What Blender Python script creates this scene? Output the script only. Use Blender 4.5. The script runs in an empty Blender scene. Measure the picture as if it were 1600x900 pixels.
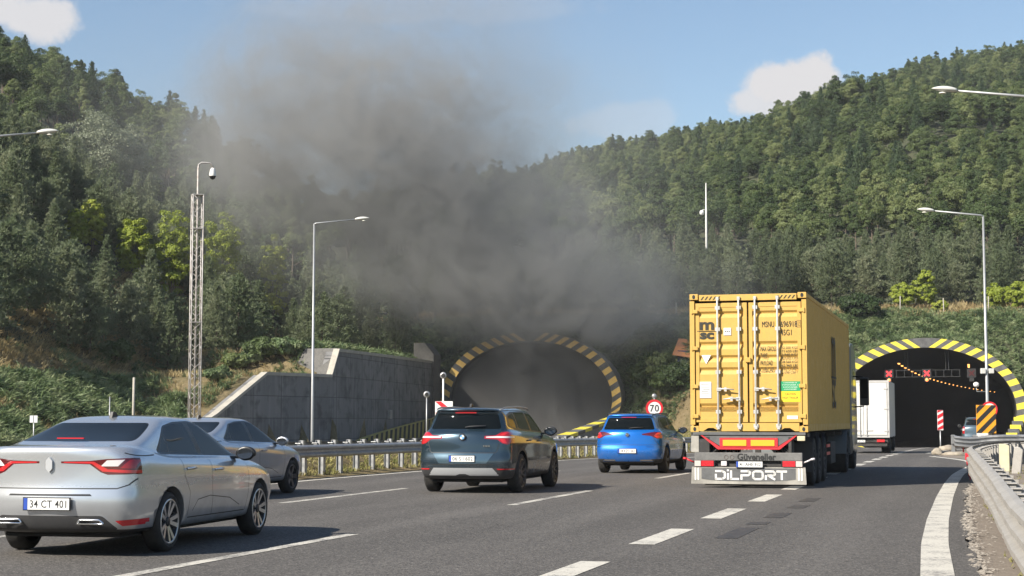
import bpy, bmesh, math, random
import numpy as np
from mathutils import Vector, Matrix, noise as mnoise

rad = math.radians
SC = bpy.context.scene
COL = SC.collection

# ------------------------------------------------------------------ camera
EYE = 1.39
cam_d = bpy.data.cameras.new('camera')
cam_d.sensor_width = 36.0
cam_d.lens = 36.0 * 2575 / 1600
cam_d.clip_start = 0.1
cam_d.clip_end = 6000
cam = bpy.data.objects.new('camera', cam_d)
COL.objects.link(cam)
cam.location = (0, 0, EYE)
cam.rotation_euler = (rad(90 + 4.596), 0, 0)
SC.camera = cam

# ------------------------------------------------------------------ sun and sky
SUN_AZ, SUN_EL = 53.0, 36.0          # azimuth the shadows fall towards, sun height
ld = bpy.data.lights.new('sun', 'SUN')
ld.energy = 5.0
ld.angle = rad(0.5)
ld.color = (1.0, 0.93, 0.82)
sun = bpy.data.objects.new('sun', ld)
COL.objects.link(sun)
_d = Vector((math.sin(rad(SUN_AZ)) * math.cos(rad(SUN_EL)), math.cos(rad(SUN_AZ)) * math.cos(rad(SUN_EL)), -math.sin(rad(SUN_EL))))
sun.rotation_euler = _d.to_track_quat('-Z', 'Y').to_euler()
sun.location = (-30, -30, 60)

W = bpy.data.worlds.new('World')
SC.world = W
W.use_nodes = True
nt = W.node_tree
nt.nodes.clear()


def N(tree, kind, loc=None, **kw):
    n = tree.nodes.new(kind)
    for k, v in kw.items():
        setattr(n, k, v)
    return n


def math_n(tree, op, a, b=None, c=None, clamp=False):
    n = tree.nodes.new('ShaderNodeMath')
    n.operation = op
    n.use_clamp = clamp
    for i, x in enumerate((a, b, c)):
        if x is None:
            continue
        if isinstance(x, (int, float)):
            n.inputs[i].default_value = x
        else:
            tree.links.new(x, n.inputs[i])
    return n.outputs[0]


def mapr(tree, x, a, b, c, d, smooth=False):
    n = tree.nodes.new('ShaderNodeMapRange')
    n.interpolation_type = 'SMOOTHSTEP' if smooth else 'LINEAR'
    tree.links.new(x, n.inputs['Value'])
    for k, v in zip(('From Min', 'From Max', 'To Min', 'To Max'), (a, b, c, d)):
        n.inputs[k].default_value = v
    return n.outputs[0]


sky = N(nt, 'ShaderNodeTexSky', sky_type='NISHITA')
sky.sun_disc = False
sky.sun_elevation = rad(SUN_EL)
sky.sun_rotation = rad(SUN_AZ + 180)
sky.altitude = 700
sky.air_density = 1.2
sky.dust_density = .9
sky.ozone_density = 2.6
bg = N(nt, 'ShaderNodeBackground')
bg.inputs[1].default_value = 0.078
wo = N(nt, 'ShaderNodeOutputWorld')
tc = N(nt, 'ShaderNodeTexCoord')
sep = N(nt, 'ShaderNodeSeparateXYZ')
nt.links.new(tc.outputs['Generated'], sep.inputs[0])
# clouds: lumpy patches of the sky at fixed directions (azimuth and height)
az = math_n(nt, 'ARCTAN2', sep.outputs[0], sep.outputs[1])
hyp = math_n(nt, 'SQRT', math_n(nt, 'ADD', math_n(nt, 'MULTIPLY', sep.outputs[0], sep.outputs[0]), math_n(nt, 'MULTIPLY', sep.outputs[1], sep.outputs[1])))
el = math_n(nt, 'ARCTAN2', sep.outputs[2], hyp)
cn = N(nt, 'ShaderNodeTexNoise')
cn.inputs['Scale'].default_value = 34
cn.inputs['Detail'].default_value = 8
cn.inputs['Roughness'].default_value = 0.6
nt.links.new(tc.outputs['Generated'], cn.inputs[0])


def px_dir(px, py):
    a = (px - 800) / 2575
    e = (657 - py) / 2575
    return math.atan(a), math.atan(e / math.sqrt(1 + a * a)) * 1.01


mask = None
for (px, py, sx, sy, amt) in ((1245, 128, 92, 44, 1.0), (1190, 160, 50, 30, .9), (20, 20, 95, 42, .95), (985, 195, 110, 34, .26),
                              (-260, 120, 120, 50, .9), (1900, 60, 160, 60, .8), (640, 10, 300, 26, .14)):
    a0, e0 = px_dir(px, py)
    dx = math_n(nt, 'DIVIDE', math_n(nt, 'SUBTRACT', az, a0), sx / 2575)
    dy = math_n(nt, 'DIVIDE', math_n(nt, 'SUBTRACT', el, e0), sy / 2575)
    r2 = math_n(nt, 'ADD', math_n(nt, 'MULTIPLY', dx, dx), math_n(nt, 'MULTIPLY', dy, dy))
    r = math_n(nt, 'ADD', math_n(nt, 'SQRT', r2), math_n(nt, 'MULTIPLY', math_n(nt, 'SUBTRACT', cn.outputs[0], .5), 2.1))
    m = mapr(nt, r, 1.08, .62, 0, amt, True)
    mask = m if mask is None else math_n(nt, 'MAXIMUM', mask, m)
# light scattered cloud over the rest of the sky dome, out of the frame, for reflections
mix = N(nt, 'ShaderNodeMix', data_type='RGBA')
nt.links.new(mask, mix.inputs[0])
nt.links.new(sky.outputs[0], mix.inputs[6])
mix.inputs[7].default_value = (5.6, 5.5, 5.6, 1)
nt.links.new(mix.outputs[2], bg.inputs[0])
nt.links.new(bg.outputs[0], wo.inputs[0])

# ------------------------------------------------------------------ exposure and render settings
SC.view_settings.view_transform = 'Standard'
SC.view_settings.look = 'None'
SC.view_settings.gamma = 1
SC.view_settings.use_curve_mapping = False
SC.view_settings.exposure = 0.80
SC.render.engine = 'CYCLES'
SC.cycles.max_bounces = 6
SC.cycles.diffuse_bounces = 3
SC.cycles.glossy_bounces = 3
SC.cycles.transmission_bounces = 3
SC.cycles.volume_bounces = 1
SC.cycles.transparent_max_bounces = 8
SC.cycles.use_denoising = True
SC.cycles.sample_clamp_indirect = 4
SC.cycles.caustics_reflective = False
SC.cycles.caustics_refractive = False
SC.cycles.volume_max_steps = 96

# ------------------------------------------------------------------ road frame: u along the carriageway, v to its right
TH = math.atan(0.279)
SN, CS = math.sin(TH), math.cos(TH)


def uv2xy(u, v):
    return u * SN + v * CS, u * CS - v * SN


def xy2uv(x, y):
    return x * SN + y * CS, x * CS - y * SN


def prof(y):
    d = np.clip(np.asarray(y, float) - 40, 0, 112)
    return -.003 * d - .00006 * d * d


def ss(x, a, b):
    t = np.clip((np.asarray(x, float) - a) / (b - a), 0, 1)
    return t * t * (3 - 2 * t)


# ------------------------------------------------------------------ materials
MATS = {}


def mat(name, col, rough=.6, metal=0, coat=0, noise=None, bump=None, spec=.5, emis=None, coords='Object', rnoise=None):
    """noise = [(scale, amount, darker colour)...] in metres; bump = (scale, strength)"""
    if name in MATS:
        return MATS[name]
    m = bpy.data.materials.new(name)
    m.use_nodes = True
    t = m.node_tree
    b = t.nodes['Principled BSDF']
    b.inputs['Roughness'].default_value = rough
    b.inputs['Metallic'].default_value = metal
    b.inputs['Coat Weight'].default_value = coat
    b.inputs['Coat Roughness'].default_value = .03
    b.inputs['Specular IOR Level'].default_value = spec
    b.inputs['Base Color'].default_value = (*col, 1)
    if emis:
        b.inputs['Emission Color'].default_value = (*emis[0], 1)
        b.inputs['Emission Strength'].default_value = emis[1]
    tcn = N(t, 'ShaderNodeTexCoord')
    prev = None
    for (s, amt, c2, *rest) in (noise or ()):
        n = N(t, 'ShaderNodeTexNoise')
        n.inputs['Scale'].default_value = s
        n.inputs['Detail'].default_value = 6
        n.inputs['Roughness'].default_value = .65
        if rest:
            mp = N(t, 'ShaderNodeMapping')
            mp.inputs['Scale'].default_value = rest[0]
            t.links.new(tcn.outputs[coords], mp.inputs[0])
            t.links.new(mp.outputs[0], n.inputs[0])
        else:
            t.links.new(tcn.outputs[coords], n.inputs[0])
        f = mapr(t, n.outputs[0], .38, .68, 0, amt)
        mx = N(t, 'ShaderNodeMix', data_type='RGBA')
        t.links.new(f, mx.inputs[0])
        if prev is None:
            mx.inputs[6].default_value = (*col, 1)
        else:
            t.links.new(prev, mx.inputs[6])
        mx.inputs[7].default_value = (*c2, 1)
        prev = mx.outputs[2]
    if prev is not None:
        t.links.new(prev, b.inputs['Base Color'])
    if rnoise:
        n = N(t, 'ShaderNodeTexNoise')
        n.inputs['Scale'].default_value = rnoise[0]
        t.links.new(tcn.outputs[coords], n.inputs[0])
        t.links.new(mapr(t, n.outputs[0], .3, .7, rnoise[1], rnoise[2]), b.inputs['Roughness'])
    if bump:
        n = N(t, 'ShaderNodeTexNoise')
        n.inputs['Scale'].default_value = bump[0]
        n.inputs['Detail'].default_value = 5
        t.links.new(tcn.outputs[coords], n.inputs[0])
        bp = N(t, 'ShaderNodeBump')
        bp.inputs['Strength'].default_value = bump[1]
        bp.inputs['Distance'].default_value = .02
        t.links.new(n.outputs[0], bp.inputs['Height'])
        t.links.new(bp.outputs[0], b.inputs['Normal'])
    MATS[name] = m
    return m


def leafmat(name, cols, var=.5, trans=.25, rough=.6, nscale=1.2):
    """foliage: colour varies per plant and per clump"""
    m = bpy.data.materials.new(name)
    m.use_nodes = True
    t = m.node_tree
    t.nodes.clear()
    out = N(t, 'ShaderNodeOutputMaterial')
    oi = N(t, 'ShaderNodeObjectInfo')
    g = N(t, 'ShaderNodeTexCoord')
    n = N(t, 'ShaderNodeTexNoise')
    n.inputs['Scale'].default_value = nscale
    n.inputs['Detail'].default_value = 3
    t.links.new(g.outputs['Object'], n.inputs[0])
    add = math_n(t, 'ADD', math_n(t, 'MULTIPLY', oi.outputs['Random'], var), math_n(t, 'MULTIPLY', n.outputs[0], 1 - var))
    cr = N(t, 'ShaderNodeValToRGB')
    e = cr.color_ramp.elements
    for i, c in enumerate(cols):
        p = (.18 + .64 * i / max(1, len(cols) - 1)) if var > .1 else (.34 + .30 * i / max(1, len(cols) - 1))
        el_ = e[i] if i < 2 else e.new(p)
        el_.position = p
        el_.color = (*c, 1)
    t.links.new(add, cr.inputs[0])
    d = N(t, 'ShaderNodeBsdfPrincipled')
    d.inputs['Roughness'].default_value = rough
    d.inputs['Specular IOR Level'].default_value = .35
    t.links.new(cr.outputs[0], d.inputs['Base Color'])
    tr = N(t, 'ShaderNodeBsdfTranslucent')
    t.links.new(cr.outputs[0], tr.inputs[0])
    mx = N(t, 'ShaderNodeMixShader')
    mx.inputs[0].default_value = trans
    t.links.new(d.outputs[0], mx.inputs[1])
    t.links.new(tr.outputs[0], mx.inputs[2])
    t.links.new(mx.outputs[0], out.inputs[0])
    MATS[name] = m
    return m


# ------------------------------------------------------------------ object helpers
def tag(o, label=None, cat=None, group=None, kind=None):
    if label:
        o['label'] = label
    if cat:
        o['category'] = cat
    if group:
        o['group'] = group
    if kind:
        o['kind'] = kind
    return o


def thing(name, label, cat, loc=(0, 0, 0), rz=0, group=None):
    o = bpy.data.objects.new(name, None)
    o.empty_display_size = .3
    COL.objects.link(o)
    o.location = loc
    o.rotation_euler = (0, 0, rz)
    return tag(o, label, cat, group)


def link_mesh(name, me, parent=None):
    o = bpy.data.objects.new(name, me)
    COL.objects.link(o)
    if parent:
        o.parent = parent
    return o


class MB:
    def __init__(s):
        s.v, s.f, s.m, s.sm = [], [], [], []

    def add(s, vs, fs, mi=0, smooth=False):
        k = len(s.v)
        s.v += [tuple(v) for v in vs]
        for f in fs:
            s.f.append(tuple(i + k for i in f))
            s.m.append(mi)
            s.sm.append(smooth)
        return s

    def box(s, c, d, mi=0, rz=0, M=None):
        hx, hy, hz = d[0] / 2, d[1] / 2, d[2] / 2
        vs = [(x, y, z) for z in (-hz, hz) for y in (-hy, hy) for x in (-hx, hx)]
        if rz:
            a, b = math.cos(rz), math.sin(rz)
            vs = [(x * a - y * b, x * b + y * a, z) for x, y, z in vs]
        if M is not None:
            vs = [tuple(M @ Vector(v)) for v in vs]
        vs = [(x + c[0], y + c[1], z + c[2]) for x, y, z in vs]
        return s.add(vs, [(0, 2, 3, 1), (4, 5, 7, 6), (0, 1, 5, 4), (2, 6, 7, 3), (0, 4, 6, 2), (1, 3, 7, 5)], mi)

    def tube(s, pts, r, seg=8, mi=0, cap=True):
        pts = [Vector(p) for p in pts]
        rs = r if isinstance(r, (list, tuple)) else [r] * len(pts)
        rings = []
        for i, p in enumerate(pts):
            t = (pts[min(i + 1, len(pts) - 1)] - pts[max(i - 1, 0)]).normalized()
            a = t.cross(Vector((0, 0, 1)))
            if a.length < .05:
                a = Vector((1, 0, 0))
            a.normalize()
            b = t.cross(a)
            rings.append([p + (a * math.cos(2 * math.pi * k / seg) + b * math.sin(2 * math.pi * k / seg)) * rs[i] for k in range(seg)])
        vs = [v for R in rings for v in R]
        fs = []
        for i in range(len(pts) - 1):
            for k in range(seg):
                k2 = (k + 1) % seg
                fs.append((i * seg + k, i * seg + k2, (i + 1) * seg + k2, (i + 1) * seg + k))
        s.add(vs, fs, mi, True)
        if cap:
            s.add(rings[0], [tuple(range(seg))], mi)
            s.add(rings[-1], [tuple(reversed(range(seg)))], mi)
        return s

    def lathe(s, prof_, seg=32, axis='x', c=(0, 0, 0), mi=0, smooth=True):
        """prof_: (along axis, radius)"""
        vs = []
        for a, r in prof_:
            for k in range(seg):
                t = 2 * math.pi * k / seg
                q = (a, r * math.cos(t), r * math.sin(t))
                if axis == 'z':
                    q = (r * math.cos(t), r * math.sin(t), a)
                if axis == 'y':
                    q = (r * math.cos(t), a, r * math.sin(t))
                vs.append((q[0] + c[0], q[1] + c[1], q[2] + c[2]))
        fs = []
        for i in range(len(prof_) - 1):
            for k in range(seg):
                k2 = (k + 1) % seg
                fs.append((i * seg + k, i * seg + k2, (i + 1) * seg + k2, (i + 1) * seg + k))
        return s.add(vs, fs, mi, smooth)

    def prism(s, poly, y0, y1, axis='y', mi=0):
        """poly in the plane across the axis: (x,z) for y, (y,z) for x, (x,y) for z"""
        def q(p, a):
            return {'y': (p[0], a, p[1]), 'x': (a, p[0], p[1]), 'z': (p[0], p[1], a)}[axis]
        n = len(poly)
        vs = [q(p, y0) for p in poly] + [q(p, y1) for p in poly]
        fs = [tuple(range(n)), tuple(reversed(range(n, 2 * n)))] + [(i, i + n, (i + 1) % n + n, (i + 1) % n) for i in range(n)]
        return s.add(vs, fs, mi)

    def mesh(s, name, mats):
        me = bpy.data.meshes.new(name)
        me.from_pydata(s.v, [], s.f)
        for m in (mats if isinstance(mats, (list, tuple)) else [mats]):
            me.materials.append(m)
        me.polygons.foreach_set('material_index', s.m)
        me.polygons.foreach_set('use_smooth', s.sm)
        me.update()
        return me

    def build(s, name, mats, parent=None, bevel=0, fix=True):
        me = s.mesh(name, mats)
        if fix or bevel:
            bm = bmesh.new()
            bm.from_mesh(me)
            if fix:
                bmesh.ops.remove_doubles(bm, verts=bm.verts, dist=1e-5)
                bmesh.ops.recalc_face_normals(bm, faces=bm.faces)
            if bevel:
                es = [e for e in bm.edges if len(e.link_faces) == 2 and e.calc_face_angle(0) > .6 and e.calc_length() > bevel * 2.2]
                bmesh.ops.bevel(bm, geom=es, offset=bevel, segments=2, affect='EDGES', profile=.5, clamp_overlap=True)
            bm.to_mesh(me)
            bm.free()
        return link_mesh(name, me, parent)


def np_mesh(name, V, F, mats, mi=None, smooth=False):
    me = bpy.data.meshes.new(name)
    V = np.ascontiguousarray(V, np.float32)
    F = np.ascontiguousarray(F, np.int32)
    me.vertices.add(len(V))
    me.vertices.foreach_set('co', V.ravel())
    me.loops.add(F.size)
    me.loops.foreach_set('vertex_index', F.ravel())
    me.polygons.add(len(F))
    me.polygons.foreach_set('loop_start', np.arange(0, F.size, F.shape[1], dtype=np.int32))
    for m in (mats if isinstance(mats, (list, tuple)) else [mats]):
        me.materials.append(m)
    if mi is not None:
        me.polygons.foreach_set('material_index', np.asarray(mi, np.int32))
    me.polygons.foreach_set('use_smooth', np.full(len(F), smooth, bool))
    me.update(calc_edges=True)
    return me


def copy_thing(o, loc, rz=None, scale=None, label=None, group=None):
    r = o.copy()
    COL.objects.link(r)
    r.location = loc
    if rz is not None:
        r.rotation_euler = (0, 0, rz)
    if scale is not None:
        r.scale = scale if isinstance(scale, (tuple, list)) else (scale,) * 3
    if label:
        r['label'] = label
    if group:
        r['group'] = group
    for ch in list(o.children):
        c = ch.copy()
        COL.objects.link(c)
        c.parent = r
        for g in list(ch.children):
            d = g.copy()
            COL.objects.link(d)
            d.parent = c
    return r


def text_mesh(body, w, h, bold=0.0, spacing=1.0, thick=0.0):
    """lettering in the XY plane, centred, stretched to w by h"""
    cu = bpy.data.curves.new('t', 'FONT')
    cu.body = body
    cu.size = 1
    cu.offset = bold
    cu.space_character = spacing
    cu.resolution_u = 3
    o = bpy.data.objects.new('t', cu)
    COL.objects.link(o)
    dg = bpy.context.evaluated_depsgraph_get()
    me = bpy.data.meshes.new_from_object(o.evaluated_get(dg))
    bpy.data.objects.remove(o)
    bpy.data.curves.remove(cu)
    co = np.zeros(len(me.vertices) * 3)
    me.vertices.foreach_get('co', co)
    co = co.reshape(-1, 3)
    lo, hi = co.min(0), co.max(0)
    co[:, 0] = (co[:, 0] - (lo[0] + hi[0]) / 2) * w / (hi[0] - lo[0])
    co[:, 1] = (co[:, 1] - (lo[1] + hi[1]) / 2) * h / (hi[1] - lo[1])
    co[:, 2] = 0
    me.vertices.foreach_set('co', co.ravel())
    fs = [tuple(p.vertices) for p in me.polygons]
    bpy.data.meshes.remove(me)
    return [tuple(c) for c in co], fs


def rear_text(mb, body, cx, y, cz, w, h, bold=0, mi=0, spacing=1.0):
    """text on a plane that faces -y"""
    vs, fs = text_mesh(body, w, h, bold, spacing)
    mb.add([(cx + x, y, cz + z) for x, z, _ in vs], fs, mi)
    return mb

# ================================================================== THE SETTING
UP = 150.0                                    # both portals stand at this u
PR = dict(v=-4.0, zc=2.3, a=8.5, b=6.35)      # right portal
PL = dict(v=-40.0, zc=3.25, a=8.75, b=6.45)   # left portal (smoke)


def left_edge(u):
    return np.interp(u, [0, 60, 80, 110, 150, 400], [-15.0, -14.8, -13.6, -12.0, -10.9, -10.9])


def right_edge(u):
    return np.interp(u, [0, 12, 15.1, 19.4, 24, 31.3, 38, 44.6, 49, 54, 58, 63, 68, 73, 80, 95, 120, 150, 400], [-.1, -.22, -.33, -.45, -.51, -.53, -.50, -.41, -.26, -.06, -.02, -.25, -.9, -1.7, -2.1, -1.7, .4, 2.6, 2.6])


def wall_v(u):
    return np.interp(u, [97, 106, 115, 149], [-48.2, -47.3, -45.6, -49.2])


def base_z(u, v):
    y = u * CS - v * SN
    return prof(y) + .9 * (1 - ss(v, -30, -21)) * ss(u, 95, 145)


def fbm(x, y, s, seed=0):
    """cheap smooth noise on arrays"""
    r = np.random.RandomState(seed)
    out = np.zeros_like(np.asarray(x, float))
    for k in range(5):
        a = r.uniform(0, 2 * math.pi, 3)
        f = (1.7 ** k) / s
        for j in range(3):
            out += np.sin((x * np.cos(a[j]) + y * np.sin(a[j])) * f * 2 * math.pi + r.uniform(0, 7)) * (.6 ** k) / 3
    return out


E_A = [-.6, -.31, -.1, 0, .03, .10, .145, .194, .25, .31, .6]
E_E = [.10, .10, .115, .128, .142, .160, .170, .190, .208, .214, .25]


def H(u, v):
    u = np.asarray(u, float)
    v = np.asarray(v, float)
    x = u * SN + v * CS
    y = u * CS - v * SN
    base = base_z(u, v)
    z = base.copy()
    # verges
    on_r = (v > left_edge(u) - .4) & (v < right_edge(u) + .30)
    on_l = (v > -45.2) & (v < -31)
    nn = fbm(x, y, 9, 3) * .10 + fbm(x, y, 2.4, 4) * .03
    z = np.where(on_r | on_l, base - .035, base + nn * np.clip(np.minimum(np.abs(v - left_edge(u)), np.abs(v - right_edge(u))) / 3, 0, 1) - .01)
    z = z + .46 * np.exp(-((v - left_edge(u) + 2.1) / .6) ** 2) * ss(u, 0, 20)
    z = z - .17 * ss(v, right_edge(u) + .5, right_edge(u) + 1.1) * (1 - ss(u, 18, 38)) * (v > 0)
    # grass mound in the median before the portals
    mound = 1.15 * np.exp(-((v + 23.5) / 4.2) ** 2) * ss(u, 92, 132)
    z = z + mound
    # left bank and left hill
    d = np.maximum(0, -(v + 49))
    left = base + .565 * d + 2.2 * fbm(x, y, 60, 7) * ss(d, 6, 40) + .5 * fbm(x, y, 14, 8) * ss(d, 2, 10)
    left = left - .42 * np.maximum(0, y - 300)
    left = np.where(v < -48.2, left, -99)
    ret = np.interp(u, [96, 97, 99, 105.8, 114.3, 115.5, 152], [-9, .6, 1.3, 4.45, 4.5, 6.4, 6.5])
    ret = np.where((v < wall_v(u) - .55) & (u > 96), ret, -99)
    z = np.maximum(z, np.maximum(left, ret))
    # hill over the portals, then the high wooded hill behind
    ue = u + 7 * np.exp(-((v + 22) / 5.5) ** 2) * (1 - ss(u, 155, 166)) + 3 * ss(v, 6, 12)
    s = np.interp(ue, [146, 149.2, 152.5, 156, 163, 172, 190], [-1.2, -.9, 4.6, 8.2, 11.4, 12.4, 16.5])
    a = x / np.maximum(y, 1)
    crest = 1.39 + np.interp(a, E_A, E_E) * 520
    k = np.clip((y - 185) / (520 - 185), 0, 1.0)
    far = 16.5 + (crest - 16.5) * (k ** .92) + 5.5 * fbm(x, y, 130, 11) * ss(k, .02, .3) * (1 - .7 * ss(k, .75, 1)) - .35 * np.maximum(0, y - 520)
    s = np.where(u > 190, far, s)
    s = np.where((ue > 148), s + .35 * fbm(x, y, 11, 5) * ss(ue, 150, 160), -99)
    z = np.maximum(z, s)
    # right bank
    rb = base + .52 * np.maximum(0, v - 9) * ss(u, 95, 135)
    rb = np.minimum(rb, 24)
    z = np.maximum(z, np.where(v > 9, rb, -99))
    # over the two tubes
    for P in (PR, PL):
        dd = np.abs(v - P['v'])
        inside = dd < P['a'] - .1
        E = P['zc'] + (P['b'] - .22) * np.sqrt(np.clip(1 - (dd / (P['a'] - .1)) ** 2, 0, 1))
        z = np.where(inside & (u > 150.3), np.maximum(E + .25 * ss(u, 151, 156), z), z)
        z = np.where(inside & (u <= 150.3) & (u > 140), base - .07, z)
        z = np.where(inside & (u <= 149.6) & (u > 140) & (v < wall_v(u) - .55), np.maximum(z, 6.4), z)
    return z


def ground(x, y):
    u, v = xy2uv(x, y)
    return float(H(np.array([u]), np.array([v]))[0])


def gp(x, y, dz=0.0):
    return (x, y, ground(x, y) + dz)


# ---- ground materials
def ground_mat():
    m = bpy.data.materials.new('dry_slope')
    m.use_nodes = True
    t = m.node_tree
    b = t.nodes['Principled BSDF']
    b.inputs['Roughness'].default_value = .95
    b.inputs['Specular IOR Level'].default_value = .1
    g = N(t, 'ShaderNodeTexCoord')
    def nz(scale, det=6):
        n = N(t, 'ShaderNodeTexNoise')
        n.inputs['Scale'].default_value = scale
        n.inputs['Detail'].default_value = det
        n.inputs['Roughness'].default_value = .7
        t.links.new(g.outputs['Object'], n.inputs[0])
        return n.outputs[0]
    def mixc(f, a, c):
        x = N(t, 'ShaderNodeMix', data_type='RGBA')
        t.links.new(f, x.inputs[0])
        for s, q in ((6, a), (7, c)):
            if isinstance(q, tuple):
                x.inputs[s].default_value = (*q, 1)
            else:
                t.links.new(q, x.inputs[s])
        return x.outputs[2]
    c1 = mixc(mapr(t, nz(.22), .42, .6, 0, 1), (.20, .155, .085), (.11, .10, .045))
    c2 = mixc(mapr(t, nz(3.2), .4, .65, 0, .8), c1, (.27, .21, .12))
    c3 = mixc(mapr(t, nz(17), .45, .7, 0, .6), c2, (.07, .055, .035))
    t.links.new(c3, b.inputs['Base Color'])
    bp = N(t, 'ShaderNodeBump')
    bp.inputs['Strength'].default_value = .7
    bp.inputs['Distance'].default_value = .12
    t.links.new(nz(7), bp.inputs['Height'])
    t.links.new(bp.outputs[0], b.inputs['Normal'])
    return m


def asphalt_mat(name='asphalt', col=(.100, .092, .084)):
    m = bpy.data.materials.new(name)
    m.use_nodes = True
    t = m.node_tree
    b = t.nodes['Principled BSDF']
    b.inputs['Roughness'].default_value = .82
    b.inputs['Specular IOR Level'].default_value = .3
    g = N(t, 'ShaderNodeTexCoord')
    geo = N(t, 'ShaderNodeMapping')
    geo.inputs['Rotation'].default_value = (0, 0, TH)
    t.links.new(g.outputs['Object'], geo.inputs[0])
    def nz(scale, det=4, vec=None, ms=None, rough=.6):
        n = N(t, 'ShaderNodeTexNoise')
        n.inputs['Scale'].default_value = scale
        n.inputs['Detail'].default_value = det
        n.inputs['Roughness'].default_value = rough
        if ms:
            mp = N(t, 'ShaderNodeMapping')
            mp.inputs['Scale'].default_value = ms
            t.links.new(geo.outputs[0], mp.inputs[0])
            t.links.new(mp.outputs[0], n.inputs[0])
        else:
            t.links.new(geo.outputs[0], n.inputs[0])
        return n.outputs[0]
    def mixc(f, a, c):
        x = N(t, 'ShaderNodeMix', data_type='RGBA')
        t.links.new(f, x.inputs[0])
        for s, q in ((6, a), (7, c)):
            if isinstance(q, tuple):
                x.inputs[s].default_value = (*q, 1)
            else:
                t.links.new(q, x.inputs[s])
        return x.outputs[2]
    dk = tuple(c * .62 for c in col)
    lt = tuple(c * 1.5 for c in col)
    c1 = mixc(mapr(t, nz(.9, 5, ms=(1, .10, 1)), .35, .65, 0, .8), lt, tuple(c * .8 for c in col))      # long streaks along the lanes
    c1b = mixc(mapr(t, nz(.22, 4), .42, .60, 0, .7), c1, tuple(c * 1.25 for c in col))
    sx_ = N(t, 'ShaderNodeSeparateXYZ')
    t.links.new(geo.outputs[0], sx_.inputs[0])
    tr_ = math_n(t, 'ABSOLUTE', math_n(t, 'SINE', math_n(t, 'MULTIPLY', math_n(t, 'ADD', sx_.outputs[0], 7.4), math.pi / 1.93)))
    c1b = mixc(math_n(t, 'MULTIPLY', mapr(t, tr_, .15, .9, 0, .5, True), mapr(t, nz(.5, 3, ms=(1, .15, 1)), .3, .7, .3, 1)), c1b, dk)
    # aggregate: stone chips of different brightness
    vo = N(t, 'ShaderNodeTexVoronoi')
    vo.inputs['Scale'].default_value = 52
    t.links.new(geo.outputs[0], vo.inputs[0])
    sp = N(t, 'ShaderNodeSeparateColor')
    t.links.new(vo.outputs['Color'], sp.inputs[0])
    c2 = mixc(mapr(t, sp.outputs[0], .66, 1, 0, .75), c1b, (.24, .225, .20))
    c3 = mixc(mapr(t, sp.outputs[1], .62, 1, 0, .8), c2, (.028, .027, .026))
    c4 = mixc(mapr(t, nz(14, 6, rough=.85), .47, .62, 0, .5), c3, (.035, .033, .032))
    # fine dark cracks, few
    cr = N(t, 'ShaderNodeTexVoronoi', feature='DISTANCE_TO_EDGE')
    cr.inputs['Scale'].default_value = .16
    mp = N(t, 'ShaderNodeMapping')
    t.links.new(geo.outputs[0], mp.inputs[0])
    wr = N(t, 'ShaderNodeTexNoise')
    wr.inputs['Scale'].default_value = 1.3
    wr.inputs['Detail'].default_value = 6
    t.links.new(geo.outputs[0], wr.inputs[0])
    va = N(t, 'ShaderNodeVectorMath', operation='MULTIPLY_ADD')
    t.links.new(wr.outputs['Color'], va.inputs[0])
    va.inputs[1].default_value = (2.2, 2.2, 0)
    t.links.new(mp.outputs[0], va.inputs[2])
    t.links.new(va.outputs[0], cr.inputs[0])
    f = math_n(t, 'MULTIPLY', mapr(t, cr.outputs[0], .0, .0035, .55, 0), mapr(t, nz(.3, 2), .5, .56, 0, 1))
    c5 = mixc(f, c4, (.02, .02, .02))
    t.links.new(c5, b.inputs['Base Color'])
    bp = N(t, 'ShaderNodeBump')
    bp.inputs['Strength'].default_value = .6
    bp.inputs['Distance'].default_value = .01
    t.links.new(vo.outputs['Distance'], bp.inputs['Height'])
    t.links.new(bp.outputs[0], b.inputs['Normal'])
    return m


M_GROUND = ground_mat()
M_ASPH = asphalt_mat()
M_CONC = mat('concrete', (.30, .285, .26), .9, noise=[(.6, .8, (.17, .16, .15)), (7, .5, (.36, .34, .31)), (1.3, .6, (.12, .115, .11), (6, 6, .35))], bump=(30, .3))
M_COPING = mat('coping_concrete', (.42, .39, .33), .9, noise=[(1.5, .7, (.24, .22, .19)), (12, .5, (.5, .47, .4))], bump=(20, .3))
M_STEEL = mat('galvanised_steel', (.40, .405, .41), .52, metal=.7, noise=[(2.2, .7, (.26, .26, .26)), (16, .4, (.50, .50, .48))], rnoise=(5, .38, .65))
M_STEEL_DULL = mat('weathered_steel', (.40, .38, .35), .62, metal=.35, noise=[(1.8, .7, (.27, .25, .22)), (14, .5, (.5, .48, .44))], bump=(60, .15))
M_SIGNW = mat('sign_white', (.80, .80, .78), .4, noise=[(4, .25, (.66, .64, .6))])
M_BLACK = mat('black_paint', (.02, .02, .02), .5)
M_WHITE = mat('white_paint', (.78, .77, .74), .5, noise=[(3, .4, (.6, .58, .54))])
M_RINGBLK = mat('ring_dark_paint', (.085, .085, .085), .8, noise=[(2, .8, (.16, .16, .16)), (9, .5, (.04, .04, .04))])
M_YEL = mat('yellow_paint', (.80, .68, .05), .55, noise=[(3.5, .5, (.55, .45, .06)), (24, .35, (.35, .3, .1))])
M_ORYEL = mat('smoke_tinted_yellow', (.92, .60, .16), .6, noise=[(.7, .35, (.60, .36, .08)), (12, .4, (.30, .18, .06))])  # yellow stripes shifted to orange: the tint of the smoke put into the colour
M_TUNIN = mat('shade_dark_lining', (.022, .020, .019), .9, noise=[(.5, .5, (.012, .011, .010))])  # near-black base puts the shade of the unlit tunnel into the colour


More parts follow.
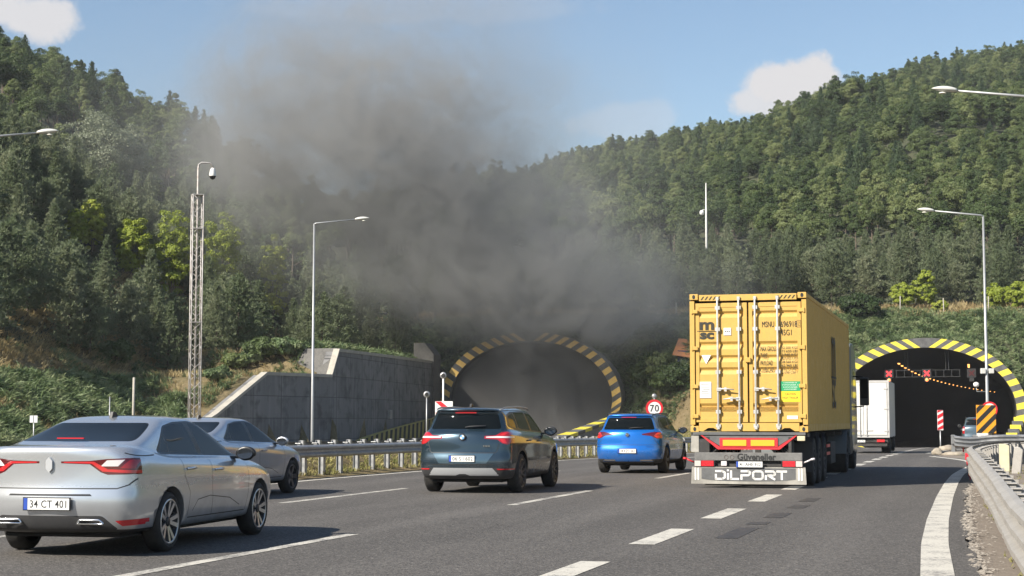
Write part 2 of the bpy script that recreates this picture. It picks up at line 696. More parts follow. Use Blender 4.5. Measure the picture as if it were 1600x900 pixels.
def line_mat(name, wear):
    m = bpy.data.materials.new(name)
    m.use_nodes = True
    t = m.node_tree
    b = t.nodes['Principled BSDF']
    b.inputs['Roughness'].default_value = .7
    g = N(t, 'ShaderNodeTexCoord')
    n = N(t, 'ShaderNodeTexNoise')
    n.inputs['Scale'].default_value = 22
    n.inputs['Detail'].default_value = 8
    n.inputs['Roughness'].default_value = .8
    t.links.new(g.outputs['Object'], n.inputs[0])
    n2 = N(t, 'ShaderNodeTexNoise')
    n2.inputs['Scale'].default_value = 2.2
    n2.inputs['Detail'].default_value = 4
    t.links.new(g.outputs['Object'], n2.inputs[0])
    f = mapr(t, math_n(t, 'ADD', n.outputs[0], math_n(t, 'MULTIPLY', n2.outputs[0], .5)), wear, wear + .13, 0, 1)
    x = N(t, 'ShaderNodeMix', data_type='RGBA')
    t.links.new(f, x.inputs[0])
    x.inputs[6].default_value = (.56, .53, .46, 1)
    x.inputs[7].default_value = (.17, .16, .15, 1)
    t.links.new(x.outputs[2], b.inputs['Base Color'])
    return m


M_LINE = line_mat('road_line_paint', .755)
M_LINE_WORN = line_mat('worn_line_paint', .70)

# ---- terrain: one sheet
us = np.unique(np.concatenate([[-900, -500, -300, -150, -80, -40, -20], np.arange(-10, 90, 2.5), np.arange(90, 149.5, 1.0), [149.6, 150.1, 150.4, 151], np.arange(151.7, 175, .7),
                               np.arange(176, 240, 4), np.arange(240, 620, 8), [640, 700, 800, 1000, 1500]]))
vs_ = np.unique(np.concatenate([[-1500, -900, -600, -450], np.arange(-360, -75, 6), np.arange(-75, -50, 1.5), np.arange(-50, 20, .75), np.arange(20, 60, 3), np.arange(60, 400, 7), [450, 600, 900, 1500]]))
UU, VV = np.meshgrid(us, vs_, indexing='ij')
ZZ = H(UU, VV)
XX, YY = uv2xy(UU, VV)
nu, nv = len(us), len(vs_)
V = np.stack([XX.ravel(), YY.ravel(), ZZ.ravel()], 1)
idx = np.arange(nu * nv).reshape(nu, nv)
F = np.stack([idx[:-1, :-1], idx[1:, :-1], idx[1:, 1:], idx[:-1, 1:]], -1).reshape(-1, 4)
uc = ((us[:-1] + us[1:]) / 2)[:, None].repeat(nv - 1, 1).ravel()
vc = ((vs_[:-1] + vs_[1:]) / 2)[None, :].repeat(nu - 1, 0).ravel()
keep = np.ones(len(F), bool)
for P in (PR, PL):
    keep &= ~((np.abs(uc - 150.25) < .1) & (np.abs(vc - P['v']) < P['a'] - .3))
F = F[keep][:, ::-1]
M_FLOOR = mat('forest_floor_and_dark_bank', (.050, .060, .028), .95, noise=[(.5, .7, (.085, .085, .045)), (5, .6, (.03, .035, .018))])
fu, fv = uc[keep], vc[keep]
floor_ = (fu > 174) | (fv < -62) | (fv > 13) | ((fu > 150) & (fu < 163)) | ((fu < 70) & (fv < -50))  # wooded ground, plus unseen banks darkened to cut their bounced light
M_DIRT = mat('verge_dirt', (.235, .190, .150), .95, noise=[(.9, .6, (.15, .12, .09)), (9, .6, (.30, .26, .21)), (40, .5, (.09, .075, .06))], bump=(25, .6))
mi_ = floor_.astype(np.int32)
mi_[(fv > right_edge(fu) - .6) & (fv < 9) & (fu < 104)] = 2
ter = link_mesh('terrain', np_mesh('terrain', V, F, [M_GROUND, M_FLOOR, M_DIRT], mi_, smooth=True))
tag(ter, kind='structure')


# ---- sheets that follow the road
def strip(name, u0, u1, fl, fr, dz, m, du=1.0, nw=1, u_list=None, wobble=None):
    uu = u_list if u_list is not None else np.linspace(u0, u1, max(2, int((u1 - u0) / du) + 1))
    P, Fs = [], []
    for i, u in enumerate(uu):
        a, b = (fl(u), fr(u))
        if wobble:
            b = b + wobble(u)
        for k in range(nw + 1):
            v = a + (b - a) * k / nw
            x, y = uv2xy(u, v)
            P.append((x, y, float(base_z(np.array(u), np.array(v))) + dz))
    for i in range(len(uu) - 1):
        for k in range(nw):
            q = i * (nw + 1) + k
            Fs.append((q, q + 1, q + nw + 2, q + nw + 1))
    return P, Fs


def one_strip(name, *a, **k):
    m = a[5]
    P, Fs = strip(name, *a, **k)
    o = link_mesh(name, np_mesh(name, P, np.array(Fs), m))
    return tag(o, kind='structure')


rnd = random.Random(5)
_w = [.035 * math.sin(i * .31) + .02 * math.sin(i * 1.13) + rnd.uniform(-.008, .008) for i in range(4000)]
one_strip('road', -60, 330, lambda u: left_edge(u) - .45 + (5 * max(0, u - 158) / 172 if u > 158 else 0), lambda u: right_edge(u) + .38 + (12 * max(0, u - 158) / 172 if u > 158 else 0), 0.0, M_ASPH,
          du=.25, nw=4, wobble=lambda u: _w[int((u + 60) * 4) % 4000] * (1 if u < 130 else 0))
one_strip('opposite_road', -60, 215, lambda u: -45.0 if u < 130 else -46.6, lambda u: -32.2, 0.0, M_ASPH, du=2, nw=4)

mk = MB()
def paint(u0, u1, vf, w, dz=.005, mi=0, du=1.0):
    P, Fs = strip('', u0, u1, lambda u: vf(u) - w / 2, lambda u: vf(u) + w / 2, dz, None, du=du)
    mk.add(P, Fs, mi)
paint(-20, 150, lambda u: float(left_edge(u)), .20)
paint(-20, 56, lambda u: float(right_edge(u)), .30)
paint(58.5, 74, lambda u: float(right_edge(u)), .28)
paint(84, 200, lambda u: float(right_edge(u)) - .2, .25)
for k in range(-2, 10):
    paint(13.3 + 13 * k, 19.1 + 13 * k, lambda u: -7.35, .17, mi=1)
    if k < 5:
        paint(12.9 + 13 * k, 19.2 + 13 * k, lambda u: -11.25, .17, mi=1)
for k in range(-5, 27):
    u0 = 13.3 + 5.08 * k
    paint(u0, u0 + 2.75, lambda u: -3.62, .30, mi=0 if k < 8 else 0)
paint(-60, 148, lambda u: -32.9, .2)
paint(-60, 148, lambda u: -44.6, .2)
o = mk.build('road_markings', [M_LINE, M_LINE_WORN], fix=False)
tag(o, kind='structure')
# black-out paint over removed marks, right of the short dashes
pk = MB()
mk = pk
for (u0, u1, v) in ((19.6, 21.6, -2.85), (23.9, 25.2, -2.8), (26.6, 27.6, -2.75), (28.8, 30.2, -2.8), (22.3, 22.9, -2.84), (8, 11, -2.9)):
    paint(u0, u1, lambda u: v + (u - u0) * .01, .27, dz=.004, du=.5)
o = pk.build('tar_patches', mat('black_tar_paint', (.030, .029, .029), .6, noise=[(9, .7, (.08, .075, .07))]), fix=False)
tag(o, kind='structure')

# gravel-and-dirt edge of the carriageway: loose stones and broken asphalt
rs = np.random.RandomState(4)
n = 4200
su = rs.uniform(9, 60, n) ** 1.0
sv = right_edge(su) + .34 + np.abs(rs.normal(0, .22, n))
kerb = rs.rand(n) < .6
sv = np.where(kerb, right_edge(su) + .40 + rs.normal(0, .05, n), sv)
sz = np.clip(rs.exponential(.008, n) + .004, 0, .035) * np.where(kerb, 1.35, 1)
Vv, Ff = [], []
for i in range(n):
    x, y = uv2xy(su[i], sv[i])
    z = ground(x, y)
    s = sz[i]
    k = len(Vv)
    a = rs.uniform(0, 6.28)
    for j in range(4):
        Vv.append((x + s * 1.3 * math.cos(a + j * 1.57) * rs.uniform(.7, 1.2), y + s * 1.3 * math.sin(a + j * 1.57) * rs.uniform(.7, 1.2), z + .0))
    Vv.append((x, y, z + s * rs.uniform(.35, .7)))
    for j in range(4):
        Ff.append((k + j, k + (j + 1) % 4, k + 4))
o = link_mesh('gravel', np_mesh('gravel', Vv, np.array(Ff), mat('verge_stone', (.30, .27, .23), .9, noise=[(30, .8, (.14, .12, .10))])))
tag(o, kind='stuff')
# yellow fallen leaves at the lower right corner are paint chips and litter on the verge


# ================================================================== TUNNELS
def ell(P, phi, s=0.0):
    a, b = P['a'] - s, P['b'] - s
    zz = math.sin(phi)
    aa = a * math.cos(phi)
    return aa, P['zc'] + (b * zz if zz > 0 else 4.6 * zz * (1 if zz < 0 else 1))


def portal(name, P, label, vis_stripes, delta, yel, u0=149.55, u1=150.65, curve=0.0, length=175):
    X0, Y0 = uv2xy(UP, P['v'])
    root = thing(name, label, 'tunnel', (X0, Y0, 0), -TH)
    T = .85
    gz = float(base_z(np.array(UP), np.array(P['v'])))
    lo = -math.asin(min(.99, (P['zc'] - gz + .1) / 4.6))
    y0 = u0 - UP
    # arc-length table on the inner curve, from the crown down to the foot
    tab = []
    Lc = 0
    prev = None
    for i in range(400):
        ph = math.pi / 2 + (lo - math.pi / 2) * i / 399
        p = ell(P, ph, T)
        if prev:
            Lc += math.hypot(p[0] - prev[0], p[1] - prev[1])
        tab.append((Lc, ph))
        prev = p
    def phi_at(L):
        return float(np.interp(L, [t[0] for t in tab], [t[1] for t in tab]))
    mb = MB()
    for side in (1, -1):
        L = .0
        edges = [(.0, 0), ]
        # boundaries along inner arc; outer end shifted to give the slant
        cuts = [0.0]
        L = .34
        while L < Lc - .1:
            cuts.append(L)
            L += .53
        cuts.append(Lc)
        def outer(Lv):
            if Lv <= 0:
                return math.pi / 2
            if Lv >= Lc:
                return lo
            ph = phi_at(Lv)
            dl = rad(delta(math.degrees(ph)))
            pi_ = ell(P, ph, T)
            # walk along the slant direction until the outer ellipse is met
            best = None
            for k in range(1, 60):
                t = k * .04
                q = (pi_[0] + t * math.cos(dl), pi_[1] + t * math.sin(dl))
                a, b = P['a'], P['b']
                dz = q[1] - P['zc']
                r = (q[0] / a) ** 2 + (dz / (b if dz > 0 else 4.6)) ** 2
                if r >= 1:
                    best = q
                    break
            if best is None:
                best = ell(P, ph, 0)
            dz = best[1] - P['zc']
            return math.atan2(dz / (P['b'] if dz > 0 else 4.6), best[0] / P['a'])
        for i in range(len(cuts) - 1):
            a0, a1 = cuts[i], cuts[i + 1]
            mi = 1 if (i % 2 == 1 and i < len(cuts) - 2) else 0
            pa, pb = phi_at(a0), phi_at(a1)
            qa, qb = outer(a0), outer(a1)
            ns = 2 if i else 5
            for k in range(ns):
                t0, t1 = k / ns, (k + 1) / ns
                i0, i1 = ell(P, pa + (pb - pa) * t0, T), ell(P, pa + (pb - pa) * t1, T)
                o0, o1 = ell(P, qa + (qb - qa) * t0, 0), ell(P, qa + (qb - qa) * t1, 0)
                mb.add([(side * i0[0], y0, i0[1]), (side * i1[0], y0, i1[1]), (side * o1[0], y0, o1[1]), (side * o0[0], y0, o0[1])], [(0, 1, 2, 3)], mi)
        # outer jacket and soffit of the ring
        K = 60
        for k in range(K):
            pa = math.pi / 2 + (lo - math.pi / 2) * k / K
            pb = math.pi / 2 + (lo - math.pi / 2) * (k + 1) / K
            for s_, yb in ((0, u1 - UP + 1.5), (T, u1 - UP)):
                a_, b_ = ell(P, pa, s_), ell(P, pb, s_)
                mb.add([(side * a_[0], y0, a_[1]), (side * b_[0], y0, b_[1]), (side * b_[0], yb, b_[1]), (side * a_[0], yb, a_[1])], [(0, 1, 2, 3)], 2 if s_ == 0 else 0)
    mb.build('ring', [M_RINGBLK, yel, M_CONC], root)
    # lining tube
    tb = MB()
    K = 40
    steps = [0, 4, 10, 20, 35, 55, 80, 110, 140, length]
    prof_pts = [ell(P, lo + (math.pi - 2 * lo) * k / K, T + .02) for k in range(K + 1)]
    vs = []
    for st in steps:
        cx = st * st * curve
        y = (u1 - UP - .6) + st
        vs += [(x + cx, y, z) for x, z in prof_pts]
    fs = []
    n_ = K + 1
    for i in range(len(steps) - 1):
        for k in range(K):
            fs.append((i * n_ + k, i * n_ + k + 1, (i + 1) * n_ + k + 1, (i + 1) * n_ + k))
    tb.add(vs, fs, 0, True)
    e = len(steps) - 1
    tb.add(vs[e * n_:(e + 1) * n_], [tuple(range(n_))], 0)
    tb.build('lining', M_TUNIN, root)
    return root


right_t = portal('road_tunnel', PR, 'dark clear tunnel mouth on the right, ringed with bright yellow and black stripes', 10, lambda p: 12 + 23 * max(0, p) / 90, M_YEL, curve=.00041)
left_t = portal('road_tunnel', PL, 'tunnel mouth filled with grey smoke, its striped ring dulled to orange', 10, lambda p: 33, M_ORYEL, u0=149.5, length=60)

# tunnel lamps (lit, warm)
M_LAMP = mat('warm_tunnel_lamp', (.9, .5, .2), .5, emis=((1.0, .42, .10), 2.2))
M_DKMETAL = mat('dark_metal', (.05, .05, .05), .5, metal=.5)
lamp0 = None
for i in range(26):
    d = 1.5 + i * 6.2
    v = -6.3 + d * d * .00041
    u = UP + d
    x, y = uv2xy(u, v)
    if lamp0 is None:
        lamp0 = thing('tunnel_lamp', 'warm glowing lamp in the row under the right tunnel roof', 'lamp', (x, y, 6.45), -TH, 'tunnel lamps in a row under the roof')
        MB().box((0, 0, .10), (.26, 1.5, .12)).build('housing', M_DKMETAL, lamp0)
        MB().box((0, 0, .0), (.17, 1.2, .06)).build('light', M_LAMP, lamp0)
    else:
        copy_thing(lamp0, (x, y, 6.45), -TH)
for i in range(3):
    u = UP + 3 + i * 3.4
    x, y = uv2xy(u, -.3)
    copy_thing(lamp0, (x, y, 6.35), -TH, label='short row of warm tunnel lamps at the right of the signal gantry', group='tunnel lamps right of the gantry')

M_DKMETAL = MATS['dark_metal']
# signal gantry in the right mouth
gx, gy = uv2xy(150.9, -4.0)
gan = thing('signal_gantry', 'dark steel gantry hanging in the mouth of the right tunnel', 'gantry', (gx, gy, 0), -TH)
g = MB()
for z in (5.25, 5.85):
    g.box((.2, 0, z), (5.6, .07, .05))
for i in range(9):
    g.box((-2.5 + i * .68, 0, 5.55), (.05, .05, .6))
g.build('truss', M_DKMETAL, gan)
for xx in (-1.75, -1.5, 1.75, 2.0):
    MB().box((xx, 0, 6.75), (.05, .05, 1.8)).build('hanger', M_DKMETAL, gan)
M_REDX = mat('red_signal_light', (.8, .05, .05), .4, emis=((1, .015, .02), 2.6))
M_AMB = mat('amber_signal_light', (.8, .3, .1), .4, emis=((1, .20, .05), 1.6))
for k, (dx, lit, lab) in enumerate(((-3.15, 1, 'lane signal with a red cross above the white truck'), (.12, 1, 'lane signal with a red cross in the middle of the tunnel mouth'), (3.95, 0, 'unlit dark lane signal at the right of the tunnel mouth'))):
    x, y = uv2xy(150.72, -4.0 + dx)
    r = thing('lane_signal', lab, 'traffic signal', (x, y, 5.0), -TH, 'lane signals over the right tunnel mouth')
    MB().box((0, .12, .55), (.78, .2, .78)).build('housing', M_BLACK, r, bevel=.02)
    MB().box((0, .12, -.02), (.42, .18, .34)).build('lamp_box', M_BLACK, r, bevel=.02)
    c = MB()
    for s in (1, -1):
        c.box((0, 0, .55), (.62, .02, .10), M=Matrix.Rotation(s * math.pi / 4, 4, 'Y'))
    if lit:
        c.build('red_cross', M_REDX, r)
        MB().lathe([(0, .0), (0, .13), (.03, .14)], 16, 'y', (0, 0, -.02)).build('amber_light', M_AMB, r)
    else:
        c.build('dark_cross', mat('unlit_signal', (.10, .01, .01), .4), r)

# ================================================================== CONCRETE WALLS
def panel_mat():
    m = bpy.data.materials.new('panelled_concrete')
    m.use_nodes = True
    t = m.node_tree
    b = t.nodes['Principled BSDF']
    b.inputs['Roughness'].default_value = .9
    g = N(t, 'ShaderNodeTexCoord')
    s = N(t, 'ShaderNodeSeparateXYZ')
    t.links.new(g.outputs['Object'], s.inputs[0])
    def joint(x, per, w):
        f = math_n(t, 'ABSOLUTE', math_n(t, 'SUBTRACT', math_n(t, 'FRACT', math_n(t, 'DIVIDE', x, per)), .5))
        return mapr(t, f, .5 - w / per, .5, 0, 1)
    j = math_n(t, 'MAXIMUM', joint(s.outputs[1], 3.6, .05), math_n(t, 'MULTIPLY', joint(s.outputs[2], 1.55, .04), .8))
    n = N(t, 'ShaderNodeTexNoise')
    n.inputs['Scale'].default_value = 1
    n.inputs['Detail'].default_value = 6
    mp = N(t, 'ShaderNodeMapping')
    mp.inputs['Scale'].default_value = (1, 3.2, .16)
    t.links.new(g.outputs['Object'], mp.inputs[0])
    t.links.new(mp.outputs[0], n.inputs[0])
    n2 = N(t, 'ShaderNodeTexNoise')
    n2.inputs['Scale'].default_value = 1.1
    n2.inputs['Detail'].default_value = 8
    t.links.new(g.outputs['Object'], n2.inputs[0])
    n3 = N(t, 'ShaderNodeTexWhiteNoise')
    def mixc(f, a, c):
        x = N(t, 'ShaderNodeMix', data_type='RGBA')
        t.links.new(f, x.inputs[0])
        for s_, q in ((6, a), (7, c)):
            if isinstance(q, tuple):
                x.inputs[s_].default_value = (*q, 1)
            else:
                t.links.new(q, x.inputs[s_])
        return x.outputs[2]
    cb = N(t, 'ShaderNodeCombineXYZ')
    t.links.new(math_n(t, 'FLOOR', math_n(t, 'ADD', math_n(t, 'DIVIDE', s.outputs[1], 3.6), .0)), cb.inputs[0])
    t.links.new(math_n(t, 'FLOOR', math_n(t, 'DIVIDE', s.outputs[2], 1.55)), cb.inputs[1])
    t.links.new(cb.outputs[0], n3.inputs[0])
    c0 = mixc(n3.outputs[0], (.15, .15, .15), (.21, .205, .20))
    c1 = mixc(mapr(t, n.outputs[0], .48, .66, 0, .75), c0, (.26, .25, .24))
    c2 = mixc(mapr(t, n2.outputs[0], .5, .7, 0, .7), c1, (.06, .06, .06))
    c3 = mixc(j, c2, (.04, .04, .04))
    t.links.new(c3, b.inputs['Base Color'])
    bp = N(t, 'ShaderNodeBump')
    bp.inputs['Strength'].default_value = .8
    bp.inputs['Distance'].default_value = .03
    bp.invert = True
    t.links.new(j, bp.inputs['Height'])
    t.links.new(bp.outputs[0], b.inputs['Normal'])
    return m


M_PANEL = panel_mat()
x0, y0 = uv2xy(97, -48.2)
wl = thing('retaining_wall', 'long grey panelled concrete wall with a stepped top beside the smoking tunnel', 'wall', (x0, y0, 0), -TH)
def wall_run(pts, thick, name, m, dz_top=0.0, cap=False):
    """pts: (u, z_bottom, z_top); local frame of the wall's root"""
    mb = MB()
    n = len(pts)
    fr, bk = [], []
    for (u, zb, zt) in pts:
        v = float(wall_v(u))
        lu, lv = u - 97, v + 48.2
        fr += [(lv, lu, zb), (lv, lu, zt)]
        bk += [(lv - thick, lu, zb), (lv - thick, lu, zt)]
    vs = fr + bk
    fs = []
    for i in range(n - 1):
        a, c = 2 * i, 2 * (i + 1)
        k = 2 * n
        fs += [(a, c, c + 1, a + 1), (k + a, k + a + 1, k + c + 1, k + c), (a + 1, c + 1, k + c + 1, k + a + 1), (a, k + a, k + c, c)]
    k = 2 * n
    fs += [(0, 1, k + 1, k), (k - 2, 2 * k - 2, 2 * k - 1, k - 1)]
    mb.add(vs, fs)
    return mb.build(name, m, wl, fix=True)
TOP = [(97, 1.0), (99.5, 1.85), (106, 4.76), (114.2, 4.8), (115.3, 6.75), (132, 6.9), (149.3, 7.0)]
def wt(u):
    return float(np.interp(u, [a for a, b in TOP], [b for a, b in TOP]))
wall_run([(u, -.9, z - .22) for u, z in TOP], 1.0, 'panel_face', M_PANEL)
cp = MB()
def coping(pts, name):
    mb = MB()
    n = len(pts)
    sec = [(.07, -.22), (.07, 0), (-.42, 0), (-.42, -.22)]
    vs = []
    for (u, z) in pts:
        v = float(wall_v(u)) + 48.2
        vs += [(v + a, u - 97, z + b) for a, b in sec]
    fs = []
    for i in range(n - 1):
        for k in range(4):
            k2 = (k + 1) % 4
            fs.append((i * 4 + k, i * 4 + k2, i * 4 + 4 + k2, i * 4 + 4 + k))
    fs += [(0, 1, 2, 3), (4 * n - 1, 4 * n - 2, 4 * n - 3, 4 * n - 4)]
    mb.add(vs, fs)
    return mb.build(name, M_COPING, wl)
coping(TOP, 'coping')
# sloping return slab at the step, facing the traffic
v0 = float(wall_v(114.2)) + 48.2
rt = MB()
rt.add([(v0 - .1, 17.0, 4.5), (v0 - 3.6, 17.4, 4.5), (v0 - .1, 18.5, 6.8), (v0 - 2.7, 18.7, 6.8), (v0 - .1, 19.5, 4.5), (v0 - 3.6, 19.5, 4.5), (v0 - .1, 19.5, 6.8), (v0 - 3.4, 19.5, 6.8)],
       [(0, 2, 3, 1), (2, 6, 7, 3), (0, 4, 6, 2), (1, 3, 7, 5), (0, 1, 5, 4), (4, 5, 7, 6)])
rt.build('return_slab', mat('weathered_slab', (.13, .125, .115), .9, noise=[(1.2, .8, (.07, .068, .065)), (8, .5, (.18, .17, .15))], bump=(25, .5)), wl)
# rusty box on the wall face
bx = MB().box((float(wall_v(131)) + 48.2 + .12, 131 - 97, 1.9), (.22, .55, .75)).build('wall_box', M_STEEL_DULL, wl, bevel=.02)
# tall end pier between wall and ring
x1, y1 = uv2xy(148.4, -49.3)
pier = MB()
pier.prism([(-1.5, -1.5), (.5, -1.5), (.5, 7.6), (-.4, 8.7), (-1.5, 8.7)], -.9, 1.2, 'y')
po = pier.build('end_pier', mat('sooty_concrete', (.12, .115, .105), .9, noise=[(.8, .8, (.05, .05, .048)), (6, .4, (.17, .16, .15))]), None, bevel=.04)
po.location = (x1, y1, 0)
po.rotation_euler = (0, 0, -TH)
tag(po, 'tall sooty concrete pier between the panelled wall and the smoking tunnel ring', 'pier')

# striped wedge kerb at the foot of the wall
x2, y2 = uv2xy(116, -44.2)
wd = thing('striped_barrier', 'low wedge barrier with dull yellow and black stripes rising along the wall foot', 'barrier', (x2, y2, 0), -TH)
mb = MB()
Lw = 33.0
ns = 44
slope = lambda s: -.15 + (2.15 * (s / Lw) ** .8)
vofs = lambda s: -3.2 * s / Lw
for i in range(ns):
    s0, s1 = Lw * i / ns, Lw * (i + 1) / ns
    sh = .25
    zb = -.9
    t0, t1 = slope(s0), slope(s1)
    mb.add([(vofs(s0), s0, zb), (vofs(s1), s1, zb), (vofs(s1), s1 + sh, t1), (vofs(s0), s0 + sh, t0),
            (vofs(s0) - .5, s0, zb), (vofs(s1) - .5, s1, zb), (vofs(s1) - .5, s1 + sh, t1), (vofs(s0) - .5, s0 + sh, t0)],
           [(0, 1, 2, 3), (4, 7, 6, 5)], 1 if i % 2 else 0)
    mb.add([(vofs(s0), s0 + sh, t0), (vofs(s1), s1 + sh, t1), (vofs(s1) - .5, s1 + sh, t1), (vofs(s0) - .5, s0 + sh, t0)], [(0, 1, 2, 3)], 1)
mb.add([(0, 0, -.9), (0, .25, slope(0)), (-.5, .25, slope(0)), (-.5, 0, -.9)], [(0, 1, 2, 3)], 0)
mb.build('barrier_body', [mat('dull_black', (.03, .03, .03), .8), mat('dull_yellow', (.42, .36, .10), .8, noise=[(2, .7, (.2, .17, .07))])], wd, fix=False)

# sloping kerb blocks with yellow tops, right of the smoking mouth
def block_line(name, label, pts, n, size, root_name):
    (u0, v0, z0), (u1, v1, z1) = pts
    x, y = uv2xy(u0, v0)
    r = thing(name, label, 'wall', (x, y, 0), -TH)
    for i in range(n):
        t = (i + .5) / n
        lu, lv, z = (u1 - u0) * t, (v1 - v0) * t, z0 + (z1 - z0) * t
        yellow = i % 2 == 0
        d = abs(u1 - u0) / n
        tilt = math.atan2((z1 - z0), (u1 - u0)) if u1 != u0 else 0
        M = Matrix.Rotation(tilt, 4, 'X')
        MB().box((lv, lu, z - .14), (size[0], d * 1.02, .28), M=M).build('yellow_cap' if yellow else 'dark_cap', M_YEL if yellow else M_RINGBLK, r, bevel=.03)
    bd = MB()
    bd.prism([(0, z0 - .27), (u1 - u0, z1 - .27), (u1 - u0, -1.6), (0, -1.6)], min(0, v1 - v0) * 0 - size[0] * .4, size[0] * .4, 'x')
    for q in range(len(bd.v)):
        x_, y_, z_ = bd.v[q]
        bd.v[q] = (x_ + (v1 - v0) * y_ / (u1 - u0), y_, z_)
    bd.build('wall_body', M_CONC, r)
    return r
block_line('wing_wall', 'low wing wall with sloping yellow and dark cap blocks right of the smoking tunnel', ((118, -30.2, -.1), (149.0, -31.0, 2.05)), 11, (1.0, 0, 0), '')
block_line('wing_wall', 'short stepped wing wall with yellow bars at the right foot of the clear tunnel', ((140.5, 2.6, -.6), (149.0, 3.9, 1.7)), 7, (.9, 0, 0), '')

# ================================================================== GUARDRAILS
W2 = [(.0, .31), (.035, .30), (.08, .265), (.08, .225), (.02, .18), (.02, .13), (.08, .085), (.08, .045), (.035, .01), (0, 0)]
W3 = [(.01, .51), (.06, .50), (.12, .465), (.12, .415), (.01, .37), (.01, .335), (.12, .29), (.12, .235), (.01, .19), (.01, .155), (.12, .105), (.12, .05), (.06, .0), (.02, 0)]


def catmull(pts, n=8):
    out = []
    P = [pts[0]] + list(pts) + [pts[-1]]
    for i in range(1, len(P) - 2):
        for k in range(n):
            t = k / n
            a, b, c, d = P[i - 1], P[i], P[i + 1], P[i + 2]
            out.append(tuple(.5 * ((2 * b[j]) + (-a[j] + c[j]) * t + (2 * a[j] - 5 * b[j] + 4 * c[j] - d[j]) * t * t + (-a[j] + 3 * b[j] - 3 * c[j] + d[j]) * t ** 3) for j in range(len(b))))
    out.append(tuple(pts[-1]))
    return out


def rail_sweep(path, section, zlow, side, dent=None):
    """path: world xy points; side +1 = corrugation towards the right of travel"""
    mb = MB()
    vs, fs = [], []
    n = len(path)
    sec = [(a, b) for a, b in section] + [(a - .012, b) for a, b in reversed(section)]
    m = len(sec)
    for i, p in enumerate(path):
        q0, q1 = path[max(0, i - 1)], path[min(n - 1, i + 1)]
        t = Vector((q1[0] - q0[0], q1[1] - q0[1])).normalized()
        nrm = Vector((t.y, -t.x)) * side
        gz = p[2]
        dd = dent(i) if dent else (0, 0)
        for a, b in sec:
            vs.append((p[0] + nrm.x * (a + dd[0]), p[1] + nrm.y * (a + dd[0]), gz + zlow + b + dd[1]))
    for i in range(n - 1):
        for k in range(m):
            k2 = (k + 1) % m
            fs.append((i * m + k, i * m + k2, (i + 1) * m + k2, (i + 1) * m + k))
    fs += [tuple(range(m)), tuple(reversed(range((n - 1) * m, n * m)))]
    mb.add(vs, fs, 0, False)
    return mb


def path_points(pts_uv, step=1.0, gfun=None):
    c = catmull(pts_uv, 10)
    out = []
    for u, v in c:
        x, y = uv2xy(u, v)
        out.append((x, y, gfun(u, v)))
    # even resample
    acc = [0]
    for a, b in zip(out, out[1:]):
        acc.append(acc[-1] + math.hypot(b[0] - a[0], b[1] - a[1]))
    n = int(acc[-1] / step)
    res = []
    for i in range(n + 1):
        s = i * step
        res.append(tuple(float(np.interp(s, acc, [q[j] for q in out])) for j in range(3)))
    return res


def guard_rail(label, pts_uv, section, zlow, side, post_step, post_h, group=None, spacer=True, zofs=None, m=M_STEEL, post_m=None, step=.6, dent=None, post_size=(.12, .06), cap=False):
    gf = (lambda u, v: float(base_z(np.array(u), np.array(v)))) if zofs is None else (lambda u, v: float(base_z(np.array(u), np.array(v))) + zofs(u))
    path = path_points(pts_uv, step, gf)
    x, y, z = path[0]
    r = thing('guardrail', label, 'guardrail', (x, y, 0), 0, group)
    loc = [(p[0] - x, p[1] - y, p[2]) for p in path]
    rail_sweep(loc, section, zlow, side, dent).build('beam', m, r)
    pm = post_m or m
    k = max(1, round(post_step / step))
    post_me = sp_me = None
    hgt = section[0][1]
    for i in range(0, len(loc) - 1, k):
        p, q = loc[i], loc[i + 1]
        t = Vector((q[0] - p[0], q[1] - p[1])).normalized()
        nrm = Vector((t.y, -t.x)) * side
        ang = math.atan2(t.y, t.x)
        off = -.19 if spacer else -.05
        if post_me is None:
            # C-section post
            mb = MB()
            w, d = post_size
            mb.box((0, 0, (post_h - .9) / 2), (d * 1.1, w, post_h + .9))
            mb.box((0, w / 2, (post_h - .9) / 2), (.03 + d * 2, .012, post_h + .9))
            mb.box((0, -w / 2, (post_h - .9) / 2), (.03 + d * 2, .012, post_h + .9))
            po = mb.build('post', pm, r)
            post_me = po.data
        else:
            po = link_mesh('post', post_me, r)
        po.location = (p[0] + nrm.x * off, p[1] + nrm.y * off, p[2])
        po.rotation_euler = (0, 0, ang)
        if spacer:
            if sp_me is None:
                mb = MB()
                mb.box((0, 0, 0), (.20, .17, hgt * .72))
                mb.box((0, 0, hgt * .38), (.26, .20, .02))
                so = mb.build('spacer', pm, r, bevel=.006)
                sp_me = so.data
            else:
                so = link_mesh('spacer', sp_me, r)
            so.location = (p[0] + nrm.x * -.095, p[1] + nrm.y * -.095, p[2] + zlow + hgt * .5)
            so.rotation_euler = (0, 0, ang)
    return r


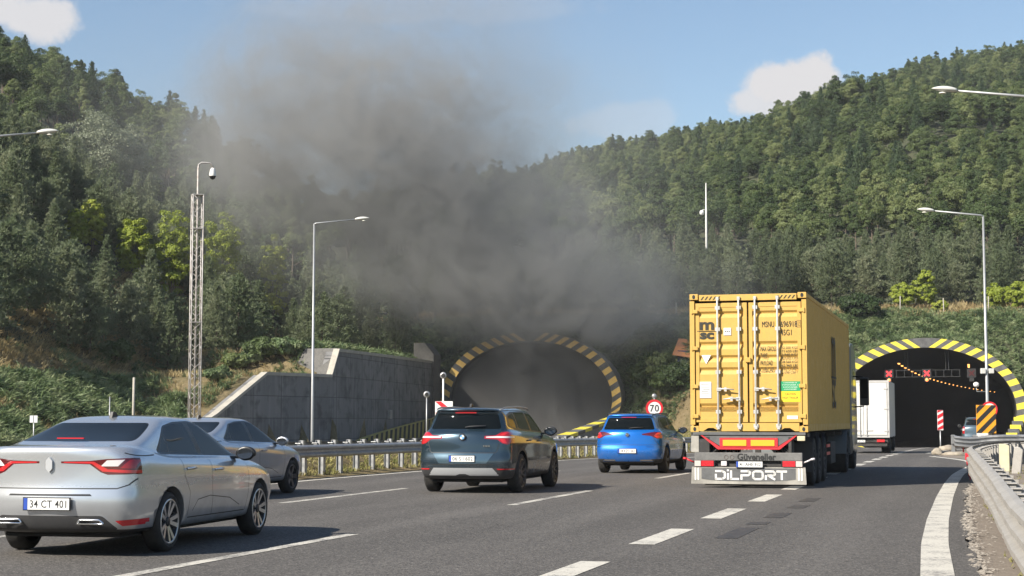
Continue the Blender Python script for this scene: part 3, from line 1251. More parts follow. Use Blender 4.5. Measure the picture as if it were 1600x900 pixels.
guard_rail('galvanised guardrail along the left edge of the traffic lanes, behind the cars', [(8, -15.85), (40, -15.75), (60, -15.6), (80, -14.4), (100, -13.2), (113, -12.6)], W2, .48, 1, 1.2, .76)
guard_rail('second guardrail deeper in the grassy median, its back turned to the cars', [(8, -18.2), (40, -18.2), (60, -18.1), (80, -17.4), (92, -17.2)], W2, .50, -1, 1.2, .86)
rsd = random.Random(3)
dents = [(rsd.gauss(0, .005), rsd.gauss(0, .004)) for _ in range(400)]
near = guard_rail('dented three-ridge guardrail curving along the right road edge in the foreground', [(7, .78), (12, .62), (17.5, .46), (25, .33), (34, .10), (42, -.04), (47, .10), (52, .36), (57, .8), (61, 1.6), (64, 2.8)],
                  [(a * 1.1, b * 1.14) for a, b in W3], .165, -1, 1.5, .66, zofs=lambda u: -.16 * (1 - float(ss(u, 18, 40))), m=M_STEEL_DULL, step=.25, dent=lambda i: (dents[i // 3 % 400][0] if i % 3 else 0, dents[i // 5 % 400][1]), post_size=(.16, .07))
guard_rail('bent three-ridge guardrail standing across the verge below the orange board', [(80.6, -.9), (80.9, .6), (81.2, 3), (81.6, 5.3), (82, 7)], W3, .42, 1, 1.0, .92, m=M_STEEL, step=.25,
           dent=lambda i: (.05 * math.sin(i * .9), -.12 * math.exp(-((i - 3) / 3) ** 2)))
# red reflectors on the nose of the near rail
M_REDP = mat('red_reflective', (.70, .03, .05), .4, noise=[(9, .4, (.4, .02, .03))])
for (u, v, z, lab) in ((41.5, .10, .62, 'upper red reflector on the bend of the near guardrail'), (40.7, .11, .24, 'lower red reflector on the bend of the near guardrail')):
    pass
for (u, z, lab) in ((42.6, .50, 'upper red reflector plate on the bend of the near guardrail'), (40.6, .16, 'lower red reflector plate at the bend of the near guardrail')):
    v = -.17 if z > .3 else -.1
    x, y = uv2xy(u, v)
    mb = MB().box((0, 0, 0), (.09, .03, .17))
    mb.box((0, .03, -.08 if z > .3 else -.12), (.03, .03, .3 if z > .3 else .24))
    o = mb.build('reflector', M_REDP, None, bevel=.01)
    o.location = (x, y, z + ground(x, y) * 0)
    o.rotation_euler = (0, 0, -TH)
    tag(o, lab, 'reflector', 'red reflectors on the near guardrail')
# pale marker posts and loose timber behind the rail
M_PALE = mat('pale_post', (.62, .56, .38), .8, noise=[(6, .5, (.42, .37, .25))])
for (px, ypos, h, w, lab) in ((1566, 47.0, .86, .28, 'short pale square post behind the near guardrail'), (1583, 45.5, .80, .24, 'thin dark-sided post leaning behind the near guardrail')):
    X = (px - 800) / 2575 * ypos
    o = MB().prism([(-w / 2, 0), (w / 2, 0), (w / 2, h - .06), (w * .1, h), (-w / 2, h)], -w * .4, w * .4, 'y').build('marker_post', M_PALE if w > .25 else M_STEEL_DULL, None, bevel=.015)
    o.location = (X, ypos, ground(X, ypos) - .08)
    o.rotation_euler = (0, .0 if w > .25 else .12, -.4)
    tag(o, lab, 'post')
# boulders on the island in front of the far rail
M_ROCK = mat('pale_rock', (.38, .33, .26), .95, noise=[(4, .7, (.2, .17, .13))], bump=(12, .8))
def rock(name, loc, s, seed):
    bm = bmesh.new()
    bmesh.ops.create_icosphere(bm, subdivisions=3, radius=1)
    for v in bm.verts:
        f = 1 + .32 * mnoise.noise(v.co * 1.3 + Vector((seed, 0, 0))) + .12 * mnoise.noise(v.co * 3.4 + Vector((0, seed, 0)))
        v.co = Vector((v.co.x * f * s[0], v.co.y * f * s[1], max(-.3, v.co.z * f) * s[2]))
    me = bpy.data.meshes.new(name)
    bm.to_mesh(me)
    bm.free()
    me.materials.append(M_ROCK)
    me.polygons.foreach_set('use_smooth', [True] * len(me.polygons))
    o = link_mesh(name, me)
    o.location = loc
    return o
for i, (px, Y, s, lab) in enumerate(((1462, 77, (.26, .24, .24), 'pale round boulder at the foot of the red and white marker'), (1478, 79, (.40, .3, .2), 'flat pale boulder piled beside the round one, under the rail end'), (1490, 76.5, (.6, .3, .12), 'low slab of rubble on the dirt island before the rail'))):
    X = (px - 800) / 2575 * Y
    z = ground(X, Y)
    o = rock('boulder', (X, Y, z + s[2] * .35 + (.2 if i == 1 else 0)), s, i * 3.1)
    tag(o, lab, 'boulder')


# ================================================================== POLES AND SIGNS
M_POLE = mat('galvanised_pole', (.42, .43, .43), .45, metal=.5, noise=[(2, .5, (.30, .30, .30))])
M_HEAD = mat('lamp_head_paint', (.62, .62, .58), .5, noise=[(5, .4, (.45, .44, .40))])
M_LENS = mat('lamp_lens', (.75, .74, .66), .25)


def street_lamp(x, y, zt, arm, side, label, foot=True, low_dark=0, rise=.25):
    gz = ground(x, y)
    r = thing('street_lamp', label, 'street lamp', (x, y, gz), 0, 'street lamps along the motorway')
    h = zt - gz
    MB().tube([(0, 0, -.3), (0, 0, .9), (0, 0, h)], [.092, .085, .05], 12).build('pole', M_POLE, r)
    a = Vector((side * arm, 0, 0))
    MB().tube([(0, 0, h - .03), (side * .12, 0, h + .03), (side * arm, 0, h + rise)], [.05, .045, .035], 8).build('arm', M_POLE, r)
    mb = MB()
    # cobra head: flattened drop
    n = 10
    vs = []
    L, Wd, Hh = .82, .17, .115
    for i in range(n + 1):
        t = i / n
        w = Wd * (math.sin(math.pi * min(1, t * .92 + .10)) ** .6) * (1 - .15 * t) + .01
        hh = Hh * (math.sin(math.pi * min(1, t * .9 + .12)) ** .7) + .008
        cx = side * (arm - .05 + t * L)
        for k in range(12):
            an = 2 * math.pi * k / 12
            zz = math.sin(an) * hh
            if zz < 0:
                zz *= .55
            vs.append((cx, math.cos(an) * w, h + rise + t * .07 + zz))
    fs = []
    for i in range(n):
        for k in range(12):
            fs.append((i * 12 + k, i * 12 + (k + 1) % 12, i * 12 + 12 + (k + 1) % 12, i * 12 + 12 + k))
    fs += [tuple(range(12)), tuple(range(n * 12, n * 12 + 12))]
    mb.add(vs, fs, 0, True)
    hd = mb.build('lamp_head', M_HEAD, r)
    MB().lathe([(0, .12), (.03, .10), (.05, .04), (.055, 0)], 14, 'z', (0, 0, 0)).build('lens', M_LENS, hd).location = (side * (arm + .42), 0, h + rise - .09)
    MB().box((0, 0, .03), (.42, .42, .06)).box((0, .11, 1.1), (.13, .03, .4)).build('foot_plate', M_POLE, r)
    return r


def wpos(px, Y):
    return (px - 800) / 2575 * Y


street_lamp(wpos(489, 92), 92, 1.39 + (657 - 357) / 28.0 + .3, 2.35, 1, 'tall lamp post in front of the panelled wall, arm reaching right')
street_lamp(wpos(-62, 62), 62, 12.05, 2.75, 1, 'lamp head on an arm reaching in from the left edge of the view')
street_lamp(wpos(1541, 80) + .0, 80, 1.39 + (657 - 337) / 32.1, 2.45, -1, 'tall lamp post at the right tunnel, arm reaching left over the lanes')
street_lamp(wpos(1640, 53), 53, 11.85, 2.85, -1, 'lamp head on an arm reaching in from the upper right edge')

# camera mast: three-legged lattice with a gooseneck and dome camera
mx_, my_ = wpos(305, 96), 96.0
M_RUSTY = mat('rust_streaked_steel', (.50, .48, .45), .6, metal=.3, noise=[(2.2, .55, (.26, .17, .12)), (9, .6, (.58, .56, .54))])
gz = ground(mx_, my_)
mast = thing('camera_mast', 'rusty lattice mast carrying a white dome camera on a bent pipe', 'mast', (mx_, my_, gz), .35)
Hm = 1.39 + (657 - 302) / 26.9 - gz
mb = MB()
hw = .30
corners = [(-hw, -hw), (hw, -hw), (hw, hw), (-hw, hw)]
for (a, b) in corners:
    mb.tube([(a, b, -.6), (a, b, Hm)], .034, 6)
mb.build('legs_frame', M_RUSTY, mast)
mb = MB()
nb = 26
for i in range(nb):
    z0, z1 = Hm * i / nb, Hm * (i + 1) / nb
    for k in range(4):
        a, b = corners[k], corners[(k + 1) % 4]
        if i % 2:
            a, b = b, a
        mb.tube([(a[0], a[1], z0), (b[0], b[1], z1)], .017, 5)
mb.build('bracing', M_RUSTY, mast)
mb = MB()
for z in (Hm, Hm - 2.0, Hm * .5):
    mb.box((0, 0, z), (.66, .66, .05))
mb.build('cross_plates', M_RUSTY, mast)
MB().tube([(0, 0, -.2), (0, 0, Hm + 1.55), (.05, 0, Hm + 1.80), (.2, 0, Hm + 1.92), (.66, 0, Hm + 1.92), (.82, 0, Hm + 1.86), (.86, 0, Hm + 1.66)], .055, 10).build('gooseneck', M_RUSTY, mast)
dome = MB().lathe([(.0, .02), (-.02, .09), (-.16, .16), (-.42, .20), (-.50, .19)], 20, 'z', (.86, 0, Hm + 1.66)).build('dome_camera', M_WHITE, mast)
MB().lathe([(-.50, .20), (-.53, .205), (-.56, .17), (-.66, .13), (-.72, .0)], 20, 'z', (.86, 0, Hm + 1.66)).build('camera_glass', M_BLACK, dome)
# guy wires left of the mast and cabinet
cx_, cy_ = wpos(319, 94), 94.0
cb = thing('equipment_cabinet', 'grey-white metal equipment cabinet at the foot of the lattice mast', 'cabinet', (cx_, cy_, ground(cx_, cy_)), -TH)
MB().box((0, 0, .75), (.62, .5, 1.5)).build('cabinet_body', mat('cabinet_grey', (.42, .43, .42), .6, noise=[(4, .4, (.3, .3, .3))]), cb, bevel=.015)
MB().box((0, -.255, .78), (.52, .012, 1.3)).box((.2, -.265, .8), (.03, .02, .14)).build('door', mat('cabinet_door', (.47, .48, .47), .6), cb)
MB().box((0, 0, 1.52), (.68, .56, .05)).build('lid', M_WHITE, cb)
o = MB().prism([(-1.0, 0), (.9, 0), (.9, .62), (-1.0, .58)], -.5, .5, 'y').build('concrete_plinth', M_COPING, None, bevel=.03)
o.location = (wpos(292, 93), 93, ground(wpos(292, 93), 93) - .25)
tag(o, 'pale concrete plinth left of the equipment cabinet by the lattice mast', 'plinth')


def simple_pole(px, Y, ptop, name, label, cat, r=.04, m=None, knob=None, lean=0):
    x = wpos(px, Y)
    gz = ground(x, Y)
    zt = 1.39 + (657 - ptop) * Y / 2575
    mb = MB().tube([(0, 0, -.2), (lean, 0, zt - gz)], [r, r * .9], 8)
    if knob == 'mirror':
        o = thing(name, label, cat, (x, Y, gz))
        mb.build('pole', m or M_POLE, o)
        q = MB()
        q.lathe([(-.05, .0), (-.05, .15), (0, .19), (.06, .17), (.08, 0)], 18, 'y', (0, 0, zt - gz + .02)).build('lamp_ring', M_STEEL, o)
        MB().lathe([(-.056, .0), (-.056, .11)], 18, 'y', (0, 0, zt - gz + .02)).build('dark_lens', M_BLACK, o)
        return o
    o = mb.build(name, m or M_POLE, None)
    o.location = (x, Y, gz)
    return tag(o, label, cat)


simple_pole(667, 92, 617, 'thin_pole', 'thin grey pole standing left of the red and white board', 'pole', .04, knob='mirror')
simple_pole(210, 84, 590, 'concrete_post', 'pale square-topped post on the left verge before the junipers', 'post', .07, M_COPING)
simple_pole(173, 84, 620, 'thin_post', 'thin metal post left of the pale post on the verge', 'post', .03)

M_RED = mat('sign_red', (.62, .02, .03), .4)
M_SIGNBK = mat('sign_back', (.45, .45, .44), .5, metal=.3)
# board behind the SUV
bx_, by_ = wpos(694, 91), 91.0
gz = ground(bx_, by_)
sg = thing('warning_board', 'white board with red diagonal bars behind the dark blue SUV', 'sign', (bx_, by_, gz), -.1)
zc = 1.39 + (657 - 652) * 91 / 2575
MB().box((0, 0, zc - gz), (.98, .03, 1.75)).build('panel', M_SIGNW, sg, bevel=.01)
mb = MB()
for k, o_ in enumerate((.62, -.15, -.92)):
    pts = [(-.49, o_ + .48), (-.10, o_ + .48), (.49, o_ - .22), (.49, o_ - .52) if 0 else (.49, o_ - .62), (.32, o_ - .62)]
    pts = [(max(-.485, min(.485, a)), b + zc - gz) for a, b in [(-.485, o_ + .40), (-.16, o_ + .40), (.485, o_ - .28), (.485, o_ - .62)]]
    z0, z1 = zc - gz - .865, zc - gz + .865
    pts = [(a, max(z0, min(z1, b))) for a, b in pts]
    mb.prism(pts, -.024, -.016, 'y')
mb.build('red_bars', M_RED, sg)
MB().tube([(-.05, .05, -.2), (-.05, .05, 1.39 + (657 - 592) * 91 / 2575 - gz)], .05, 8).build('pole', M_WHITE, sg)
q = MB()
q.lathe([(-.05, .0), (-.05, .15), (0, .19), (.07, .16), (.09, 0)], 18, 'y', (-.05, .05, 1.39 + (657 - 587) * 91 / 2575 - gz)).build('round_lamp', M_STEEL, sg)
MB().lathe([(-.056, .0), (-.056, .12)], 18, 'y', (-.05, .05, 1.39 + (657 - 587) * 91 / 2575 - gz)).build('dark_lens', M_BLACK, sg)

# 70 sign
sx, sy = wpos(1022, 86), 86.0
gz = ground(sx, sy)
s70 = thing('speed_limit_sign', 'round speed sign with a red rim reading 70 above the blue car', 'sign', (sx, sy, gz), 0)
zc = 1.39 + (657 - 638) * 86 / 2575 - gz
MB().lathe([(-.012, 0), (-.012, .43), (.012, .45), (.015, 0)], 40, 'y', (0, 0, zc), smooth=False).build('white_disc', M_SIGNW, s70)
MB().lathe([(-.016, .335), (-.022, .34), (-.022, .45), (-.010, .455)], 40, 'y', (0, 0, zc), smooth=False).build('red_rim', M_RED, s70)
rear_text(MB(), '70', 0, -.019, zc, .47, .36, .012, spacing=1.1).build('numerals', M_BLACK, s70, fix=False)
MB().tube([(0, .06, -.2), (0, .06, 1.39 + (657 - 622) * 86 / 2575 - gz)], .035, 8).build('pole', M_POLE, s70)
MB().lathe([(-.04, .0), (-.04, .10), (0, .13), (.06, .11), (.08, 0)], 16, 'y', (0, .06, 1.39 + (657 - 619) * 86 / 2575 - gz)).build('round_lamp', M_STEEL, s70)

# orange and black hazard board and the round sign behind it
ox, oy = wpos(1538.5, 78.6), 78.6
gz = ground(ox, oy)
ob = thing('hazard_board', 'orange board with black diagonal bars beside the right lamp post', 'sign', (ox, oy, gz), -.05)
zc = 1.39 + (657 - 655) * 78.6 / 2575 - gz
M_ORANGE = mat('orange_reflective', (.85, .36, .02), .45, noise=[(5, .3, (.65, .26, .02))])
MB().box((0, 0, zc), (.92, .04, 1.34)).build('orange_panel', M_ORANGE, ob, bevel=.01)
mb = MB()
w, h = .455, .665
for c in (-.98, -.42, .14, .70):
    # band: z - x in [c, c+.26]
    def clip(poly, f):
        out = []
        for i in range(len(poly)):
            a, b = poly[i], poly[(i + 1) % len(poly)]
            fa, fb = f(a), f(b)
            if fa >= 0:
                out.append(a)
            if fa * fb < 0:
                t = fa / (fa - fb)
                out.append((a[0] + (b[0] - a[0]) * t, a[1] + (b[1] - a[1]) * t))
        return out
    P_ = [(-w, -h), (w, -h), (w, h), (-w, h)]
    P_ = clip(P_, lambda p: p[1] - p[0] - c)
    P_ = clip(P_, lambda p: c + .27 - (p[1] - p[0])) if P_ else P_
    if len(P_) > 2:
        mb.prism([(a, b + zc) for a, b in P_], -.030, -.022, 'y')
mb.build('black_bars', M_BLACK, ob)
MB().tube([(.0, .07, -.2), (.0, .07, zc + .6)], .045, 8).build('pole', M_POLE, ob)
MB().box((-.2, 0, zc - .72), (.5, .1, .12)).build('bracket', M_WHITE, ob)
nx_, ny_ = wpos(1544, 79.1), 79.1
gz = ground(nx_, ny_)
rb_ = thing('round_sign', 'round red-rimmed sign mostly hidden behind the orange hazard board', 'sign', (nx_, ny_, gz), -.1)
zc = 1.39 + (657 - 640) * 79 / 2575 - gz
MB().lathe([(-.012, 0), (-.012, .36), (.012, .38), (.015, 0)], 36, 'y', (0, 0, zc), smooth=False).build('white_disc', M_SIGNW, rb_)
MB().lathe([(-.016, .30), (-.02, .30), (-.02, .38), (-.010, .385)], 36, 'y', (0, 0, zc), smooth=False).build('red_rim', M_RED, rb_)
MB().tube([(0, .05, -.2), (0, .05, zc + .3)], .03, 8).build('pole', M_POLE, rb_)
# small camera and box on the right lamp post
kx, ky = wpos(1541, 80), 80.0
kb = thing('traffic_camera', 'small white camera on a bracket halfway up the right lamp post', 'camera', (kx, ky, 0))
zz = lambda p: 1.39 + (657 - p) * 80 / 2575
MB().tube([(0, 0, zz(612)), (-.5, 0, zz(612)), (-.52, 0, zz(606))], .025, 6).build('bracket', M_POLE, kb)
MB().lathe([(-.1, .0), (-.08, .10), (.0, .14), (.10, .13), (.16, .0)], 16, 'z', (-.52, 0, zz(602))).build('camera_dome', M_WHITE, kb)
jb = thing('junction_box', 'pale junction boxes strapped to the right lamp post above the camera', 'box', (kx, ky, 0))
MB().box((-.19, -.05, zz(580)), (.22, .2, .26)).box((.2, -.05, zz(580)), (.24, .22, .24)).build('box_pair', M_HEAD, jb, bevel=.02)
MB().box((0, 0, zz(580)), (.3, .25, .05)).build('strap', M_STEEL, jb)

# red and white delineator
dx_, dy_ = wpos(1467, 79.5), 79.5
gz = ground(dx_, dy_)
dl = thing('delineator', 'narrow red and white striped marker at the left end of the rail', 'marker', (dx_, dy_, gz))
z0, z1 = zz(672) - gz, zz(641) - gz
MB().box((0, 0, (z0 + z1) / 2), (.27, .04, z1 - z0)).build('white_panel', M_SIGNW, dl)
mb = MB()
for i in range(4):
    c = z0 + (i - .2) * (z1 - z0) / 3.2
    P_ = [(-.135, c), (.135, c + .15), (.135, c + .32), (-.135, c + .17)]
    P_ = [(a, max(z0 + .004, min(z1 - .004, b))) for a, b in P_]
    if P_[2][1] - P_[1][1] > .02 or P_[3][1] - P_[0][1] > .02:
        mb.prism(P_, -.030, -.022, 'y')
mb.build('red_stripes', M_RED, dl)
MB().tube([(0, .04, -.2), (0, .04, z0 + .1)], .03, 8).build('post', M_POLE, dl)
MB().tube([(.95, -.35, -.1), (.95, -.35, .72)], .03, 8).build('reflector_post', M_WHITE, dl) if 0 else None
o = MB().tube([(0, 0, -.1), (0, 0, .85)], .035, 8).add([], []).build('reflector_post', M_REDP, None)
o.location = (wpos(1502, 78.5), 78.5, ground(wpos(1502, 78.5), 78.5))
tag(o, 'thin red and white reflector post in front of the far rail', 'marker')

# small back-to-back panel on the left verge
qx, qy = wpos(55, 70), 70.0
gz = ground(qx, qy)
q = thing('small_sign', 'small pale square sign on a stub post on the left verge', 'sign', (qx, qy, gz))
zc = 1.39 + (657 - 655) * 70 / 2575 - gz
MB().box((-.09, 0, zc), (.15, .02, .3)).box((.09, 0, zc), (.15, .02, .3)).build('panels', M_SIGNW, q, bevel=.01)
MB().tube([(0, .03, -.2), (0, .03, zc + .16)], .025, 6).build('post', M_POLE, q)

# far camera pole among the pines
fx, fy = wpos(1105.5, 190), 190.0
gz = ground(fx, fy)
fp = thing('camera_pole', 'white camera pole rising from the pines above the yellow container', 'pole', (fx, fy, gz))
zt = 1.39 + (657 - 284) * 190 / 2575 - gz
MB().tube([(0, 0, -.3), (0, 0, zt * .62), (0, 0, zt)], [.15, .12, .05], 8).build('pole', M_WHITE, fp)
zc = 1.39 + (657 - 331) * 190 / 2575 - gz
MB().tube([(0, 0, zc + .3), (-.35, 0, zc + .35), (-.5, 0, zc + .2)], .05, 6).build('bracket', M_WHITE, fp)
MB().lathe([(-.3, .1), (-.2, .24), (.05, .28), (.25, .16), (.3, 0)], 14, 'z', (-.5, 0, zc)).build('dome_camera', M_WHITE, fp)

# fence posts along the terrace over the tunnels
fence0 = None
for (u, v0, v1, n_, grp) in ((163.8, -56, -24, 8, 'L'), (164.2, -19, 14, 9, 'R')):
    for i in range(n_):
        v = v0 + (v1 - v0) * i / (n_ - 1)
        x, y = uv2xy(u, v)
        z = ground(x, y)
        lab = 'pale fence post on the smoky terrace above the left tunnel' if grp == 'L' else 'pale fence post on the terrace above the right tunnel'
        g_ = 'fence posts above the left tunnel' if grp == 'L' else 'fence posts above the right tunnel'
        if fence0 is None:
            o = MB().tube([(0, 0, -.3), (0, 0, 1.9)], .05, 6).build('fence_post', M_COPING, None)
            fence0 = o
        else:
            o = fence0.copy()
            COL.objects.link(o)
        o.location = (x, y, z)
        o.rotation_euler = (0, rnd.uniform(-.03, .03), 0)
        tag(o, lab, 'fence post', g_)

# hut on the slope between the tunnels: orange sheet roof over a dark blue wall
_a = (1062 - 800) / 2575
_Y = np.arange(100, 190, .5)
_u, _v = xy2uv(_a * _Y, _Y)
_h = np.where(H(_u, _v) >= EYE + (657 - 584) / 2575 * _Y)[0][0]
hx, hy = _a * _Y[_h], float(_Y[_h])
gz = ground(hx, hy)
ht = thing('slope_shed', 'orange sheet-roofed dark blue shed on the slope left of the container', 'shed', (hx + 1.3, hy, gz), -.25)
MB().box((0, 1.0, .8), (3.0, 2.0, 2.6)).build('wall', mat('dark_blue_sheet', (.035, .05, .10), .6), ht)
rf = MB()
rf.add([(-1.9, -.5, 1.75), (1.9, -.5, 1.15), (1.9, 2.0, 3.0), (-1.7, 2.0, 3.3), (-1.9, -.5, 1.67), (1.9, -.5, 1.07), (1.9, 2.0, 2.9), (-1.7, 2.0, 3.2)],
       [(0, 1, 2, 3), (4, 7, 6, 5), (0, 4, 5, 1), (1, 5, 6, 2), (2, 6, 7, 3), (3, 7, 4, 0)])
rf.build('roof', mat('orange_sheet', (.50, .20, .07), .7, noise=[(1.3, .7, (.30, .15, .09))]), ht)

# ================================================================== CARS
def paint_mat(name, col, metal=.6, rough=.32):
    m = bpy.data.materials.new(name)
    m.use_nodes = True
    t = m.node_tree
    b = t.nodes['Principled BSDF']
    b.inputs['Metallic'].default_value = metal
    b.inputs['Coat Weight'].default_value = 1
    b.inputs['Coat Roughness'].default_value = .035
    g = N(t, 'ShaderNodeTexCoord')
    # road dust towards the sills
    n = N(t, 'ShaderNodeTexNoise')
    n.inputs['Scale'].default_value = 5
    n.inputs['Detail'].default_value = 5
    t.links.new(g.outputs['Object'], n.inputs[0])
    s = N(t, 'ShaderNodeSeparateXYZ')
    t.links.new(g.outputs['Object'], s.inputs[0])
    low = mapr(t, s.outputs[2], .25, .75, .35, 0)
    f = math_n(t, 'MULTIPLY', low, mapr(t, n.outputs[0], .35, .65, .2, 1))
    x = N(t, 'ShaderNodeMix', data_type='RGBA')
    t.links.new(f, x.inputs[0])
    x.inputs[6].default_value = (*col, 1)
    x.inputs[7].default_value = (.22, .20, .18, 1)
    t.links.new(x.outputs[2], b.inputs['Base Color'])
    t.links.new(math_n(t, 'ADD', rough, math_n(t, 'MULTIPLY', f, .4)), b.inputs['Roughness'])
    fl = N(t, 'ShaderNodeTexVoronoi')
    fl.inputs['Scale'].default_value = 900
    t.links.new(g.outputs['Object'], fl.inputs[0])
    bp = N(t, 'ShaderNodeBump')
    bp.inputs['Strength'].default_value = .03
    bp.inputs['Distance'].default_value = .002
    t.links.new(fl.outputs['Distance'], bp.inputs['Height'])
    t.links.new(bp.outputs[0], b.inputs['Normal'])
    return m


M_GLASS = mat('tinted_car_glass', (.005, .007, .008), .03, coat=0, spec=.14)
M_MIRR = mat('mirror_glass', (.10, .11, .12), .08, metal=.8)  # dark base stands in for the dim road the mirrors reflect
M_TRIM = mat('black_trim', (.015, .015, .016), .35)
M_PLASTIC = mat('grey_black_plastic', (.035, .035, .037), .6, noise=[(12, .4, (.06, .058, .055))])
M_TYRE = mat('tyre_rubber', (.022, .021, .020), .85, noise=[(9, .5, (.06, .055, .05))])
M_RIM = mat('silver_rim', (.55, .56, .58), .28, metal=.9)
M_RIMD = mat('dark_rim', (.10, .10, .11), .35, metal=.7)
M_RIMBK = mat('rim_recess', (.02, .02, .022), .5)
M_CHROME = mat('chrome', (.75, .76, .78), .12, metal=1)
M_TAIL = mat('tail_lamp_red', (.36, .006, .012), .08, coat=1)
M_TAILB = mat('bright_lamp_red', (.58, .02, .025), .15, coat=1)
M_TAILW = mat('clear_lamp', (.72, .66, .66), .15, coat=1)
M_TAILD = mat('dark_lamp_red', (.10, .004, .008), .08, coat=1)
M_PLATE = mat('plate_white', (.74, .74, .72), .4)
M_PLATEBLUE = mat('plate_blue', (.03, .08, .40), .4)
M_UNDER = mat('underbody', (.018, .018, .018), .9)
M_SKID = mat('satin_silver_plastic', (.52, .53, .54), .4, metal=.4)


def inpoly(px, py, poly):
    c = False
    n = len(poly)
    for i in range(n):
        x1, y1 = poly[i]
        x2, y2 = poly[(i + 1) % n]
        if (y1 > py) != (y2 > py) and px < (x2 - x1) * (py - y1) / (y2 - y1) + x1:
            c = not c
    return c


def carve(bm, poly, axis, pred, off=0.0, keep=False):
    """cut the outline (seen along the axis) into the shell and take its faces out; returns (verts, faces)"""
    ia = {'x': (1, 2), 'y': (0, 2), 'z': (0, 1)}[axis]
    mn = [min(p[i] for p in poly) for i in (0, 1)]
    mx = [max(p[i] for p in poly) for i in (0, 1)]
    cand = []
    for f in bm.faces:
        if not pred(f):
            continue
        a = [v.co[ia[0]] for v in f.verts]
        b = [v.co[ia[1]] for v in f.verts]
        if max(a) < mn[0] or min(a) > mx[0] or max(b) < mn[1] or min(b) > mx[1]:
            continue
        cand.append(f)
    n = len(poly)
    for i in range(n):
        p, q = poly[i], poly[(i + 1) % n]
        d = (q[0] - p[0], q[1] - p[1])
        if abs(d[0]) + abs(d[1]) < 1e-6:
            continue
        co = [0, 0, 0]
        no = [0, 0, 0]
        co[ia[0]], co[ia[1]] = p
        no[ia[0]], no[ia[1]] = -d[1], d[0]
        es = set(e for f in cand for e in f.edges)
        vs = set(v for f in cand for v in f.verts)
        r = bmesh.ops.bisect_plane(bm, geom=list(cand) + list(es) + list(vs), dist=1e-5, plane_co=co, plane_no=Vector(no).normalized())
        cand = [g for g in r['geom'] if isinstance(g, bmesh.types.BMFace)]
    sel = []
    for f in cand:
        c = f.calc_center_median()
        if inpoly(c[ia[0]], c[ia[1]], poly):
            sel.append(f)
    vm, V_, F_ = {}, [], []
    for f in sel:
        for v in f.verts:
            if v not in vm:
                vm[v] = len(V_)
                V_.append(tuple(v.co + v.normal * off))
    for f in sel:
        F_.append(tuple(vm[v] for v in f.verts))
    if not keep:
        bmesh.ops.delete(bm, geom=sel, context='FACES')
    return V_, F_


def shell(rings, wfac, length):
    """closed car shell from horizontal rings, smoothed; each ring a dict"""
    NR, NC, NS, NF = 4, 3, 11, 4
    loops = []
    for R in rings:
        yr, yf, w = R['yr'], R['yf'], R['w']
        cr, cf = R.get('cr', .22), R.get('cf', .4)
        br, bf = R.get('br', .10), R.get('bf', .25)
        zs = R['z']
        zf = (lambda y: zs) if isinstance(zs, (int, float)) else (lambda y: float(np.interp(y, [a for a, b in zs], [b for a, b in zs])))
        half = []
        for i in range(NR):
            x = (w - cr) * i / NR
            half.append((x, yr + br * (x / w) ** 2))
        ybase = yr + br * ((w - cr) / w) ** 2
        for i in range(NC):
            t = math.pi / 2 * (i / NC)
            half.append((w - cr + cr * math.sin(t), ybase + cr * (1 - math.cos(t))))
        ys, ye = ybase + cr, yf - bf * ((w - cf) / w) ** 2 - cf
        for i in range(NS):
            half.append((w, ys + (ye - ys) * i / (NS - 1)))
        for i in range(1, NC + 1):
            t = math.pi / 2 * (i / NC)
            half.append((w - cf + cf * math.cos(t), ye + cf * math.sin(t)))
        for i in range(1, NF + 1):
            x = (w - cf) * (1 - i / NF)
            half.append((x, yf - bf * (x / w) ** 2))
        pts = []
        for (x, y) in half:
            pts.append((x * float(np.interp(y, [a for a, b in wfac], [b for a, b in wfac])), y, zf(y)))
        loops.append(pts)
    nh = len(loops[0])
    V_, F_ = [], []
    ids = []
    for L in loops:
        right = []
        for p in L:
            right.append(len(V_))
            V_.append(p)
        left = []
        for i, p in enumerate(L):
            if i in (0, nh - 1):
                left.append(right[i])
            else:
                left.append(len(V_))
                V_.append((-p[0], p[1], p[2]))
        ids.append((right, left))
    for k in range(len(loops) - 1):
        (r0, l0), (r1, l1) = ids[k], ids[k + 1]
        for i in range(nh - 1):
            F_.append((r0[i], r0[i + 1], r1[i + 1], r1[i]))
            F_.append((l0[i + 1], l0[i], l1[i], l1[i + 1]))
    for (r, l), flip in ((ids[0], True), (ids[-1], False)):
        for i in range(nh - 1):
            q = [r[i], r[i + 1], l[i + 1], l[i]]
            q2 = []
            for a in q:
                if a not in q2:
                    q2.append(a)
            if flip:
                q2.reverse()
            F_.append(tuple(q2))
    me = bpy.data.meshes.new('shell')
    me.from_pydata(V_, [], F_)
    o = bpy.data.objects.new('shell', me)
    COL.objects.link(o)
    md = o.modifiers.new('s', 'SUBSURF')
    md.levels = md.render_levels = 2
    me2 = bpy.data.meshes.new_from_object(o.evaluated_get(bpy.context.evaluated_depsgraph_get()))
    bpy.data.objects.remove(o)
    return me2


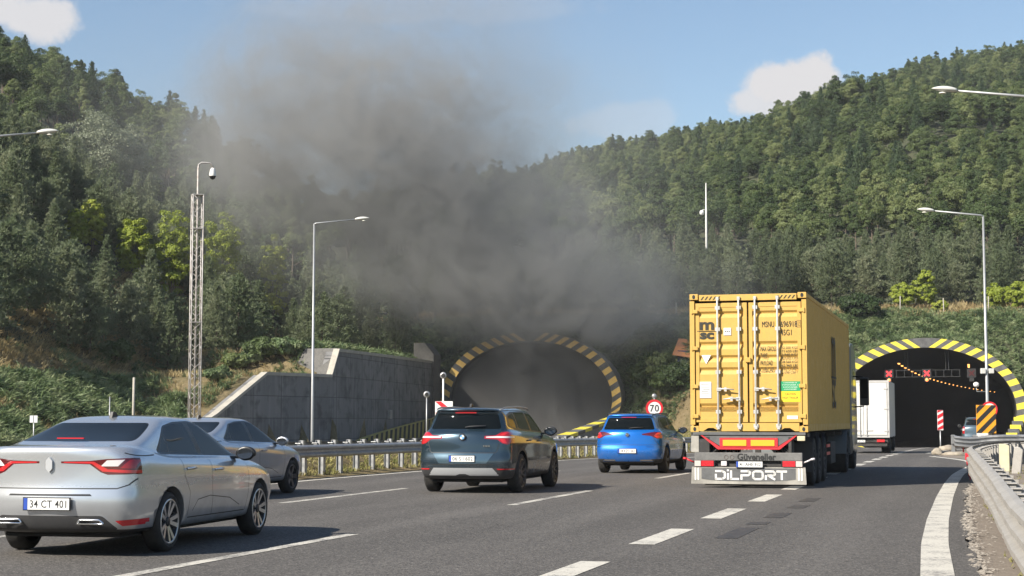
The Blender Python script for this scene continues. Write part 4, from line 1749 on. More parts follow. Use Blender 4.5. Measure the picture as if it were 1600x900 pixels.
def cut_wheels(me, cyl):
    """cyl: list of (y, z, r, x_in, x_out) wells on both sides"""
    o = bpy.data.objects.new('b', me)
    COL.objects.link(o)
    cb_ = MB()
    for (y, z, r, xi, xo) in cyl:
        for s in (1, -1):
            cb_.lathe([(s * xi, 0.0005), (s * xi, r), (s * xo, r), (s * xo, .0005)], 40, 'x', (0, y, z), 0, False)
    cm = cb_.mesh('c', [M_UNDER])
    bm = bmesh.new()
    bm.from_mesh(cm)
    bmesh.ops.remove_doubles(bm, verts=bm.verts, dist=.002)
    bmesh.ops.recalc_face_normals(bm, faces=bm.faces)
    bm.to_mesh(cm)
    bm.free()
    c = bpy.data.objects.new('c', cm)
    COL.objects.link(c)
    md = o.modifiers.new('b', 'BOOLEAN')
    md.operation = 'DIFFERENCE'
    md.object = c
    md.solver = 'EXACT'
    me2 = bpy.data.meshes.new_from_object(o.evaluated_get(bpy.context.evaluated_depsgraph_get()))
    bpy.data.objects.remove(o)
    bpy.data.objects.remove(c)
    bm = bmesh.new()
    bm.from_mesh(me2)
    bmesh.ops.recalc_face_normals(bm, faces=bm.faces)
    for f in bm.faces:
        f.smooth = True
        f.material_index = 0
        ce = f.calc_center_median()
        for (y, z, r, xi, xo) in cyl:
            d = math.hypot(ce.y - y, ce.z - z)
            if d < r * 1.002 and abs(f.normal.x) < .5 and d > r * .9 and (ce.y - y) * f.normal.y + (ce.z - z) * f.normal.z < -.3 * d:
                f.material_index = 1
                f.smooth = False
            if d < r * .999 and abs(abs(ce.x) - xi) < .01:
                f.material_index = 1
                f.smooth = False
    return bm


def make_wheel(R, wdt, style, parent, loc, left=False):
    w = bpy.data.objects.new('wheel', None)
    COL.objects.link(w)
    w.parent = parent
    w.location = loc
    if left:
        w.rotation_euler = (0, 0, math.pi)
    rr = R * style.get('rimf', .70)
    h = wdt / 2
    MB().lathe([(-h + .01, rr), (-h, rr + .03), (-h, R - .05), (-h + .03, R - .006), (-h + .06, R), (h - .06, R), (h - .03, R - .006), (h, R - .05), (h, rr + .03), (h - .015, rr)], 40, 'x').build('tyre', M_TYRE, w)
    rim = MB()
    rim.lathe([(h - .012, rr + .004), (h - .006, rr - .012), (h - .03, rr - .022), (h - .10, rr - .04), (h - .12, 0.02)], 40, 'x', mi=1)
    rim.lathe([(h - .010, rr + .006), (h - .002, rr - .006), (h - .012, rr - .018)], 40, 'x', mi=0)
    n = style['n']
    for k in range(n):
        for sgn in ((-1, 1) if style.get('pair') else (0,)):
            a = 2 * math.pi * k / n + sgn * style.get('gap', .12)
            a2 = 2 * math.pi * k / n + sgn * style.get('gap2', .2) + style.get('twist', 0)
            w0, w1 = style.get('w0', .035), style.get('w1', .03)
            r0, r1 = R * .14, rr - .012
            def P(r, an, off, x):
                return (x, r * math.cos(an) - off * math.sin(an), r * math.sin(an) + off * math.cos(an))
            vs = [P(r0, a, -w0 / 2, h - .035), P(r0, a, w0 / 2, h - .035), P(r1, a2, w1 / 2, h - .010), P(r1, a2, -w1 / 2, h - .010),
                  P(r0, a, -w0 / 2, h - .075), P(r0, a, w0 / 2, h - .075), P(r1, a2, w1 / 2, h - .05), P(r1, a2, -w1 / 2, h - .05)]
            rim.add(vs, [(0, 1, 2, 3), (0, 3, 7, 4), (1, 5, 6, 2), (3, 2, 6, 7)], 0)
    rim.lathe([(h - .075, R * .17), (h - .03, R * .165), (h - .022, R * .12), (h - .020, 0.001)], 24, 'x', mi=style.get('hubm', 0))
    rim.build('rim', [style['m'], M_RIMBK], w, fix=False)
    return w


def mirror_part(parent, side, x, y, z, m, s=1.0):
    bm = bmesh.new()
    bmesh.ops.create_uvsphere(bm, u_segments=20, v_segments=12, radius=1)
    for v in bm.verts:
        c = v.co
        yy = c.y
        if yy < -.25:
            c.y = -.25 + (yy + .25) * .12
        v.co = Vector((c.x * .125 * s * (1 - .18 * (c.z < -.3)), c.y * .10 * s, c.z * .085 * s))
    me = bpy.data.meshes.new('mirror')
    bm.to_mesh(me)
    bm.free()
    me.materials.append(m)
    me.polygons.foreach_set('use_smooth', [True] * len(me.polygons))
    o = link_mesh('mirror', me, parent)
    o.location = (side * (x + .13), y, z)
    MB().box((-side * .14, .03, -.045), (.13, .07, .03)).build('mirror_arm', M_TRIM, o)
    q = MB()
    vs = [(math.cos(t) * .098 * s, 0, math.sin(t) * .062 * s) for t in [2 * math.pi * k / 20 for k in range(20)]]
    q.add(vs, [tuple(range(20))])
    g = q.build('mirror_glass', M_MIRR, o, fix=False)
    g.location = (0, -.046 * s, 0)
    return o


def plate_part(parent, y, z, text, w=.52, h=.112, tilt=0.08, x=0):
    o = MB().box((0, 0, 0), (w + .02, .012, h + .02)).build('number_plate', M_TRIM, parent)
    o.location = (x, y, z)
    o.rotation_euler = (-tilt, 0, 0)
    MB().box((0, -.008, 0), (w, .006, h)).build('plate_face', M_PLATE, o)
    q = MB()
    q.box((-w / 2 + .022, -.012, 0), (.042, .003, h), 1)
    rear_text(q, text, .02, -.0125, 0, w * .80, h * .66, .006, 0, 1.05)
    q.build('plate_text', [M_BLACK, M_PLATEBLUE], o, fix=False)
    return o


def shell_part(name, data, mats, parent, mi=None):
    mb = MB()
    for k, (V_, F_) in enumerate(data):
        mb.add(V_, F_, (mi[k] if mi else 0), True)
    me = mb.mesh(name, mats)
    return link_mesh(name, me, parent)


def sx_pred(f):
    return f.material_index == 0 and f.normal.x > .25


def finish_body(bm, mats, parent):
    me = bpy.data.meshes.new('body')
    bm.to_mesh(me)
    bm.free()
    me.materials.clear()
    for m in mats:
        me.materials.append(m)
    return link_mesh('body', me, parent)


def both(bm, poly, off=0.0):
    """cut the same side outline into the right and the left flank"""
    out = []
    for s in (1, -1):
        out.append(carve(bm, poly, 'x', lambda f: f.material_index == 0 and f.normal.x * s > .22, off))
    return out


def rearp(bm, poly, ymax, off=0.0, mirror=False, nmin=-2.0):
    out = [carve(bm, poly, 'y', lambda f: f.material_index == 0 and f.calc_center_median().y < ymax and f.normal.y < nmin * -1 if False else (f.material_index == 0 and max(v.co.y for v in f.verts) < ymax), off)]
    if mirror:
        p2 = [(-a, b) for a, b in reversed(poly)]
        out.append(carve(bm, p2, 'y', lambda f: f.material_index == 0 and max(v.co.y for v in f.verts) < ymax, off))
    return out


def arc(cx, cz, r, a0, a1, n):
    return [(cx + r * math.cos(rad(a0 + (a1 - a0) * i / n)), cz + r * math.sin(rad(a0 + (a1 - a0) * i / n))) for i in range(n + 1)]


def gap_strip(bm, pts, w=.009, flank=True):
    """a dark shut line along a side polyline"""
    out = []
    for (a, b) in zip(pts, pts[1:]):
        d = Vector((b[0] - a[0], b[1] - a[1])).normalized()
        n = Vector((-d.y, d.x)) * w / 2
        poly = [(a[0] + n.x, a[1] + n.y), (b[0] + n.x, b[1] + n.y), (b[0] - n.x, b[1] - n.y), (a[0] - n.x, a[1] - n.y)]
        if flank:
            out += both(bm, poly)
        else:
            out += rearp(bm, poly, .8)
    return out


def round_poly(pts, r, n=3):
    """round the corners of a polygon"""
    out = []
    N_ = len(pts)
    for i in range(N_):
        p0, p, p1 = Vector(pts[i - 1]), Vector(pts[i]), Vector(pts[(i + 1) % N_])
        a, b = (p0 - p), (p1 - p)
        ra = min(r, a.length * .4, b.length * .4)
        A, B = p + a.normalized() * ra, p + b.normalized() * ra
        for k in range(n + 1):
            t = k / n
            q = A * (1 - t) ** 2 + p * 2 * t * (1 - t) + B * t ** 2
            out.append((q.x, q.y))
    return out


# ------------------------------------------------------------------ sedan
def build_sedan(name, label, loc, heading, paint, spec):
    root = thing(name, label, 'car', loc, -rad(heading))
    L = 4.63
    lip = spec.get('lip', 1.13)
    rings = [
        dict(z=.235, yr=.30, yf=4.40, w=.74, br=.1),
        dict(z=.245, yr=.13, yf=4.52, w=.84, br=.13),
        dict(z=.30, yr=.06, yf=4.58, w=.875, br=.14),
        dict(z=.46, yr=.01, yf=4.63, w=.905, br=.15),
        dict(z=[(0, .60), (4.6, .56)], yr=.00, yf=4.64, w=.915, br=.15),
        dict(z=[(0, .70), (4.6, .64)], yr=.03, yf=4.63, w=.905, br=.15),
        dict(z=[(0, .86), (2, .79), (4.6, .71)], yr=.04, yf=4.58, w=.910, br=.15),
        dict(z=[(0, .99), (1, .93), (2.6, .88), (4.5, .76)], yr=.04, yf=4.48, w=.895, br=.15),
        dict(z=[(0, lip - .06), (.6, 1.0), (2.6, .925), (3.6, .89), (4.4, .80)], yr=.035, yf=4.34, w=.862, br=.15, cr=.26, cf=.5),
        dict(z=[(0, lip), (.5, lip - .03), (1, 1.0), (2.6, .955), (3.6, .915), (4.4, .825)], yr=.05, yf=4.22, w=.82, br=.15, cr=.3, cf=.55),
        dict(z=[(0, lip + .005), (.5, lip - .015), (1, 1.02), (2.6, .975), (3.4, .95), (4.2, .87)], yr=.13, yf=4.0, w=.775, br=.10, cr=.3, cf=.5),
        dict(z=[(0, lip - .0), (.45, lip - .005), (1, 1.045), (2.6, .995), (3.4, .985), (3.7, .95)], yr=.34, yf=3.62, w=.745, br=.06, cr=.25, cf=.35),
        dict(z=[(0, lip + .04), (.7, lip + .03), (1.2, 1.09), (2.6, 1.05), (3.4, 1.03)], yr=.50, yf=3.42, w=.728, br=.06, cr=.22, cf=.28),
        dict(z=[(.7, 1.275), (2.6, 1.23), (3.2, 1.215)], yr=.93, yf=3.02, w=.655, br=.07, cr=.18, cf=.25),
        dict(z=[(1.1, 1.375), (1.8, 1.40), (2.6, 1.375)], yr=1.27, yf=2.66, w=.575, br=.07, cr=.15, cf=.25),
        dict(z=[(1.2, 1.41), (1.8, 1.43), (2.5, 1.41)], yr=1.40, yf=2.50, w=.51, br=.07, cr=.15, cf=.2),
        dict(z=[(1.3, 1.435), (1.9, 1.452), (2.5, 1.435)], yr=1.55, yf=2.36, w=.34, br=.05, cr=.12, cf=.15),
    ]
    wf = [(0, .955), (.5, .985), (1.1, 1.0), (3.3, 1.0), (4.1, .975), (4.64, .93)]
    me = shell(rings, wf, L)
    ra, fa, WR = 1.03, 3.74, .318
    bm = cut_wheels(me, [(ra, .325, .365, .60, 1.2), (fa, .325, .36, .60, 1.2)])
    # side glass
    trim_out = round_poly([(.98, 1.075), (1.40, 1.330), (1.75, 1.375), (2.20, 1.385), (2.62, 1.335), (3.34, 1.015), (3.36, .965), (1.0, 1.03)], .05)
    tr = both(bm, trim_out)
    fr = shell_part('window_frame', tr, [M_TRIM], root)
    b2 = bmesh.new()
    b2.from_mesh(fr.data)
    for v in b2.verts:
        pass
    b2.normal_update()
    panes = [round_poly([(1.04, 1.075), (1.30, 1.235), (1.30, 1.045), (1.05, 1.05)], .02),
             round_poly([(1.325, 1.25), (1.46, 1.325), (1.75, 1.355), (2.02, 1.362), (2.12, 1.005), (1.325, 1.04)], .035),
             round_poly([(2.15, 1.362), (2.28, 1.355), (2.60, 1.315), (3.20, 1.04), (3.22, .985), (2.24, .99)], .035)]
    pd = []
    for P_ in panes:
        for s in (1, -1):
            pd.append(carve(b2, P_, 'x', lambda f: f.calc_center_median().x * s > 0, 0))
    b2.to_mesh(fr.data)
    b2.free()
    for k in range(0, len(pd), 2):
        shell_part('side_window', pd[k:k + 1], [M_GLASS], fr)
        shell_part('side_window', pd[k + 1:k + 2], [M_GLASS], fr)
    # chrome waist strip
    st = both(bm, [(1.0, 1.028), (1.0, 1.018), (3.30, .953), (3.30, .963)])
    shell_part('waist_strip', st, [M_CHROME], root)
    # rear window
    rw = round_poly([(-.645, 1.172), (.645, 1.172), (.53, 1.365), (-.53, 1.365)], .05)
    d = [carve(bm, rw, 'y', lambda f: f.material_index == 0 and f.normal.y < -.1 and .25 < f.calc_center_median().y < 1.7)]
    wn = shell_part('rear_window', d, [M_GLASS], root)
    MB().box((0, .49, lip + .075), (.30, .03, .012)).build('brake_light', M_TAILB, wn)
    # windscreen
    d = [carve(bm, round_poly([(-.68, 1.03), (.68, 1.03), (.54, 1.355), (-.54, 1.355)], .06), 'y', lambda f: f.material_index == 0 and f.normal.y > .1 and 2.2 < f.calc_center_median().y < 3.6)]
    shell_part('windscreen', d, [M_GLASS], root)
    if spec.get('lamps', 'wide') == 'wide':
        # tail lamps with thin inward arms
        lp = [(.12, .975), (.12, .955), (.42, .945), (.53, .865), (.60, .84), (.99, .845), (.99, 1.015), (.60, 1.0), (.42, .98)]
        for s in (1, -1):
            P_ = [(a * s, b) for a, b in lp]
            d = carve(bm, P_, 'y', lambda f: f.material_index == 0 and f.calc_center_median().y < .36, .001)
            o = shell_part('tail_lamp', [d], [M_TAILD], root)
            b3 = bmesh.new()
            b3.from_mesh(o.data)
            q1 = carve(b3, [(a * s, b) for a, b in [(.15, .97), (.15, .96), (.44, .952), (.55, .872), (.88, .852), (.88, .885), (.60, .895), (.46, .972)]], 'y', lambda f: True, .002)
            q2 = carve(b3, [(a * s, b) for a, b in [(.53, .925), (.59, .985), (.76, .992), (.70, .925)]], 'y', lambda f: True, .002)
            q3 = carve(b3, [(a * s, b) for a, b in [(.72, .905), (.84, .90), (.86, .99), (.80, .99)]], 'y', lambda f: True, .002)
            b3.to_mesh(o.data)
            b3.free()
            if q1[0]:
                shell_part('red_lens', [q1], [M_TAILB], o)
            if q2[0]:
                shell_part('clear_lens', [q2], [M_TAILW], o)
            if q3[0]:
                shell_part('red_lens', [q3], [M_TAIL], o)
    else:
        for s in (1, -1):
            P_ = [(a * s, b) for a, b in [(.50, .80), (.99, .80), (.99, .97), (.56, .98)]]
            d = carve(bm, P_, 'y', lambda f: f.material_index == 0 and f.calc_center_median().y < .36, .001)
            shell_part('tail_lamp', [d], [M_TAIL], root)
    # shut lines
    g_ = gap_strip(bm, [(1.35, .99), (1.38, .80), (1.52, .62), (1.50, .36)]) + gap_strip(bm, [(2.18, .96), (2.17, .60), (2.20, .33)]) + gap_strip(bm, [(3.30, .93), (3.34, .70), (3.26, .33)]) \
        + gap_strip(bm, [(1.52, .335), (3.24, .33)], .012)
    for h_ in (0, 1):
        shell_part('door_line', [x for x in g_[h_::2] if x[1]], [M_BLACK], root)
    g_ = gap_strip(bm, [(-.86, .80), (-.80, .735), (-.70, .70), (.70, .70), (.80, .735), (.86, .80)], .012, False)
    g_ += gap_strip(bm, [(.74, 1.06), (.86, 1.02)], .009, False) + gap_strip(bm, [(-.74, 1.06), (-.86, 1.02)], .009, False)
    shell_part('boot_line', [x for x in g_ if x[1]], [M_BLACK], root)
    # plate recess edge, bumper insert
    d = rearp(bm, [(-.46, .625), (.46, .625), (.44, .645), (-.44, .645)], .6)
    shell_part('plate_recess', d, [M_TRIM], root)
    d = rearp(bm, round_poly([(-.70, .285), (.70, .285), (.56, .425), (-.56, .425)], .03), .6)
    ins = shell_part('bumper_insert', d, [M_PLASTIC], root)
    d = rearp(bm, [(-1, .20), (1, .20), (1, .285), (-1, .285)], .7)
    shell_part('lower_skirt', d, [M_TRIM], root)
    for s in (1, -1):
        P_ = round_poly([(s * .30, .345), (s * .33, .385), (s * .55, .385), (s * .60, .345)], .015)
        mb = MB()
        pts = [(a, .045, b) for a, b in P_]
        mb.tube(pts + [pts[0]], .011, 6)
        mb.build('exhaust_trim', M_CHROME, ins)
        P_ = [(s * .68, .375), (s * .90, .39), (s * .88, .33), (s * .74, .32)]
        d = carve(bm, P_, 'y', lambda f: f.material_index == 0 and f.calc_center_median().y < .5, .002)
        shell_part('reflector', [d], [M_TAILB], root)
    # side lower sculpt and handles
    for s in (1, -1):
        for (y, z) in ((1.55, .865), (2.36, .835)):
            mb = MB()
            mb.tube([(0, -.11, 0), (s * .028, -.08, .006), (s * .034, 0, .008), (s * .028, .08, .006), (0, .11, 0)], .013, 8)
            o = mb.build('door_handle', M_CHROME if spec.get('chrome') else paint, root)
            o.location = (s * .905, y, z)
    dl_ = []
    for s in (1, -1):
        pass
    d = gap_strip(bm, [(1.62, .40), (1.75, .52), (2.1, .55), (2.7, .50), (3.05, .40)], .010)
    for h_ in (0, 1):
        shell_part('door_crease', d[h_::2], [M_TRIM], root)
    finish_body(bm, [paint, M_UNDER], root)
    for s in (1, -1):
        mirror_part(root, s, .84, 3.05, 1.0, spec.get('mirror', M_TRIM))
    yp = -.012
    plate_part(root, -.012, .545, spec['plate'], .50, .115, 0)
    if spec.get('badge'):
        MB().prism(round_poly([(-.035, .90), (0, .86), (.035, .90), (.035, .98), (0, 1.02), (-.035, .98)], .01), .015, .045, 'y').build('badge', M_SKID, root, bevel=.004)
    # fin aerial
    MB().prism([(1.42, 1.41), (1.60, 1.43), (1.52, 1.485), (1.46, 1.49)], -.02, .02, 'x').build('roof_aerial', M_BLACK, root, bevel=.005)
    # underside
    MB().box((0, 2.35, .24), (1.3, 4.0, .10)).build('underbody', M_UNDER, root, bevel=.02)
    for y in (ra, fa):
        for s in (1, -1):
            make_wheel(WR, .215, spec['wheel'], root, (s * .79, y, WR), s < 0)
    return root


# ------------------------------------------------------------------ SUV
def build_suv(name, label, loc, heading, paint, spec):
    k = spec['k']                      # scale of length, width, height against the base 4.75 x 1.92 x 1.66
    root = thing(name, label, 'car', loc, -rad(heading))
    rings = [
        dict(z=.27, yr=.32, yf=4.50, w=.78, br=.08),
        dict(z=.28, yr=.14, yf=4.62, w=.88, br=.12),
        dict(z=.36, yr=.06, yf=4.68, w=.925, br=.15),
        dict(z=.52, yr=.00, yf=4.74, w=.955, br=.16),
        dict(z=[(0, .66), (4.7, .64)], yr=.00, yf=4.75, w=.965, br=.16),
        dict(z=[(0, .78), (4.7, .76)], yr=.045, yf=4.74, w=.952, br=.16),
        dict(z=[(0, .93), (2, .92), (4.7, .86)], yr=.05, yf=4.70, w=.958, br=.16),
        dict(z=[(0, 1.06), (2, 1.03), (4.6, .92)], yr=.07, yf=4.62, w=.945, br=.16),
        dict(z=[(0, 1.15), (1, 1.11), (2.6, 1.07), (4.5, .98)], yr=.10, yf=4.48, w=.912, br=.17, cr=.26, cf=.5),
        dict(z=[(0, 1.19), (1, 1.15), (2.6, 1.10), (3.6, 1.07), (4.4, 1.02)], yr=.14, yf=4.28, w=.875, br=.17, cr=.26, cf=.5),
        dict(z=[(0, 1.215), (1, 1.175), (2.6, 1.13), (3.4, 1.10), (4.2, 1.06)], yr=.18, yf=4.0, w=.838, br=.15, cr=.24, cf=.5),
        dict(z=[(0, 1.25), (1, 1.21), (2.6, 1.16), (3.5, 1.14)], yr=.205, yf=3.66, w=.815, br=.15, cr=.22, cf=.35),
        dict(z=[(0, 1.40), (1, 1.375), (2.6, 1.34), (3.3, 1.33)], yr=.30, yf=3.32, w=.765, br=.14, cr=.20, cf=.3),
        dict(z=[(0, 1.53), (1, 1.53), (2.6, 1.51), (3.0, 1.50)], yr=.37, yf=3.02, w=.705, br=.12, cr=.17, cf=.28),
        dict(z=[(0, 1.575), (1, 1.60), (1.9, 1.605), (2.8, 1.575)], yr=.30, yf=2.84, w=.655, br=.09, cr=.14, cf=.25),
        dict(z=[(0, 1.60), (1, 1.632), (1.9, 1.64), (2.8, 1.60)], yr=.30, yf=2.70, w=.585, br=.09, cr=.14, cf=.22),
        dict(z=[(0, 1.622), (1, 1.655), (1.9, 1.662), (2.7, 1.63)], yr=.42, yf=2.52, w=.36, br=.07, cr=.14, cf=.18),
    ]
    wf = [(0, .935), (.5, .975), (1.0, 1.0), (3.6, 1.0), (4.2, .975), (4.75, .92)]
    me = shell(rings, wf, 4.75)
    ra, fa, WR = .98, 3.84, spec.get('WR', .372)
    bm = cut_wheels(me, [(ra, .385, .425, .64, 1.2), (fa, .385, .42, .64, 1.2)])
    # cladding around arches and along the sills
    cl = []
    lim = spec.get('clad', .055)
    for (y, r) in ((ra, .425), (fa, .42)):
        o_ = arc(y, .385, r + lim, 0, 180, 12) + [(y - r - lim, .28), (y + r + lim, .28)]
        cl += both(bm, o_)
    cl += both(bm, [(ra + .3, .2), (fa - .3, .2), (fa - .3, .36), (ra + .3, .36)])
    cl += both(bm, [(-.05, .2), (.60, .2), (.60, .40), (-.05, .40)])
    for h_ in (0, 1):
        shell_part('cladding', [c for c in cl[h_::2] if c[1]], [spec.get('cladm', M_PLASTIC)], root)
    # side glass
    tp = spec['sideglass']
    tr = both(bm, round_poly(tp['outer'], .05))
    fr = shell_part('window_frame', tr, [M_TRIM], root)
    b2 = bmesh.new()
    b2.from_mesh(fr.data)
    pd = []
    for P_ in tp['panes']:
        for s in (1, -1):
            pd.append(carve(b2, round_poly(P_, .035), 'x', lambda f: f.calc_center_median().x * s > 0, 0))
    b2.to_mesh(fr.data)
    b2.free()
    for q in pd:
        if q[1]:
            shell_part('side_window', [q], [M_GLASS], fr)
    if tp.get('chrome'):
        st = []
        for (a, b) in zip(tp['chrome'], tp['chrome'][1:]):
            d = Vector((b[0] - a[0], b[1] - a[1])).normalized()
            n_ = Vector((-d.y, d.x)) * .008
            st += both(bm, [(a[0] + n_.x, a[1] + n_.y), (b[0] + n_.x, b[1] + n_.y), (b[0] - n_.x, b[1] - n_.y), (a[0] - n_.x, a[1] - n_.y)])
        shell_part('window_strip', [x for x in st if x[1]], [M_CHROME], root)
    # rear window (black surround, then glass)
    rw = spec['rearglass']
    d = [carve(bm, round_poly(rw, .05), 'y', lambda f: f.material_index == 0 and f.normal.y < -.05 and f.calc_center_median().y < .8)]
    wn = shell_part('rear_window', d, [M_GLASS], root)
    zt = max(p[1] for p in rw)
    mb = MB()
    zb = min(p[1] for p in rw)
    mb.tube([(.02, .20, zb + .035), (.10, .175, zb + .05), (.42, .215, zb + .065)], .010, 6)
    mb.tube([(.10, .178, zb + .05), (.42, .218, zb + .068)], .012, 5)
    mb.build('wiper', M_PLASTIC, wn)
    MB().box((0, .315, zt + .012), (.42, .03, .012)).build('brake_light', M_TAILB, wn)
    d = [carve(bm, round_poly([(-.74, 1.16), (.74, 1.16), (.60, 1.53), (-.60, 1.53)], .06), 'y', lambda f: f.material_index == 0 and f.normal.y > .1 and 2.3 < f.calc_center_median().y < 3.8)]
    shell_part('windscreen', d, [M_GLASS], root)
    # lamps
    for s in (1, -1):
        P_ = [(a * s, b) for a, b in spec['lamp']]
        d = carve(bm, P_, 'y', lambda f: f.material_index == 0 and f.calc_center_median().y < spec.get('lampy', .45), .001)
        o = shell_part('tail_lamp', [d], [spec.get('lampbase', M_TAIL)], root)
        b3 = bmesh.new()
        b3.from_mesh(o.data)
        for (poly, mm, nm) in spec['lampin']:
            q = carve(b3, [(a * s, b) for a, b in poly], 'y', lambda f: True, .002)
            if q[1]:
                shell_part(nm, [q], [mm], o)
        b3.to_mesh(o.data)
        b3.free()
    # shut lines
    g_ = gap_strip(bm, [(1.28, 1.12), (1.34, .95), (1.46, .70), (1.44, .42)]) + gap_strip(bm, [(2.22, 1.08), (2.20, .7), (2.24, .37)]) + gap_strip(bm, [(3.30, 1.06), (3.36, .8), (3.28, .38)])
    for h_ in (0, 1):
        shell_part('door_line', [x for x in g_[h_::2] if x[1]], [M_BLACK], root)
    g_ = gap_strip(bm, spec['hatchline'], .012, False)
    shell_part('hatch_line', [x for x in g_ if x[1]], [M_BLACK], root)
    # rear bumper parts
    for (nm, poly, mm, off) in spec['bumper']:
        d = rearp(bm, poly, .75, off)
        d = [x for x in d if x[1]]
        if d:
            shell_part(nm, d, [mm], root)
    finish_body(bm, [paint, M_UNDER], root)
    for s in (1, -1):
        mirror_part(root, s, .90, 3.12, 1.17, M_TRIM, 1.12)
        for (y, z) in ((1.55, 1.0), (2.42, .98)):
            mb = MB()
            mb.tube([(0, -.11, 0), (s * .03, -.08, .006), (s * .036, 0, .008), (s * .03, .08, .006), (0, .11, 0)], .014, 8)
            o = mb.build('door_handle', paint, root)
            o.location = (s * .948, y, z)
        mb = MB()
        zr = lambda y: float(np.interp(y, [.5, .7, 1.9, 2.6, 2.9], [1.60, 1.635, 1.66, 1.635, 1.59]))
        mb.tube([(s * (.655 if .6 < y < 2.7 else .63), y, zr(y)) for y in (.50, .62, .8, 1.2, 1.7, 2.2, 2.55, 2.7, 2.8)], .016, 8)
        mb.build('roof_rail', spec.get('railm', M_CHROME), root)
    plate_part(root, spec['platey'], spec['platez'], spec['plate'], .50, .112, 0)
    spec['extra'](root)
    MB().box((0, 2.4, .27), (1.4, 4.0, .12)).build('underbody', M_UNDER, root, bevel=.02)
    for y in (ra, fa):
        for s in (1, -1):
            make_wheel(WR, .245, spec['wheel'], root, (s * .835, y, WR), s < 0)
    root.scale = k
    return root


P_SILVER = paint_mat('silver_paint', (.60, .62, .645), .72, .27)
P_GREY = paint_mat('grey_silver_paint', (.47, .49, .53), .65, .30)
P_TEAL = paint_mat('dark_teal_paint', (.026, .050, .070), .6, .22)
P_BLUE = paint_mat('bright_blue_paint', (.004, .15, .56), .45, .25)

SED_W = dict(n=5, pair=True, gap=.17, gap2=.24, w0=.035, w1=.046, m=M_RIM, rimf=.74, hubm=1)
build_sedan('parked_car' if 0 else 'silver_sedan', 'large silver sedan with wide red tail lamps, nearest at the lower left', (-4.72, 16.86, 0), 11.6, P_SILVER,
            dict(plate='34 CT 401', badge=True, wheel=SED_W, chrome=True))
x, y = uv2xy(25.9, -13.55)
build_sedan('grey_sedan', 'blue-grey older sedan half hidden behind the nearest silver one', (x, y, 0), 15.6, P_GREY,
            dict(plate='06 BR 518', badge=False, wheel=dict(n=5, w0=.07, w1=.085, m=M_RIMD, rimf=.70), lamps='plain', mirror=P_GREY))


def suv_extra(root):
    # round emblem
    e = MB().lathe([(.0, .0), (.0, .062), (.012, .068), (.02, .068)], 28, 'y', (0, .032, 1.075), smooth=False).build('emblem', M_BLACK, root)
    q = MB()
    for k in range(4):
        vs = [(0, .0, 0)] + [(.043 * math.cos(t), 0, .043 * math.sin(t)) for t in [math.pi / 2 * (k + i / 6) for i in range(7)]]
        q.add([(a, .029, c + 1.075) for a, b, c in vs], [tuple(range(8))], k % 2)
    q.build('emblem_quarters', [M_SIGNW, mat('emblem_blue', (.10, .35, .75), .3)], e, fix=False)
    rear_text(MB(), 'X3', .46, .072, .905, .11, .04, .006).build('badge_text', M_CHROME, root, fix=False) if 0 else None
    q = MB()
    for i, (dx, w) in enumerate(((0, .02), (.032, .016), (.06, .02), (.09, .012), (.112, .012))):
        q.box((.42 + dx, .066, .905), (w, .006, .030))
    q.build('badge_text', M_CHROME, root)
    MB().prism([(.62, 1.655), (.80, 1.665), (.72, 1.715), (.66, 1.715)], -.02, .02, 'x').build('roof_aerial', M_BLACK, root, bevel=.005)


